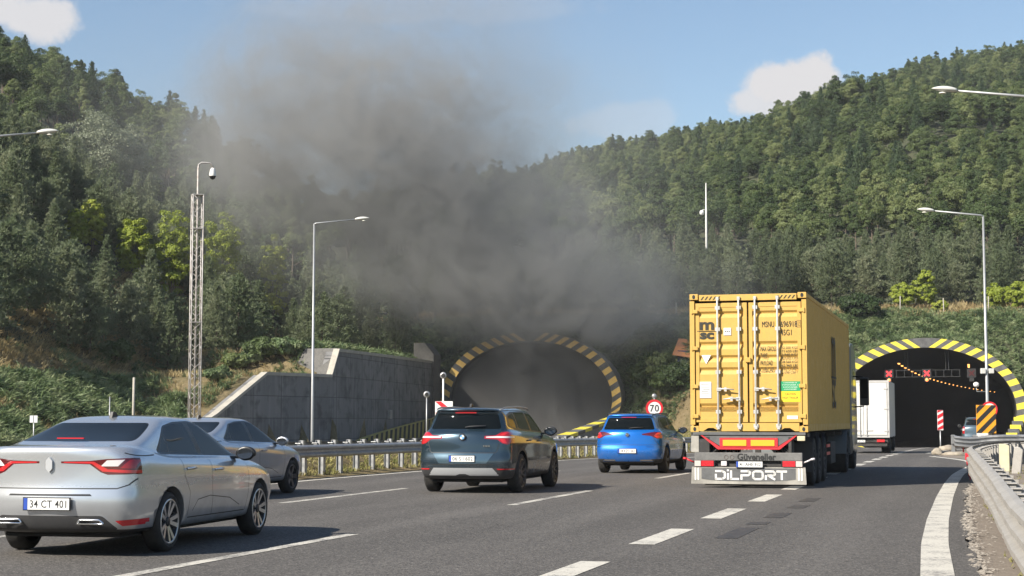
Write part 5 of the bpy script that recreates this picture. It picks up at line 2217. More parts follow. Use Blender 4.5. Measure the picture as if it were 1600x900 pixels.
suv_spec = dict(
    k=(1, 1, 1.0), plate='06 S 1602', platey=.01, platez=.665,
    sideglass=dict(outer=[(.52, 1.27), (.66, 1.50), (1.0, 1.56), (1.9, 1.575), (2.6, 1.54), (3.40, 1.20), (3.42, 1.14), (1.0, 1.20)],
                   panes=[[(.62, 1.30), (.74, 1.475), (1.16, 1.535), (1.20, 1.24), (.80, 1.255)],
                          [(1.25, 1.24), (1.22, 1.54), (2.06, 1.55), (2.20, 1.195), (1.5, 1.215)],
                          [(2.30, 1.19), (2.18, 1.545), (2.58, 1.51), (3.26, 1.195), (3.28, 1.155)]],
                   chrome=[(.58, 1.46), (.49, 1.29), (.56, 1.245), (1.0, 1.185), (3.40, 1.125)]),
    rearglass=[(-.70, 1.225), (.70, 1.225), (.60, 1.525), (-.60, 1.525)],
    lamp=[(.42, 1.045), (.42, 1.095), (.62, 1.105), (.72, 1.165), (.80, 1.18), (.99, 1.12), (.99, .98), (.84, .935), (.76, .955), (.66, 1.03)],
    lampin=[([(.45, 1.062), (.45, 1.082), (.66, 1.092), (.86, 1.09), (.99, 1.08), (.99, 1.055), (.70, 1.058)], M_TAILW, 'light_bar'),
            ([(.70, 1.105), (.77, 1.165), (.84, 1.16), (.78, 1.105)], M_TAILB, 'red_lens'),
            ([(.70, 1.04), (.77, .965), (.84, .955), (.80, 1.04)], M_TAILB, 'red_lens')],
    lampbase=M_TAIL, lampy=.50,
    hatchline=[(-.72, 1.19), (-.70, .95), (-.66, .80), (-.62, .775)] + [(.62, .775), (.66, .80), (.70, .95), (.72, 1.19)],
    bumper=[('number_recess', [(-.60, .765), (.60, .765), (.47, .575), (-.47, .575)], paint_mat('light_teal_paint', (.07, .125, .165), .5, .2), 0),
            ('skid_plate', [(-.70, .345), (-.58, .49), (.58, .49), (.70, .345), (.14, .345), (.06, .375), (-.06, .375), (-.14, .345)], M_SKID, .004),
            ('reflector', [(-.99, .455), (-.68, .455), (-.66, .478), (-.99, .478)], M_TAILB, .006), ('reflector', [(.99, .455), (.68, .455), (.66, .478), (.99, .478)], M_TAILB, .006),
            ('lower_bumper', [(-.99, .22), (.99, .22), (.99, .40), (.70, .49), (-.70, .49), (-.99, .40)], M_PLASTIC, 0),
            ('bumper_edge', [(-.60, .545), (.60, .545), (.60, .56), (-.60, .56)], M_BLACK, 0)],
    wheel=dict(n=5, pair=True, gap=.10, gap2=.30, w0=.035, w1=.05, m=M_RIMD, rimf=.73), extra=suv_extra, railm=M_STEEL)
s_ = build_suv('dark_suv', 'dark teal-blue SUV with a silver skid plate in the middle lane', (-.96, 31.5, 0), 14.2, P_TEAL, suv_spec)


def blue_extra(root):
    q = MB().lathe([(.0, .0), (.0, .050), (.01, .055), (.018, .055)], 24, 'y', (0, .03, 1.06), smooth=False)
    q.build('emblem', M_CHROME, root)
    MB().prism([(.62, 1.655), (.80, 1.665), (.70, 1.71), (.66, 1.71)], -.02, .02, 'x').build('roof_aerial', M_BLACK, root, bevel=.005)


blue_spec = dict(
    k=(.965, .945, .965), plate='34 KZC 262', platey=-.005, platez=.62, WR=.362,
    sideglass=dict(outer=[(.62, 1.28), (.74, 1.47), (1.0, 1.54), (1.9, 1.565), (2.6, 1.53), (3.40, 1.20), (3.42, 1.14), (1.0, 1.21)],
                   panes=[[(1.05, 1.25), (.98, 1.50), (2.06, 1.54), (2.20, 1.195), (1.5, 1.225)],
                          [(2.30, 1.19), (2.18, 1.535), (2.58, 1.50), (3.26, 1.195), (3.28, 1.155)]]),
    rearglass=[(-.72, 1.20), (.72, 1.20), (.60, 1.525), (-.60, 1.525)],
    lamp=[(.40, 1.055), (.40, 1.085), (.66, 1.135), (.99, 1.145), (.99, .975), (.80, .955), (.64, 1.03)],
    lampin=[([(.74, 1.06), (.99, 1.08), (.99, 1.125), (.80, 1.12)], M_TAILB, 'red_lens'), ([(.80, .975), (.99, .99), (.99, 1.05), (.72, 1.04)], M_TAILB, 'red_lens')],
    lampbase=M_TAILD, lampy=.42,
    hatchline=[(-.72, 1.17), (-.72, .95), (-.84, .80), (-.84, .785)] + [(.84, .785), (.84, .80), (.72, .95), (.72, 1.17)],
    bumper=[('crease', [(-.97, .725), (-.52, .725), (-.52, .737), (-.97, .737)], M_TRIM, 0), ('crease', [(.52, .725), (.97, .725), (.97, .737), (.52, .737)], M_TRIM, 0),
            ('exhaust_trim', [(-.80, .345), (-.76, .39), (-.36, .385), (-.34, .345)], M_CHROME, .006), ('exhaust_trim', [(.34, .345), (.36, .385), (.76, .39), (.80, .345)], M_CHROME, .006),
            ('lower_bumper', [(-.99, .2), (.99, .2), (.99, .33), (-.99, .33)], M_PLASTIC, 0)],
    wheel=dict(n=5, w0=.06, w1=.09, m=M_RIMD, rimf=.71), extra=blue_extra, railm=M_TRIM, clad=.03)
build_suv('blue_suv', 'bright blue SUV ahead, between the dark SUV and the container truck', (3.04, 43.8, float(prof(43.8))), 15.6, P_BLUE, blue_spec)

# ================================================================== VAN NEAR THE TUNNEL
van_spec = dict(suv_spec)
van_spec.update(k=(1.0, 1.0, 1.28), plate='34 TR 27', extra=lambda r: None, railm=M_PLASTIC,
                lamp=[(.78, .80), (.78, 1.16), (.99, 1.16), (.99, .80)], lampin=[([(.80, .95), (.99, .95), (.99, 1.05), (.80, 1.05)], M_TAILW, 'clear_lens')],
                bumper=[('lower_bumper', [(-.99, .22), (.99, .22), (.99, .42), (-.99, .42)], M_PLASTIC, 0)])
_x, _y = wpos(1524, 108), 108.0
build_suv('dark_van', 'dark blue-grey van standing by the right tunnel, half hidden by the orange board', (_x, _y, ground(_x, _y)), 14, paint_mat('blue_grey_paint', (.08, .12, .15), .4, .3), van_spec)

# ================================================================== CONTAINER AND ITS TRUCK
M_CYEL = mat('container_yellow', (.64, .40, .085), .5, noise=[(1.3, .5, (.62, .37, .07)), (7, .4, (.55, .34, .08)), (2.2, .35, (.50, .32, .10), (8, 8, .5)), (26, .3, (.36, .23, .09))], rnoise=(4, .4, .65))
M_GASKET = mat('door_gasket', (.05, .045, .035), .8)
M_ROD = mat('galvanised_rod', (.62, .62, .60), .42, metal=.35, noise=[(9, .6, (.40, .37, .32))])
M_DIRTY = mat('dirty_black', (.04, .038, .036), .8, noise=[(3, .7, (.09, .083, .075)), (20, .4, (.02, .02, .02))])
M_DIRTYW = mat('dirty_white_rubber', (.44, .42, .37), .8, noise=[(2.2, .9, (.20, .19, .17)), (11, .5, (.30, .28, .25))])
M_DARKGREY = mat('dark_grey_plate', (.11, .112, .115), .7, noise=[(3, .6, (.17, .17, .165)), (14, .4, (.06, .06, .06))])
M_REDF = mat('red_frame', (.62, .03, .04), .45, noise=[(7, .4, (.36, .03, .03))])
M_ORF = mat('orange_reflector', (.90, .42, .03), .4)
M_GREENST = mat('green_sticker', (.02, .32, .12), .5)
M_INK = mat('container_ink', (.03, .028, .02), .6)

cu_, cv_ = 34.45, -4.50
tx, ty = uv2xy(cu_, cv_)
CH = -TH
con = thing('shipping_container', 'tall yellow shipping container with MSC lettering and four door rods on the truck', 'container', (tx, ty, 0), CH)
Z0, Z1 = 1.15, 4.046
hw = 1.219
Lc = 12.19
fr = MB()
pc = .10
for s in (1, -1):
    fr.box((s * (hw - pc / 2), pc / 2, (Z0 + Z1) / 2), (pc, pc, Z1 - Z0 - .30))
    fr.box((s * (hw - pc / 2), Lc - pc / 2, (Z0 + Z1) / 2), (pc, pc, Z1 - Z0 - .30))
    fr.box((s * (hw - .03), Lc / 2, Z1 - .045), (.058, Lc - .3, .08))
    fr.box((s * (hw - .03), Lc / 2, Z0 + .09), (.058, Lc - .3, .15))
fr.build('frame', M_CYEL, con, bevel=.006)
hd = MB().box((0, .05, Z1 - .085), (2 * hw - .40, .10, .13)).build('door_header', M_CYEL, con, bevel=.006)
sl = MB()
sl.prism([(-hw + .18, Z0 + .02), (-.95, Z0 + .02), (-.85, Z0 + .085), (-.74, Z0 + .085), (-.62, Z0 + .02), (.62, Z0 + .02), (.74, Z0 + .085), (.85, Z0 + .085), (.95, Z0 + .02), (hw - .18, Z0 + .02), (hw - .18, Z0 + .19), (-hw + .18, Z0 + .19)], .0, .09, 'y')
sl.build('door_sill', M_CYEL, con)
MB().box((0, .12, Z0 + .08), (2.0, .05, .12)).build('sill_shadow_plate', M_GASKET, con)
# hazard stripes on the header
hz = MB()
for s in (1, -1):
    for i in range(5):
        x = s * .95 - s * i * .085
        a = .05
        hz.prism([(x - .035, Z1 - .125), (x - .005, Z1 - .125), (x + .045, Z1 - .055), (x + .015, Z1 - .055)], -.004, -.001, 'y')
hz.build('hazard_stripes', M_INK, hd)
# corner castings with dark oval holes
for s in (1, -1):
    for z in (Z0 + .06, Z1 - .06):
        for yy in (.09, Lc - .09):
            cst = MB().box((s * (hw - .088), yy, z), (.178, .178, .122)).build('corner_casting', M_CYEL, con, bevel=.008)
            if yy < 1:
                q = MB()
                q.add([(s * (hw - .088) + .032 * math.cos(t), -.0022, z + .045 * math.sin(t)) for t in [2 * math.pi * k / 16 for k in range(16)]], [tuple(range(16))])
                q.build('casting_hole', M_BLACK, cst, fix=False)
# corrugated roof and sides
def corr(n_pitch, length):
    prof_ = []
    p = length / n_pitch
    for i in range(n_pitch):
        a = i * p
        prof_ += [(a, 0), (a + p * .26, 0), (a + p * .5, 1), (a + p * .76, 1)]
    prof_.append((length, 0))
    return prof_
cp_ = corr(43, Lc - .26)
for s in (1, -1):
    mb = MB()
    vs = []
    for (a, d) in cp_:
        x = s * (hw - .012 - .036 * d)
        vs += [(x, .13 + a, Z0 + .16), (x, .13 + a, Z1 - .085)]
    fs = [(2 * i, 2 * i + 2, 2 * i + 3, 2 * i + 1) for i in range(len(cp_) - 1)]
    mb.add(vs, fs)
    mb.build('side_wall', M_CYEL, con, fix=False)
MB().box((0, Lc / 2, Z1 - .04), (2 * hw - .08, Lc - .1, .03)).box((0, Lc - .05, (Z0 + Z1) / 2), (2 * hw - .2, .05, Z1 - Z0 - .2)).box((0, Lc / 2, Z0 + .1), (2 * hw - .2, Lc - .2, .08)).build('roof_floor_and_front', M_CYEL, con)
# doors
dz0, dz1 = Z0 + .205, Z1 - .195
MB().box((0, .098, (dz0 + dz1) / 2), (2 * hw - .21, .02, dz1 - dz0 + .03)).build('door_gasket', M_GASKET, con)
# panel profile in z: flat bands and recessed waves
rec = []
H_ = dz1 - dz0
bands = [(.045, 'f'), (.095, 'r'), (.245, 'f'), (.285, 'f')]
def door_depth(t):
    """t 0..1 up the door -> depth of the face"""
    d = 0.0
    for c in (.10, .20, .34, .48, .60, .72, .90) if 0 else ():
        d = 0
    return d
waves = [(.905, .045), (.72, .05), (.60, .045), (.515, .045), (.42, .03) if 0 else (.405, .0), (.17, .055)]
zprof = [(0, 0), (.10, 0)]
for (c, w) in sorted([(.10, .045), (.43, .038), (.54, .038), (.66, .042), (.94, .035)]):
    if w == 0:
        continue
    zprof += [(c - w, 0), (c - w * .1, 1), (c + w * .15, 1), (c + w * .7, 0)]
zprof.append((1, 0))
for s in (1, -1):
    xa, xb = (.018, hw - .118) if s > 0 else (-(hw - .118), -.018)
    d = bpy.data.objects.new('door', None)
    COL.objects.link(d)
    d.parent = con
    f = MB()
    fw = .075
    yf = .035
    for (a, b, c_, e) in ((xa, xa + fw, dz0, dz1), (xb - fw, xb, dz0, dz1), (xa + fw, xb - fw, dz0, dz0 + .09), (xa + fw, xb - fw, dz1 - .09, dz1)):
        f.box(((a + b) / 2, yf + .02, (c_ + e) / 2), (b - a, .05, e - c_))
    f.build('door_frame', M_CYEL, d, bevel=.004)
    p = MB()
    vs = []
    zz0, zz1 = dz0 + .09, dz1 - .09
    for (t, q) in zprof:
        for x in (xa + fw, xb - fw):
            vs.append((x, yf + .004 + .036 * q, zz0 + (zz1 - zz0) * t))
    fs = [(2 * i, 2 * i + 1, 2 * i + 3, 2 * i + 2) for i in range(len(zprof) - 1)]
    p.add(vs, fs)
    p.build('door_panel', M_CYEL, d, fix=False)
    for hx in (.25, .62) if 0 else ((.345, .80) if s > 0 else (.355, .80)):
        pass
    rods = (.155, .62) if s > 0 else (-.185, -.63)
    for k, rx in enumerate(rods):
        r = MB().tube([(rx, -.02, Z0 + .10), (rx, -.02, Z1 - .11)], .022, 10)
        for z in (Z0 + .13, Z0 + .42, (Z0 + Z1) / 2 - .2, Z1 - .75, Z1 - .30):
            r.box((rx, -.004, z), (.10, .05, .075))
        r.box((rx, -.012, Z0 + .09), (.06, .06, .07)).box((rx, -.012, Z1 - .105), (.06, .06, .07))
        r.build('lock_rod', M_ROD, d, bevel=.003)
        zz = Z0 + (.89 if (k == 0) == (s > 0) else .69)
        dirn = 1 if ((k == 0) == (s > 0)) else -1
        if s < 0:
            dirn = 1 if k == 1 else -1
            zz = Z0 + (.89 if k == 1 else .69)
        h = MB().tube([(rx, -.045, zz), (rx + dirn * .18, -.055, zz + .012), (rx + dirn * .34, -.05, zz - .01)], [.020, .016, .012], 8)
        h.box((rx + dirn * .16, -.04, zz), (.05, .05, .085)).box((rx + dirn * .02, -.035, zz), (.09, .05, .07))
        h.build('door_handle', M_ROD, d)
    for t in (.05, .30, .62, .93):
        z = dz0 + H_ * t
        MB().box((s * (hw - .105), -.004, z), (.13, .035, .075)).box((s * (hw - .05), .0, z), (.03, .05, .10)).build('hinge', M_CYEL, d, bevel=.006)
# centre latch
MB().box((0, -.0, Z0 + 1.50), (.11, .05, .10)).build('centre_latch', M_CYEL, con, bevel=.008)
# lettering
def ct(body, cx, cz, w, h, bold=.012, m=M_INK, nm='lettering', y=.030, sp=1.0):
    return rear_text(MB(), body, cx, y, cz, w, h, bold, spacing=sp).build(nm, m, con, fix=False)
ct('m', -.86, 3.375, .31, .17, .035, nm='logo_letter_m')
MB().box((-.86, .029, 3.265), (.42, .003, .014)).build('logo_line', M_INK, con)
ct('sc', -.86, 3.165, .30, .145, .045, nm='logo_letters_sc')
ct('MSNU', .42, 3.39, .25, .12, .0)
ct('696918', .85, 3.39, .34, .12, .0)
ct('1', 1.065, 3.39, .03, .11, .01)
q = MB()
for (a, b, w, h) in ((1.055, 3.46, .075, .006), (1.055, 3.32, .075, .006), (1.018, 3.39, .006, .146), (1.092, 3.39, .006, .146)):
    q.box((a, .029, b), (w, .003, h))
q.build('check_digit_box', M_INK, con)
ct('45G1', .79, 3.215, .23, .12, .0)
rows = [('MAX GROSS', '32.500 KGS', 2.90), ('', '71.650 LBS', 2.825), ('TARE', '3.940 KGS', 2.755), ('', '8.690 LBS', 2.68), ('PAYLOAD', '28.560 KGS', 2.605), ('', '62.960 LBS', 2.53), ('CUB.CAP.', '76.4 CBM', 2.46), ('', '2.698 CBFT', 2.385)]
for (a, b, z) in rows:
    if a:
        ct(a, .235 + .036 * len(a) / 2 + .02, z - .02, .036 * len(a), .10, .0)
    ct(b, .865, z, .34, .05, .0)
MB().box((-.43, .027, 3.25), (.155, .004, .155)).build('white_sticker', M_SIGNW, con)
q = MB()
for i in range(3):
    q.box((-.47 + i * .04, .024, 3.25), (.022, .003, .03))
q.build('sticker_print', M_INK, con)
MB().prism([(-.98, 2.76), (-.78, 2.76), (-.88, 2.57)], .024, .028, 'y').build('triangle_sticker', M_SIGNW, con)
st = MB().box((-.90, .027, 2.03), (.24, .004, .34)).build('data_plate', M_SIGNW, con)
q = MB()
for i in range(7):
    q.box((-.90 + rnd.uniform(-.02, .02), .0235, 2.15 - i * .038), (rnd.uniform(.10, .19), .002, .010))
q.build('plate_print', M_DARKGREY, st)
gs = MB().box((.865, .027, 2.10), (.41, .004, .20)).build('green_sticker', M_GREENST, con)
for i, wq in enumerate((.28, .34, .30, .26)):
    rear_text(MB(), 'CONTAINER CARE'[:12 - i], .865, .0235, 2.17 - i * .045, wq, .022, .005).build('sticker_print', M_SIGNW, gs, fix=False)
ys_ = MB().box((.865, .027, 1.885), (.41, .004, .22)).build('caution_sticker', mat('sticker_yellow', (.85, .62, .03), .5), con)
rear_text(MB(), 'CAUTION', .865, .0235, 1.935, .22, .05, .01).build('sticker_print', M_INK, ys_, fix=False)
rear_text(MB(), 'HIGH TRAILER', .865, .0235, 1.86, .33, .045, .01).build('sticker_print', M_INK, ys_, fix=False)
MB().box((.90, .027, 1.225 + .23), (.22, .004, .07)).build('white_sticker', M_SIGNW, con)
# side logo in shade
vs, fs = text_mesh('m', 1, 1, .0)
sd = MB()
yq = 6.8
sd.add([(hw + .003, yq + x * 1.15, 2.95 + z * 1.0) for x, z, _ in vs], fs)
vs, fs = text_mesh('sc', 1, 1, .012)
sd.add([(hw + .003, yq + x * 1.1, 2.05 + z * .75) for x, z, _ in vs], fs)
sd.box((hw + .002, yq, 2.44), (.004, 1.4, .05))
sd.build('side_logo', M_INK, con, fix=False)

# ---- truck under it
trk = thing('container_truck', 'articulated truck under the yellow container, DiLPORT on its rear skirt', 'truck', (tx, ty, 0), CH)
mb = MB()
for s in (1, -1):
    mb.box((s * .48, 6.2, .93), (.14, 12.0, .30))
    mb.box((s * 1.12, .22, 1.095), (.20, .34, .09))
for y in (.15, 2.5, 5, 7.5, 10, 12):
    mb.box((0, y, 1.06), (2.3, .14, .12))
mb.build('chassis', M_DIRTY, trk)
# twist-lock ends, wood-like crossbar
MB().box((0, .06, 1.115), (2.34, .14, .06)).build('cross_beam', M_DARKGREY, trk, bevel=.008)
# red framed rear panel
rp = MB()
outer = [(-1.0, 1.07), (1.0, 1.07), (.62, .80), (-.62, .80)]
rp.prism([(-1.0, 1.08), (-.96, 1.08), (-.60, .845), (.60, .845), (.96, 1.08), (1.0, 1.08), (.64, .79), (-.64, .79)], -.06, -.02, 'y')
rp.box((0, -.045, .93), (1.20, .03, .20))
rpo = rp.build('red_frame_panel', M_REDF, trk)
MB().prism([(-.94, 1.07), (-.60, 1.07), (-.60, .86)], -.04, -.01, 'y').prism([(.94, 1.07), (.60, 1.07), (.60, .86)], -.04, -.01, 'y').prism([(-.6, 1.07), (.6, 1.07), (.6, 1.03), (-.6, 1.03)], -.04, -.01, 'y').build('dark_panel', M_DARKGREY, trk)
for s in (1, -1):
    MB().box((s * .29, -.066, .925), (.49, .012, .125)).build('orange_reflector', M_ORF, rpo, bevel=.004)
# upper bar
ub = MB().box((0, -.14, .645), (2.22, .10, .165)).build('upper_bar', mat('scuffed_grey_bar', (.17, .168, .16), .7, noise=[(3, .7, (.08, .08, .08)), (14, .4, (.24, .23, .22))]), trk, bevel=.01)
rear_text(MB(), 'Güveneller', .18, -.193, .642, .80, .14, .035).build('lettering', M_BLACK, ub, fix=False)
for (dx, w) in ((-.33, .10), (-.45, .06), (-.53, .035)):
    q = MB().tube([(dx + .04 * math.cos(t), -.192, .635 + .045 * math.sin(t)) for t in [2 * math.pi * k / 12 for k in range(13)]], .007, 5)
    if w > .05:
        q.build('worn_emblem', mat('faded_print', (.16, .13, .12), .7), ub)
# lamp row
MB().box((0, -.08, .50), (2.24, .06, .13)).build('lamp_beam', M_DIRTY, trk)
for s in (1, -1):
    lb = MB().box((s * .90, -.14, .50), (.44, .09, .13)).build('lamp_housing', M_TRIM, trk, bevel=.01)
    MB().box((s * .84, -.19, .50), (.26, .014, .115)).build('red_lens', mat('truck_red_lens', (.62, .02, .03), .25, coat=.6, noise=[(14, .4, (.40, .02, .03))]), lb, bevel=.004)
    MB().box((s * 1.045, -.19, .50), (.13, .014, .115)).build('clear_lens', mat('truck_clear_lens', (.60, .52, .48), .3), lb, bevel=.004)
MB().box((-.50, -.14, .50), (.12, .07, .10)).build('spare_lamp', M_TAILW, trk, bevel=.01)
for s in (1, -1):
    MB().tube([(s * 1.12, -.12, .52), (s * 1.22, -.14, .56), (s * 1.30, -.13, .60)], .018, 6).tube([(s * 1.28, -.13, .595), (s * 1.36, -.13, .605)], .024, 8).build('side_marker', M_TAILW if s > 0 else M_RED, trk)
plate_part(trk, -.205, .487, '41 AHE 932', .54, .115, 0, x=.03)
# rear skirt
sk = MB()
sk.prism([(-1.19, .08), (1.19, .08), (1.17, .43), (-1.17, .43)], -.17, -.15, 'y')
sko = sk.build('rear_skirt', M_DIRTYW, trk)
q = MB()
pts = [(-.98, .405)] + [(-.98 + 1.96 * i / 20, .14 + .0 * i) for i in range(21)] + [(.98, .405)]
pts = [(-.97, .41), (-.97, .185), (-.80, .16), (-.5, .145), (0, .14), (.5, .145), (.80, .16), (.97, .185), (.97, .41)]
q.prism(pts, -.176, -.171, 'y')
q.build('skirt_dark_field', M_DARKGREY, sko)
q = MB()
for s in (1, -1):
    for x in (1.035, 1.095):
        MB().box((s * x, -.174, .285), (.034, .008, .25)).build('white_bar', M_WHITE, sko)
# wide lettering with gaps, drawn from strokes
wt_ = MB()
def stroke(pts, w=.042):
    pts = [((a + .02) * .93, b) for a, b in pts]
    for (a, b) in zip(pts, pts[1:]):
        d = Vector((b[0] - a[0], b[1] - a[1]))
        L_ = d.length
        d.normalize()
        n_ = Vector((-d.y, d.x)) * w / 2
        e = d * w * .35
        P_ = [(a[0] - e.x + n_.x, a[1] - e.y + n_.y), (a[0] - e.x - n_.x, a[1] - e.y - n_.y), (b[0] + e.x - n_.x, b[1] + e.y - n_.y), (b[0] + e.x + n_.x, b[1] + e.y + n_.y)]
        wt_.add([(x, -.1785, z) for x, z in P_], [(0, 1, 2, 3)])
bz, tz, mz = .185, .345, .262
X_ = -.74
stroke([(X_, tz), (X_ + .14, tz), (X_ + .20, tz - .03), (X_ + .20, bz + .03), (X_ + .14, bz), (X_, bz), (X_, mz + .01)]); X_ += .27
stroke([(X_, mz + .03), (X_, bz)]); stroke([(X_, tz + .012), (X_, tz + .02)]); X_ += .07
stroke([(X_, tz), (X_, bz), (X_ + .16, bz)]); X_ += .23
stroke([(X_, bz), (X_, mz), (X_ + .15, mz), (X_ + .19, mz + .03), (X_ + .19, tz - .02), (X_ + .15, tz), (X_, tz)]); X_ += .26
stroke([(X_ + .04, tz), (X_ + .17, tz), (X_ + .21, tz - .03), (X_ + .21, bz + .03), (X_ + .17, bz), (X_ + .04, bz), (X_, bz + .03), (X_, tz - .03), (X_ + .04, tz)]); X_ += .28
stroke([(X_, bz), (X_, mz - .01)]); stroke([(X_, tz), (X_ + .16, tz), (X_ + .20, tz - .03), (X_ + .20, mz + .02), (X_ + .16, mz), (X_ + .05, mz), (X_ + .19, bz)]); X_ += .25
stroke([(X_, tz), (X_ + .20, tz)]); stroke([(X_ + .10, tz), (X_ + .10, bz)])
wt_.build('skirt_lettering', M_WHITE, sko, fix=False)
# inner frame bits left of the red panel
MB().box((-1.12, -.02, .90), (.16, .05, .34)).build('white_board', M_DIRTYW, trk, bevel=.006)
MB().box((1.08, -.02, 1.02), (.16, .08, .10)).build('bracket', M_PALE, trk, bevel=.01)
q = MB()
for s in (1, -1):
    MB().box((s * .85, .2, .8), (.06, .5, .5)).tube([(s * .9, -.08, .62), (s * .55, .3, .9)], .04, 6).build('rear_strut', M_DIRTY, trk)
# wheels, guards
TRW = dict(n=8, w0=.05, w1=.07, m=M_PLASTIC, rimf=.56)
for y in (1.55, 2.86, 4.17):
    for s in (1, -1):
        make_wheel(.52, .40, TRW, trk, (s * 1.0, y, .52), s < 0)
    for s in (1, -1):
        g_ = MB()
        a_ = arc(y, .52, .60, 15, 165, 10)
        vs = []
        for (yy, zz) in a_:
            vs += [(s * .80, yy, zz), (s * 1.21, yy, zz)]
        g_.add(vs, [(2 * i, 2 * i + 1, 2 * i + 3, 2 * i + 2) for i in range(10)], 0, True)
        g_.build('mudguard', M_PLASTIC, trk, fix=False)
    MB().tube([(-1, y, .52), (1, y, .52)], .07, 8).build('axle', M_DIRTY, trk)
for s in (1, -1):
    MB().box((s * 1.0, .86, .62), (.44, .012, .62)).build('mud_flap', M_PLASTIC, trk)
# landing legs, side boxes
q = MB()
for s in (1, -1):
    MB().box((s * .85, 8.3, .72), (.14, .14, .6)).box((s * .85, 8.3, .40), (.3, .3, .05)).build('landing_leg', M_DIRTY, trk)
MB().box((1.0, 6.4, .62), (.42, 1.3, .52)).build('side_box', M_DIRTY, trk, bevel=.02)
MB().box((1.19, 5.1, .80), (.03, .9, .07)).box((1.19, 5.1, .62), (.03, .9, .07)).build('side_rail', M_REDP, trk)
# tractor
cab = MB()
cab.prism([(12.75, .95), (13.2, .55), (14.9, .45), (15.05, 1.2), (14.95, 2.2), (14.55, 3.35), (13.6, 3.6), (12.75, 3.55)], -1.22, 1.22, 'x')
cbo = cab.build('cab', mat('cab_grey_paint', (.16, .18, .18), .4, coat=.4), trk, bevel=.06)
for s in (1, -1):
    MB().prism([(13.35, 1.95), (14.55, 1.95), (14.35, 2.75), (13.35, 2.85)], s * 1.222 - .003, s * 1.222 + .003, 'x').build('side_window', M_GLASS, cbo)
MB().box((0, 12.2, .80), (.95, 2.8, .35)).build('tractor_frame', M_DIRTY, trk)
for s in (1, -1):
    make_wheel(.51, .60, TRW, trk, (s * .92, 10.9, .51), s < 0)
    make_wheel(.50, .32, TRW, trk, (s * 1.04, 14.3, .50), s < 0)
    q = MB()
    a_ = arc(10.9, .51, .62, 0, 180, 12)
    vs = []
    for (yy, zz) in a_:
        vs += [(s * .62, yy, zz), (s * 1.24, yy, zz)]
    q.add(vs, [(2 * i, 2 * i + 1, 2 * i + 3, 2 * i + 2) for i in range(12)], 0, True)
    q.build('mudguard', mat('grey_guard', (.14, .155, .16), .5), trk, fix=False)
    MB().box((s * 1.08, 12.35, .72), (.30, 1.0, .55)).build('fuel_tank', M_PLASTIC, trk, bevel=.06)
    mr = MB().box((s * 1.50, 14.0, 2.22), (.26, .13, .80)).build('mirror', M_TRIM, trk, bevel=.03)
    MB().box((s * 1.50, 13.932, 2.30), (.20, .005, .55)).build('mirror_glass', M_GLASS, mr)
    MB().tube([(s * 1.2, 14.1, 1.78), (s * 1.48, 14.0, 1.80)], .02, 6).tube([(s * 1.2, 14.1, 2.66), (s * 1.48, 14.0, 2.64)], .02, 6).build('mirror_arm', M_TRIM, mr)

# ================================================================== WHITE BOX TRUCK
bu, bv = 83.9, -5.25
x, y = uv2xy(bu, bv)
zr_ = float(prof(y))
bt = thing('box_truck', 'white box truck with closed rear doors heading into the clear tunnel', 'truck', (x, y, zr_), CH)
M_BOXW = mat('box_white', (.66, .65, .62), .5, noise=[(1.2, .5, (.62, .60, .56)), (8, .3, (.5, .48, .44))])
M_BOXG = mat('box_frame_grey', (.50, .49, .47), .5, noise=[(3, .5, (.36, .35, .33))])
B0, B1, bw, bl = .80, 3.60, 1.25, 6.6
MB().box((0, bl / 2, (B0 + B1) / 2), (2 * bw - .04, bl, B1 - B0)).build('box_body', M_BOXW, bt, bevel=.02)
q = MB()
for s in (1, -1):
    q.box((s * (bw - .045), .0, (B0 + B1) / 2), (.09, .06, B1 - B0 + .04))
q.box((0, 0, B1 - .04), (2 * bw - .18, .06, .10)).box((0, 0, B0 + .03), (2 * bw - .18, .06, .10))
q.build('rear_frame', M_BOXG, bt)
for s in (1, -1):
    dd = MB().box((s * .575, -.025, (B0 + B1) / 2), (1.13, .03, B1 - B0 - .22)).build('door', M_BOXW, bt, bevel=.006)
    for rx in (.16,):
        q = MB().tube([(s * rx, -.06, B0 + .05), (s * rx, -.06, B1 - .05)], .018, 8)
        for z in (B0 + .3, B0 + .1, (B0 + B1) / 2, B1 - .2):
            q.box((s * rx, -.05, z), (.08, .04, .06))
        q.box((s * (rx + .14), -.055, B0 + .33), (.30, .03, .04))
        q.build('lock_rod', M_BOXG, dd)
    for z in (B0 + .3, (B0 + B1) / 2, B1 - .4):
        MB().box((s * 1.09, -.05, z), (.20, .03, .055)).build('hinge', M_BOXG, dd)
MB().box((0, .35, .66), (2.3, .5, .24)).box((0, 3.3, .70), (.9, 6.4, .22)).build('chassis', M_DIRTY, bt)
MB().box((0, .0, .42), (2.25, .08, .13)).build('under_run_bar', M_DIRTY, bt)
for s in (1, -1):
    MB().box((s * .82, -.02, .62), (.38, .06, .13)).build('tail_lamp', M_TAILB if s > 0 else M_TAIL, bt, bevel=.01)
    make_wheel(.40, .45, TRW, bt, (s * .98, 1.9, .40), s < 0)
    make_wheel(.40, .26, TRW, bt, (s * 1.04, 6.9, .40), s < 0)
    MB().box((s * .98, 1.38, .50), (.42, .012, .46)).build('mud_flap', M_PLASTIC, bt)
plate_part(bt, -.06, .60, '34 BK 730', .52, .11, 0, x=-.2)
q = MB().prism([(6.7, .55), (8.5, .5), (8.55, 1.3), (8.1, 2.3), (7.6, 2.5), (6.7, 2.5)], -1.1, 1.1, 'x').build('cab', M_BOXW, bt, bevel=.05)
MB().prism([(6.7, 2.5), (7.7, 2.5), (6.7, 3.3)], -1.0, 1.0, 'x').build('wind_deflector', M_BOXW, bt, bevel=.03)

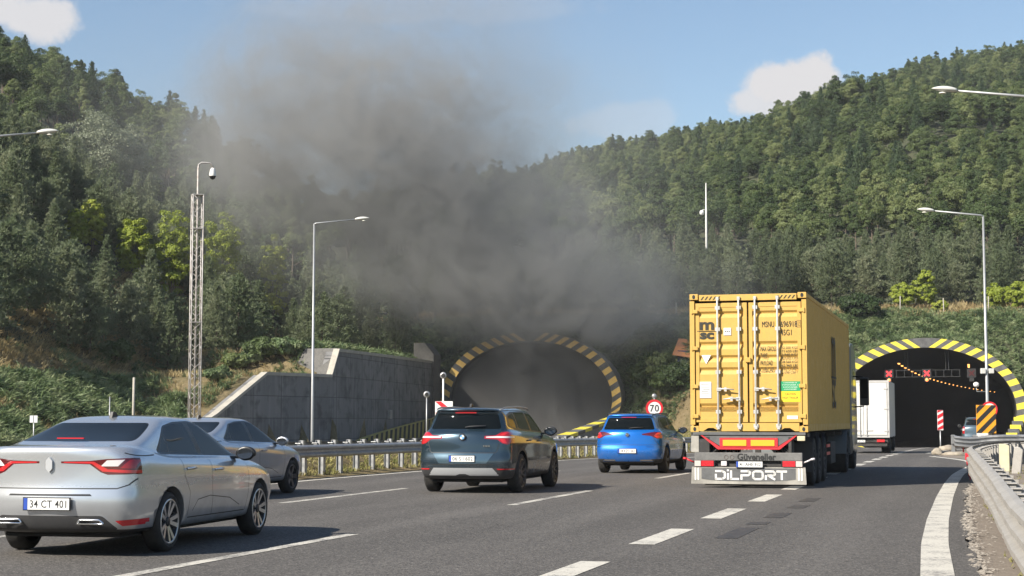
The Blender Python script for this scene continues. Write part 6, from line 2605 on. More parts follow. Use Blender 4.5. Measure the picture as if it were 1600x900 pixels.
# ================================================================== VEGETATION
def pick(px, py, y0=60, y1=700):
    """where the line of sight through a photo pixel meets the terrain"""
    a, e = (px - 800) / 2575, (657 - py) / 2575
    Y = np.arange(y0, y1, 1.0)
    X = a * Y
    u, v = xy2uv(X, Y)
    Z = H(u, v)
    hit = np.where(Z >= EYE + e * Y)[0]
    k = hit[0] if len(hit) else len(Y) - 1
    return float(X[k]), float(Y[k]), float(Z[k])


L_PINE = leafmat('pine_needles', [(.100, .138, .070), (.165, .208, .108), (.235, .27, .155), (.33, .345, .22)], .35, .46, .6, .9)
L_BROAD = leafmat('broad_leaves', [(.044, .074, .024), (.080, .120, .040), (.128, .170, .056), (.22, .255, .10)], .6, .36, .55, .35)
L_FIR = leafmat('fir_needles', [(.040, .070, .034), (.06, .10, .045), (.09, .13, .06)], .5, .15, .6, .5)
L_YEL = leafmat('yellow_green_leaves', [(.20, .26, .03), (.32, .38, .05), (.44, .46, .09)], .25, .4, .5, 1.5)
L_SILV = leafmat('silvery_leaves', [(.13, .16, .09), (.21, .24, .15), (.30, .32, .22)], .25, .3, .5, 1.5)
L_JUN = leafmat('juniper_sprays', [(.040, .070, .026), (.085, .13, .048), (.16, .215, .09), (.26, .30, .15)], .0, .22, .55, .8)
L_DRY = leafmat('dry_grass_blades', [(.24, .17, .08), (.40, .31, .15), (.52, .43, .24)], .0, .3, .8, .6)
L_GRN = leafmat('verge_grass_blades', [(.16, .18, .05), (.30, .28, .10), (.46, .40, .18)], .0, .3, .8, 1.3)
M_BARK = mat('bark', (.09, .07, .05), .9, noise=[(5, .7, (.16, .13, .10))])


def unit(a):
    return a / np.maximum(np.linalg.norm(a, axis=1, keepdims=True), 1e-9)


def blades(P, D, length, width, rs, curve=0.0, bend=None):
    """thin tapered two-triangle blades from P along D"""
    n = len(P)
    side = unit(np.cross(D, unit(rs.normal(size=(n, 3)))))
    L = np.asarray(length).reshape(-1, 1)
    Wd = np.asarray(width).reshape(-1, 1)
    mid = P + D * L * .5
    tip = P + D * L
    if bend is not None:
        mid = mid + bend * L * .12
        tip = tip + bend * L * .42
    a = P - side * Wd * .35
    b = P + side * Wd * .35
    c = mid - side * Wd * .5
    d = mid + side * Wd * .5
    V_ = np.stack([a, b, d, c, tip], 1).reshape(-1, 3)
    i = np.arange(n)[:, None] * 5
    T = np.concatenate([i + np.array([[0, 1, 2]]), i + np.array([[0, 2, 3]]), i + np.array([[3, 2, 4]])], 0)
    return V_, T


def tri_tufts(P, U, rs, k, length, width, spread):
    """k needles fanned round the direction U at each point"""
    n = len(P)
    PP = np.repeat(P, k, 0)
    UU_ = np.repeat(U, k, 0)
    D = unit(UU_ + rs.normal(size=(n * k, 3)) * spread)
    side = unit(np.cross(D, rs.normal(size=(n * k, 3))))
    L = length * rs.uniform(.6, 1.25, (n * k, 1))
    a = PP - side * width * .5
    b = PP + side * width * .5
    c = PP + D * L
    V_ = np.stack([a, b, c], 1).reshape(-1, 3)
    return V_, np.arange(n * k * 3).reshape(-1, 3)


def pine_crown(seed, h, R, shape=.8, z0=.14, tuft=.34, dens=1.0, k=7, wd=.115, dz=.40):
    rs = np.random.RandomState(seed)
    P, U = [], []
    z = h * z0
    while z < h * .985:
        t = (z / h - z0) / (1 - z0)
        prof_ = (1 - t) ** shape * (.55 + .45 * min(1, t * 5))
        nb = int(6 * dens) if t < .85 else 4
        a0 = rs.uniform(0, 6.28)
        for b in range(nb):
            az_ = a0 + b * 6.283 / nb + rs.normal() * .3
            L = R * prof_ * rs.uniform(.62, 1.18) + .12
            tilt = .18 + .75 * t + rs.normal() * .12
            d = np.array([math.cos(az_) * math.cos(tilt), math.sin(az_) * math.cos(tilt), math.sin(tilt)])
            m = max(2, int(L / .24))
            for j in range(m):
                s = .22 + .78 * (j + rs.rand()) / m
                base = np.array([0, 0, z]) + d * L * s + np.array([0, 0, .28 * L * (s ** 2) * .3])
                w = .34 * (1 - abs(s - .65)) * min(1, L)
                for q in range(2):
                    P.append(base + rs.normal(size=3) * w * np.array([1, 1, .28]))
                    U.append(d * .7 + np.array([0, 0, .8]))
        z += dz * (1 - .35 * t)
    # leader
    for j in range(14):
        P.append(np.array([rs.normal() * .04, rs.normal() * .04, h * (.93 + .07 * j / 14)]))
        U.append(np.array([0, 0, 1.0]))
    P, U = np.array(P), unit(np.array(U))
    return tri_tufts(P, U, rs, k, tuft, wd, .62)


def leaf_crown(seed, h, R, z0=.22, nblob=46, leaf=.30, per=75, top=1.0, cone=.0):
    rs = np.random.RandomState(seed)
    P, Nn = [], []
    cz = h * (z0 + 1) / 2
    hz = h * (1 - z0) / 2
    for b in range(nblob):
        d = unit(rs.normal(size=(1, 3)))[0]
        if d[2] < (-.35 if z0 > .05 else -.97):
            d[2] *= -.5
        f = rs.uniform(.45, .92)
        c = np.array([d[0] * R * f, d[1] * R * f, cz + d[2] * hz * f * top])
        c[:2] *= 1 - cone * (d[2] * f * .5 + .5)
        rb = R * rs.uniform(.16, .30) * (1 - .35 * cone * (d[2] + 1) / 2)
        q = unit(rs.normal(size=(per, 3)))
        q[:, 2] = np.where(q[:, 2] < -.3, -q[:, 2], q[:, 2])
        rr = rb * rs.uniform(.72, 1.08, (per, 1))
        P.append(c + q * rr * np.array([1, 1, .8]))
        Nn.append(q * .7 + d * .3)
    P, Nn = np.concatenate(P), unit(np.concatenate(Nn))
    n = len(P)
    Nn = unit(Nn + rs.normal(size=(n, 3)) * .45)
    a = unit(np.cross(Nn, rs.normal(size=(n, 3))))
    b = np.cross(Nn, a)
    s = leaf * rs.uniform(.5, 1.2, (n, 1))
    V_ = np.stack([P - a * s * .5, P + b * s * .32, P + a * s * .5, P - b * s * .32], 1).reshape(-1, 3)
    F_ = np.arange(n * 4).reshape(-1, 4)
    return V_, F_


def make_tree(name, crown, m, h, r, label, cat, limbs=5, trunk=True):
    root = bpy.data.objects.new(name, None)
    root.empty_display_size = .5
    COL.objects.link(root)
    tag(root, label, cat)
    link_mesh('crown', np_mesh(name + '_crown', crown[0], crown[1], m), root)
    mb = MB()
    mb.tube([(0, 0, -.8), (0, 0, h * .3), (.03 * h * .2, 0, h * .62), (0, 0, h * .9)], [r, r * .75, r * .45, r * .12], 7)
    rs = random.Random(int(h * 100))
    for i in range(limbs):
        z = h * (.25 + .5 * i / limbs)
        a = rs.uniform(0, 6.28)
        L = h * .22 * (1 - .5 * i / limbs)
        mb.tube([(0, 0, z), (math.cos(a) * L * .5, math.sin(a) * L * .5, z + L * .3), (math.cos(a) * L, math.sin(a) * L, z + L * .55)], [r * .4, r * .25, r * .08], 5, cap=False)
    mb.build('trunk', M_BARK, root, fix=False)
    return root


PINES = []
for i, (h, R, sh) in enumerate(((7.6, 2.5, .85), (7.0, 2.6, .75), (8.4, 2.3, .95), (6.8, 2.7, .70), (8.0, 2.1, 1.0))):
    PINES.append(('pine_tree', pine_crown(100 + i, h, R, sh), L_PINE, h, .14))
BROADS = []
for i, (h, R, z0) in enumerate(((12, 3.9, .12), (11, 3.5, .1), (13.5, 3.6, .12), (10, 4.0, .1), (13.5, 3.1, .1))):
    BROADS.append(('broadleaf_tree', leaf_crown(200 + i, h, R, z0, 84, .28, 120, 1.0, (.2, .35, .6, .1, .75)[i]), L_BROAD, h, .22))
FIRS = []
for i, (h, R, sh) in enumerate(((13, 3.3, .8), (11.5, 3.0, .85), (14, 3.4, .9))):
    FIRS.append(('fir_tree', pine_crown(300 + i, h, R, sh, .06, .42, 1.1, 5, .16, .5), L_FIR, h, .2))

bushes = [
    (1447, 489, 4.6, 1.2, L_YEL, 'tall yellow-green shrub above the right tunnel'),
    (1412, 486, 2.8, 1.3, L_YEL, 'shorter yellow-green shrub left of the tall one over the right tunnel'),
    (1470, 492, 1.6, .8, L_YEL, 'small yellow sprig right of the tall shrub over the right tunnel'),
    (1560, 488, 3.0, 1.5, L_YEL, 'yellow-green shrub right of the lamp post over the tunnel'),
    (1600, 490, 3.4, 1.5, L_YEL, 'yellow-green shrub at the right frame edge over the tunnel'),
    (180, 575, 1.9, 1.5, L_BROAD, 'dark green round bush in the dry grass under the left pines'),
    (372, 585, 1.3, 1.2, L_BROAD, 'low green bush on the dry bank just right of the lattice mast'),
    (412, 562, 1.5, 1.5, L_BROAD, 'green bush above the sloping end of the panelled wall'),
    (448, 560, 1.2, 1.6, L_JUN, 'spreading olive bush on the dry bank behind the lower wall top'),
    (392, 575, .9, 1.1, L_JUN, 'small olive bush between the mast and the wall step'),
    (340, 600, 1.1, 1.0, L_JUN, 'small olive bush in the dry grass at the mast foot'),
    (1345, 500, 2.4, 2.2, L_BROAD, 'dull green bush above the left shoulder of the right tunnel'),
    (1045, 640, 3.2, 1.8, L_BROAD, 'dark bush on the slope beside the container, below the shed'),
    (1015, 610, 3.6, 2.2, L_BROAD, 'dark shrub on the slope right of the smoking tunnel'),
    (1000, 585, 3.0, 2.4, L_BROAD, 'dark shrub high beside the right shoulder of the smoking tunnel'),
    (1035, 600, 3.0, 2.0, L_BROAD, 'dark shrub just left of the orange-roofed shed'),
    (1060, 618, 2.6, 1.9, L_BROAD, 'dark shrub at the left edge of the container, under the shed'),
    (1025, 560, 3.0, 2.2, L_BROAD, 'smoke-dulled shrub above the shrubs by the shed'),
]
# shrubs on the left slope, given by where their tops show above the pines in front
for (px, pt, Y, R_, m, lab) in (
        (140, 304, 150, 1.3, L_YEL, 'small yellow-green bush among pines on the left slope'),
        (112, 318, 146, 1.1, L_YEL, 'low yellow bush left of its bigger neighbours on the left slope'),
        (205, 324, 150, 1.7, L_YEL, 'yellow-green shrub left of the camera mast, darker at its foot'),
        (266, 312, 152, 2.1, L_YEL, 'brightest yellow-green shrub just left of the camera mast'),
        (346, 318, 156, 2.0, L_YEL, 'yellow-green shrub just right of the camera mast'),
        (425, 356, 160, 1.6, L_YEL, 'yellowish shrub fading into the smoke right of the mast'),
        (150, 166, 196, 4.8, L_SILV, 'silvery pale round tree on the left hillside'),
        (190, 184, 198, 3.6, L_SILV, 'smaller pale tree leaning right beside the silvery one')):
    X_b = wpos(px, Y)
    hh = EYE + (657 - pt) / 2575 * Y - ground(X_b, Y)
    bushes.append((px, None, hh, R_, m, lab, (X_b, Y, ground(X_b, Y))))
bushes = [b if len(b) == 7 else b + (pick(b[0], b[1]),) for b in bushes]


def clear_view(P, back=13):
    """leave open the ground in front of the bushes that show in the photo"""
    keep_ = np.ones(len(P), bool)
    for (px, py, h, R, m, lab, (x, y, z)) in bushes:
        if m is L_BROAD:
            continue
        half = 2575 * R / y
        d = np.abs(800 + 2575 * P[:, 0] / P[:, 1] - px)
        keep_ &= ~((d < half * .55 + 2575 * 1.1 / P[:, 1]) & (P[:, 1] < y + R + .5) & (P[:, 1] > y - back))
    return P[keep_]


rs = np.random.RandomState(12)


def scatter(x0, x1, y0, y1, step, fn, jit=.42):
    """jittered grid, kept where fn(x, y) holds"""
    gx_ = np.arange(x0, x1, step)
    gy_ = np.arange(y0, y1, step)
    A, B = np.meshgrid(gx_, gy_)
    A = A.ravel() + rs.uniform(-jit, jit, A.size) * step
    B = B.ravel() + rs.uniform(-jit, jit, B.size) * step
    k = fn(A, B)
    return np.stack([A[k], B[k]], 1)


def fr_(x, y, m=0.0):
    a = x / y
    return (a > -.335 - m) & (a < .335 + m)


def pines_left(x, y):
    u, v = xy2uv(x, y)
    d = -(v + 48)
    lim = np.where(u > 116, 6.0, np.where(u > 100, 11.5, 10.0)) + 1.6 * fbm(x, y, 17, 31)
    return (d > lim) & (u < 178) & (y < 205) & fr_(x, y, .02) & (v < -50)


def band(x, y):
    u, v = xy2uv(x, y)
    return (u > 172) & (u < 197) & (v > -66) & fr_(x, y, .01)


PL1 = scatter(-80, 0, 70, 205, 3.6, pines_left)
PL2 = scatter(-60, 75, 150, 230, 3.7, band)
PL1 = clear_view(PL1)
PL2 = clear_view(PL2)
pine_pos = np.concatenate([PL1, PL2])


def upper_left(x, y):
    u, v = xy2uv(x, y)
    return (((y >= 205) & (u < 1000)) | (u >= 178)) & (v < -70) & (y < 330) & fr_(x, y, .01)


def hill(x, y):
    u, v = xy2uv(x, y)
    return (u >= 198) & (y < 545) & fr_(x, y, .02) & ~((v < -70) & (y < 330))


UL = scatter(-120, 0, 170, 330, 5.0, upper_left)
HL = scatter(-190, 190, 190, 545, 4.1, hill)


def inst(protos, pos, sc, lab, group, seed, state):
    r = random.Random(seed)
    out = []
    for i, (x, y) in enumerate(pos):
        k = r.randrange(len(protos))
        nm, crown, m, h, rad_ = protos[k]
        s = r.uniform(*sc)
        z = ground(x, y) - .15
        l = lab(x, y)
        if (nm, k) not in state:
            o = make_tree(nm, crown, m, h, rad_, l[0], nm.replace('_', ' '))
            state[(nm, k)] = o
            o.location = (x, y, z)
            o.scale = (s * r.uniform(.9, 1.12), s * r.uniform(.9, 1.12), s)
            o.rotation_euler = (r.gauss(0, .03), r.gauss(0, .03), r.uniform(0, 6.28))
            o['group'] = l[1]
        else:
            o = copy_thing(state[(nm, k)], (x, y, z), None, (s * r.uniform(.88, 1.12), s * r.uniform(.88, 1.12), s), l[0], l[1])
            o.rotation_euler = (r.gauss(0, .03), r.gauss(0, .03), r.uniform(0, 6.28))
        out.append(o)
    return out


def scr(x, y):
    return 800 + 2575 * x / y


def pine_label(x, y):
    px = scr(x, y)
    u, v = xy2uv(x, y)
    if u > 170 and v > -66:
        if px > 1330:
            return 'grey-green pine in the dense band behind the right lamp post', 'pines behind the right lamp post'
        if px > 960:
            return 'grey-green pine in the dense band above the yellow container', 'pines above the yellow container'
        return 'pine veiled by smoke on the terrace behind the left tunnel', 'pines veiled by smoke'
    d = -(v + 48)
    if px < 170:
        return ('dark pine low on the left slope, its skirt over the dry grass' if d < 20 else 'dense pine higher on the slope at the far left'), 'far left pines ' + ('low' if d < 20 else 'high')
    if px < 400:
        return ('dark pine beside the camera mast, trunk in dry grass' if d < 20 else 'dense pine on the slope above the camera mast'), 'mast pines ' + ('low' if d < 20 else 'high')
    return ('pine just behind the panelled concrete wall' if d < 20 else 'pine half lost in thin smoke above the panelled wall'), 'wall pines ' + ('low' if d < 20 else 'high')


def broad_label(x, y):
    px = scr(x, y)
    if y < 330 and px < 800:
        if px < 150:
            return 'full green tree high on the left hill near the frame edge', 'upper left trees'
        if px < 330:
            return 'full green tree on the left ridge above the camera mast', 'ridge trees above the mast'
        return 'tree on the left hill fading into the smoke', 'trees fading into the smoke'
    if px > 1330:
        return 'rounded green tree low on the right hillside above the pine band', 'trees low on the right hill'
    if px > 1000:
        return 'rounded green tree on the hillside above the container', 'trees above the container'
    return 'hillside tree behind the drifting smoke', 'trees behind the smoke'


state = {}
print(len(PL1), len(PL2), 'pines', len(pine_pos), 'upper left', len(UL), 'hill', len(HL))
order = np.argsort(np.linalg.norm(pine_pos, axis=1))
pine_things = pine_pos[order[:300]]
pine_rest = pine_pos[order[300:]]
inst(PINES, [p for p in pine_things if p[1] < 1e9], (.66, .98), pine_label, '', 1, state)
# broad-leaved trees: the nearest 300 as things (left ridge, then the right hill)
UL = clear_view(UL, 12)
UL = UL[np.argsort(np.linalg.norm(UL, axis=1))]
HL = clear_view(HL, 12)
HL = HL[np.argsort(np.linalg.norm(HL, axis=1))]
a_ = HL[:, 0] / HL[:, 1]
front = HL[(a_ > .02)][:150]
rest = np.array([p for p in HL if not any((front == p).all(1))])
nUL = min(150, len(UL))
br_things = np.concatenate([UL[:nUL], front])
inst(BROADS, br_things, (.48, .78), broad_label, '', 2, state)
rest = np.concatenate([rest, UL[nUL:]])

# firs that stand out against the sky on both ridges
fl = []
rf_ = random.Random(8)
for px, Y in [(p, 515) for p in (880, 1048, 1120, 1128, 1215, 1300, 1308, 1366, 1384, 1470, 1502, 1512, 1530, 1584)]:
    fl.append((wpos(px + rf_.uniform(-8, 8), Y), Y + rf_.uniform(-6, 6)))
for px, Y in ((86, 262), (94, 266), (178, 275), (298, 282)):
    fl.append((wpos(px, Y), Y))
def fir_label(x, y):
    return ('spire-shaped fir standing out on the right ridge against the sky', 'firs on the right ridge') if y > 400 else ('dark fir standing out on the left ridge against the sky', 'firs on the left ridge')
inst(FIRS, fl, (.5, .7), fir_label, '', 3, state)

# the wood beyond: one mass, the same kinds of tree set out on points
fo = []
pts = []
for (x, y) in rest:
    pts.append((x, y, ground(x, y) - .3, 0))
for (x, y) in pine_rest:
    pts.append((x, y, ground(x, y) - .15, 1))
me = bpy.data.meshes.new('forest')
me.from_pydata([p[:3] for p in pts], [], [])
at_i = me.attributes.new('pick', 'INT', 'POINT')
at_s = me.attributes.new('size', 'FLOAT', 'POINT')
at_r = me.attributes.new('turn', 'FLOAT', 'POINT')
r9 = random.Random(77)
def forest_kind(p):
    if p[3]:
        return r9.randrange(0, 5)
    return r9.randrange(5, 10) if r9.random() > .13 else r9.randrange(10, 13)
me.attributes['pick'].data.foreach_set('value', [forest_kind(p) for p in pts])
me.attributes['size'].data.foreach_set('value', [r9.uniform(.50, .76) for p in pts])
me.attributes['turn'].data.foreach_set('value', [r9.uniform(0, 6.28) for p in pts])
forest = link_mesh('forest', me)
tag(forest, 'dense green wood covering the hillside behind the tunnels', None, None, 'stuff')
ng = bpy.data.node_groups.new('forest_points', 'GeometryNodeTree')
ng.interface.new_socket('Geometry', in_out='INPUT', socket_type='NodeSocketGeometry')
ng.interface.new_socket('Geometry', in_out='OUTPUT', socket_type='NodeSocketGeometry')
gi = ng.nodes.new('NodeGroupInput')
go = ng.nodes.new('NodeGroupOutput')
iop = ng.nodes.new('GeometryNodeInstanceOnPoints')
jn = ng.nodes.new('GeometryNodeJoinGeometry')
protos = [('pine_tree', i) for i in range(5)] + [('broadleaf_tree', i) for i in range(5)] + [('fir_tree', i) for i in range(3)]
for key in reversed(protos):
    oi = ng.nodes.new('GeometryNodeObjectInfo')
    oi.inputs['Object'].default_value = state[key].children[0]
    oi.inputs['As Instance'].default_value = True
    oi.transform_space = 'ORIGINAL'
    # reset the source's own place so that only the shape is taken
    rz = ng.nodes.new('GeometryNodeGeometryToInstance')
    oi.inputs['As Instance'].default_value = False
    ng.links.new(oi.outputs['Geometry'], rz.inputs[0])
    ng.links.new(rz.outputs[0], jn.inputs[0])
def nattr(nm, tp):
    n = ng.nodes.new('GeometryNodeInputNamedAttribute')
    n.data_type = tp
    n.inputs[0].default_value = nm
    return n.outputs[0]
cr_ = ng.nodes.new('ShaderNodeCombineXYZ')
ng.links.new(nattr('turn', 'FLOAT'), cr_.inputs[2])
ng.links.new(gi.outputs[0], iop.inputs['Points'])
ng.links.new(jn.outputs[0], iop.inputs['Instance'])
iop.inputs['Pick Instance'].default_value = True
ng.links.new(nattr('pick', 'INT'), iop.inputs['Instance Index'])
ng.links.new(cr_.outputs[0], iop.inputs['Rotation'])
ng.links.new(nattr('size', 'FLOAT'), iop.inputs['Scale'])
ng.links.new(iop.outputs[0], go.inputs[0])
md = forest.modifiers.new('forest', 'NODES')
md.node_group = ng

# ---- bushes as things
def bush_crown(seed, h, R, leaf=.16):
    return leaf_crown(seed, h, R, .02, int(46 + R * 30), leaf * 1.15, 110, .95)
for i, (px, py, h, R, m, lab, (x, y, z)) in enumerate(bushes):
    r = bpy.data.objects.new('willow_tree' if m is L_SILV else 'shrub', None)
    COL.objects.link(r)
    tag(r, lab, 'tree' if m is L_SILV else 'shrub')
    cr = bush_crown(400 + i, h, R, .20 if y > 120 else .15)
    link_mesh('crown', np_mesh('bush_crown', cr[0], cr[1], m), r)
    MB().tube([(0, 0, -.3), (0, 0, h * .5)], [.07, .03], 6).tube([(0, 0, 0), (R * .3, 0, h * .5)], [.05, .02], 5).build('trunk', M_BARK, r)
    r.location = (x, y, z - .1)


# ---- ground cover
def sprays(n, region, seed, k, lng, wd, m_up, thick, name, m, label, spread=.6, droop=.0, bias=None):
    """region(rs, n) -> u, v arrays"""
    r = np.random.RandomState(seed)
    u, v = region(r, n)
    x, y = uv2xy(u, v)
    z = H(u, v)
    # terrain normal by differences
    e = .4
    ux, vx = xy2uv(x + e, y)
    uy, vy = xy2uv(x, y + e)
    gx_ = np.clip((H(ux, vx) - z) / e, -1.6, 1.6)
    gy_ = np.clip((H(uy, vy) - z) / e, -1.6, 1.6)
    Nn = unit(np.stack([-gx_, -gy_, np.ones_like(gx_)], 1))
    P = np.stack([x, y, z], 1) + Nn * r.uniform(-.05, 1, (len(x), 1)) * thick
    az_ = r.uniform(0, 6.28, len(x))
    U = unit(Nn * m_up + np.stack([np.cos(az_), np.sin(az_), np.zeros(len(x))], 1) * (1 - m_up) + (0 if bias is None else np.array([bias])))
    PP = np.repeat(P, k, 0)
    D = unit(np.repeat(U, k, 0) + r.normal(size=(len(PP), 3)) * spread * .5)
    V_, T = blades(PP + r.normal(size=PP.shape) * lng * .12, D, lng * r.uniform(.55, 1.2, len(PP)), wd * r.uniform(.7, 1.3, len(PP)), r,
                   bend=np.tile(np.array([[0, 0, -1.0]]), (len(PP), 1)) * droop)
    o = link_mesh(name, np_mesh(name, V_, T, m))
    return tag(o, label, None, None, 'stuff')


def jun_region(r, n):
    u = r.uniform(146, 167, n * 3)
    v = r.uniform(-62, 30, n * 3)
    k = np.ones(len(u), bool)
    for P in (PR, PL):
        dd = np.abs(v - P['v'])
        k &= ~((dd < P['a'] + .3) & (u < 151.6))
    ue = u + 7 * np.exp(-((v + 22) / 5.5) ** 2) + 3 * ss(v, 6, 12)
    k &= (ue > 147.6) & (u < 165 + 1.5 * np.sin(v * .7)) & ~((v < -45) & (u < 150))
    k &= (v < 9) | (r.rand(len(u)) < .8)
    u, v = u[k][:n], v[k][:n]
    return u, v
sprays(28000, jun_region, 21, 10, .60, .05, .5, .55, 'juniper_cover', L_JUN, 'feathery green juniper cover on the slopes round both tunnels', .8, .8)


def jun_wall(r, n):
    u = r.uniform(116, 152, n * 3)
    v = wall_v(u) - 1.6 - r.uniform(0, 1, n * 3) ** 1.3 * 6.5
    k = fbm(u, v, 9, 41) > -.5
    return u[k][:n], v[k][:n]
sprays(6500, jun_wall, 22, 10, .8, .055, .5, .75, 'juniper_cover', L_JUN, 'bright feathery juniper spilling along the top of the panelled wall', .8, .7)


def jun_low(r, n):
    u = r.uniform(74, 104, n * 4)
    v = -48.6 - r.uniform(0, 8.5, n * 4)
    x, y = uv2xy(u, v)
    px = scr(x, y)
    k = (px < 292) & (fbm(u, v, 11, 42) + .25 * fbm(u, v, 3, 43) > -.25)
    return u[k][:n], v[k][:n]
sprays(9000, jun_low, 23, 10, .70, .05, .5, .6, 'juniper_cover', L_JUN, 'low spreading juniper mat on the left verge below the dry grass', .8, .8)


def dry_left(r, n):
    u = r.uniform(60, 150, n * 2)
    v = -48.4 - r.uniform(0, 1, n * 2) ** .8 * 26
    k = (~((v > wall_v(u) - 1.7) & (u > 96))) & (fbm(u, v, 6, 44) > -.55)
    return u[k][:n], v[k][:n]
sprays(26000, dry_left, 24, 5, .62, .035, .85, .08, 'dry_grass', L_DRY, 'golden dry grass between the junipers and pines on the left slope', .5, .5)


def bank_weeds(r, n):
    u = r.uniform(96, 122, n * 3)
    v = wall_v(u) - 1.6 - r.uniform(0, 1, n * 3) * 12
    k = fbm(u, v, 5, 51) > .12
    return u[k][:n], v[k][:n]
sprays(3800, bank_weeds, 29, 8, .42, .04, .7, .25, 'bank_weeds', L_JUN, 'patches of green weeds in the dry grass on the bank behind the lower wall', .9, .6)


def dry_terrace(r, n):
    u = r.uniform(162.5, 175, n)
    v = r.uniform(-62, 30, n)
    return u, v
sprays(9000, dry_terrace, 25, 4, .8, .045, .8, .1, 'dry_grass', L_DRY, 'brown dry grass along the terrace fence over the tunnels', .5, .4)


def median(r, n):
    u = 26 + (146 - 26) * r.rand(n * 2) ** 1.35
    v = left_edge(u) - .95 - r.rand(n * 2) ** 1.15 * 14.5
    k = (v > -30.4)
    return u[k][:n], v[k][:n]
sprays(52000, median, 26, 4, .17, .022, .8, .03, 'verge_grass', L_GRN, 'short straw-coloured and green grass in the median behind the guardrail', .7, .5)


def island(r, n):
    u = r.uniform(8, 100, n)
    v = np.where(u < 62, right_edge(u) + .7 + np.abs(r.normal(0, .8, n)), right_edge(u) + 1.2 + r.uniform(0, 9, n))
    k = (r.rand(n) < .12 + .88 * (fbm(u, v, 2.2, 45) > .3))
    return u[k], v[k]
sprays(2600, island, 27, 4, .09, .011, .75, .01, 'verge_grass', L_GRN, 'thin tufts of grass on the dirt verge by the near guardrail', .8, .6)


def right_slope(r, n):
    u = r.uniform(98, 148, n)
    v = 4.5 + r.uniform(0, 14, n)
    return u, v
sprays(7000, right_slope, 28, 5, .4, .03, .75, .05, 'dry_grass', L_DRY, 'dry grass bank beside the right foot of the clear tunnel', .6, .5)

# ================================================================== SMOKE AND HAZE
def volume_mat(name):
    m = bpy.data.materials.new(name)
    m.use_nodes = True
    t = m.node_tree
    t.nodes.clear()
    out = N(t, 'ShaderNodeOutputMaterial')
    pv = N(t, 'ShaderNodeVolumePrincipled')
    t.links.new(pv.outputs[0], out.inputs['Volume'])
    return m, t, pv


def fcurve(t, x, pts):
    n = N(t, 'ShaderNodeFloatCurve')
    c = n.mapping.curves[0]
    while len(c.points) > 2:
        c.points.remove(c.points[1])
    c.points[0].location = pts[0]
    c.points[1].location = pts[-1]
    for p in pts[1:-1]:
        c.points.new(*p)
    n.mapping.update()
    t.links.new(x, n.inputs['Value'])
    return n.outputs[0]


M_SMOKE, t, pv = volume_mat('smoke')
pv.inputs['Color'].default_value = (.55, .55, .54, 1)
pv.inputs['Anisotropy'].default_value = .15
g = N(t, 'ShaderNodeTexCoord')
nz = N(t, 'ShaderNodeTexNoise')
nz.inputs['Scale'].default_value = .055
nz.inputs['Detail'].default_value = 2
t.links.new(g.outputs['Object'], nz.inputs[0])
va = N(t, 'ShaderNodeVectorMath', operation='MULTIPLY_ADD')
sb = N(t, 'ShaderNodeVectorMath', operation='SUBTRACT')
t.links.new(nz.outputs['Color'], sb.inputs[0])
sb.inputs[1].default_value = (.5, .5, .5)
t.links.new(sb.outputs[0], va.inputs[0])
va.inputs[1].default_value = (16, 12, 14)
t.links.new(g.outputs['Object'], va.inputs[2])
s = N(t, 'ShaderNodeSeparateXYZ')
t.links.new(va.outputs[0], s.inputs[0])
s0 = N(t, 'ShaderNodeSeparateXYZ')
t.links.new(g.outputs['Object'], s0.inputs[0])
ZM = 48.0
zn = math_n(t, 'DIVIDE', s0.outputs[2], ZM, clamp=True)
# columns: height, centre x, radius, density
PLUME = [(0, 3, 10.0, .02), (6, 4.2, 10.5, .036), (8.8, 4.4, 12.5, .115), (11, 3.0, 16, .19), (14, -.2, 18.5, .20), (17.5, -3.5, 18.5, .18), (21, -8, 18.8, .19), (25, -11.8, 20.5, .18), (30, -13, 20.5, .16), (34, -13, 19, .10), (38, -12, 18, .045), (43, -9, 18, .018), (48, -8, 16, .0)]
cx = fcurve(t, zn, [(a / ZM, (b + 30) / 60) for a, b, c, d in PLUME])
cx = math_n(t, 'SUBTRACT', math_n(t, 'MULTIPLY', cx, 60), 30)
rr = math_n(t, 'MULTIPLY', fcurve(t, zn, [(a / ZM, c / 30) for a, b, c, d in PLUME]), 30)
dn = math_n(t, 'MULTIPLY', fcurve(t, zn, [(a / ZM, d / .15) for a, b, c, d in PLUME]), .15)
dx = math_n(t, 'DIVIDE', math_n(t, 'SUBTRACT', s.outputs[0], cx), rr)
dy = math_n(t, 'DIVIDE', math_n(t, 'SUBTRACT', s.outputs[1], 152), math_n(t, 'MULTIPLY', rr, .72))
q = math_n(t, 'SQRT', math_n(t, 'ADD', math_n(t, 'MULTIPLY', dx, dx), math_n(t, 'MULTIPLY', dy, dy)))
n2 = N(t, 'ShaderNodeTexNoise')
n2.inputs['Scale'].default_value = .12
n2.inputs['Detail'].default_value = 5
n2.inputs['Roughness'].default_value = .55
n2.inputs['Distortion'].default_value = .6
t.links.new(g.outputs['Object'], n2.inputs[0])
n4 = N(t, 'ShaderNodeTexNoise')
n4.inputs['Scale'].default_value = .34
n4.inputs['Detail'].default_value = 3
n4.inputs['Distortion'].default_value = 1.0
t.links.new(va.outputs[0], n4.inputs[0])
q = math_n(t, 'ADD', q, math_n(t, 'MULTIPLY', math_n(t, 'SUBTRACT', n2.outputs[0], .5), 1.3))
q = math_n(t, 'ADD', q, math_n(t, 'MULTIPLY', math_n(t, 'SUBTRACT', n4.outputs[0], .5), 1.1))
core = mapr(t, q, 1.0, .42, 0, 1, True)
veil = mapr(t, q, 1.9, .7, 0, .07, True)
f = math_n(t, 'ADD', core, veil)
mod = math_n(t, 'MULTIPLY', mapr(t, n2.outputs[0], .34, .64, .4, 1.4), mapr(t, n4.outputs[0], .41, .58, .25, 1.7))
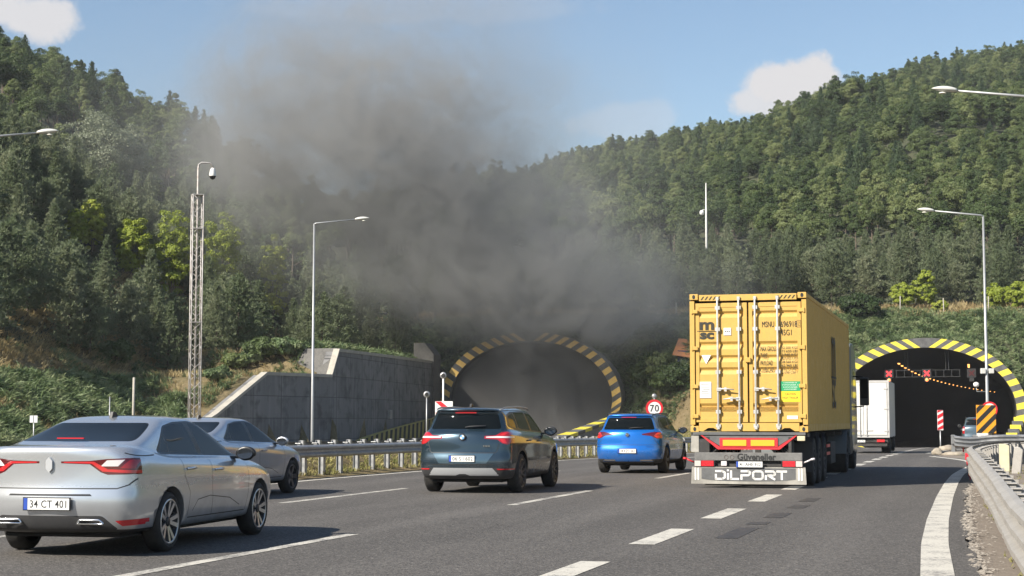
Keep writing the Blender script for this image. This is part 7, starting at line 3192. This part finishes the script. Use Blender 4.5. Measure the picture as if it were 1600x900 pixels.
t.links.new(math_n(t, 'MULTIPLY', math_n(t, 'MULTIPLY', f, dn), mod), pv.inputs['Density'])
M_SMOKE.cycles.volume_step_rate = .22
M_SMOKE.cycles.homogeneous_volume = False

hull = MB()
secs = [(.2, -14, 19, 137, 166), (8, -16, 22, 133, 170), (14, -27, 25, 128, 176), (22, -37, 20, 128, 176), (30, -44, 14, 126, 178), (40, -42, 14, 126, 178), (47.5, -38, 10, 130, 174)]
vs = []
for (z, xa, xb, ya, yb) in secs:
    c = 5
    vs += [(xa + c, ya, z), (xb - c, ya, z), (xb, ya + c, z), (xb, yb - c, z), (xb - c, yb, z), (xa + c, yb, z), (xa, yb - c, z), (xa, ya + c, z)]
fs = []
for i in range(len(secs) - 1):
    for k in range(8):
        k2 = (k + 1) % 8
        fs.append((i * 8 + k, i * 8 + k2, i * 8 + 8 + k2, i * 8 + 8 + k))
fs += [tuple(reversed(range(8))), tuple(range((len(secs) - 1) * 8, len(secs) * 8))]
hull.add(vs, fs)
sm = hull.build('smoke', M_SMOKE, None)
tag(sm, 'thick grey-brown smoke billowing up and left from the left tunnel', None, None, 'stuff')

# smoke packed inside the left tunnel
M_SMOKE2, t, pv = volume_mat('tunnel_smoke')
pv.inputs['Color'].default_value = (.46, .45, .44, 1)
g = N(t, 'ShaderNodeTexCoord')
n3 = N(t, 'ShaderNodeTexNoise')
n3.inputs['Scale'].default_value = .28
n3.inputs['Detail'].default_value = 3
t.links.new(g.outputs['Object'], n3.inputs[0])
t.links.new(mapr(t, n3.outputs[0], .35, .7, .45, .8), pv.inputs['Density'])
M_SMOKE2.cycles.volume_step_rate = .35
K = 30
P = PL
lo = -math.asin(min(.99, (P['zc'] + .35) / 4.6))
ring_ = [ell(P, lo + (math.pi - 2 * lo) * k / K, .9) for k in range(K + 1)]
mb = MB()
vs = [(x, -.1, z) for x, z in ring_] + [(x, 24, z) for x, z in ring_]
n_ = K + 1
fs = [(i, i + 1, i + 1 + n_, i + n_) for i in range(K)] + [(K, 0, n_, K + n_), tuple(range(n_)), tuple(reversed(range(n_, 2 * n_)))]
mb.add(vs, fs)
ts = mb.build('tunnel_smoke', M_SMOKE2, None)
X0, Y0 = uv2xy(UP, P['v'])
ts.location = (X0, Y0, 0)
ts.rotation_euler = (0, 0, -TH)
tag(ts, 'dense grey smoke filling the mouth of the left tunnel', None, None, 'stuff')

HAZE = .00016
if HAZE:
    M_HAZE, t, pv = volume_mat('haze')
    pv.inputs['Color'].default_value = (.86, .90, .96, 1)
    pv.inputs['Density'].default_value = HAZE
    hz_ = MB().box((0, 700, 0), (3400, 1640, 1), 0)
    vs = []
    mb = MB()
    zt_ = 150
    zmin = float(ZZ.min()) - 2
    mb.box((0, 300, (zt_ + zmin) / 2), (3600, 2600, zt_ - zmin))
    ho = mb.build('haze', M_HAZE, None)
    tag(ho, 'thin warm-weather haze over the hills', None, None, 'stuff')
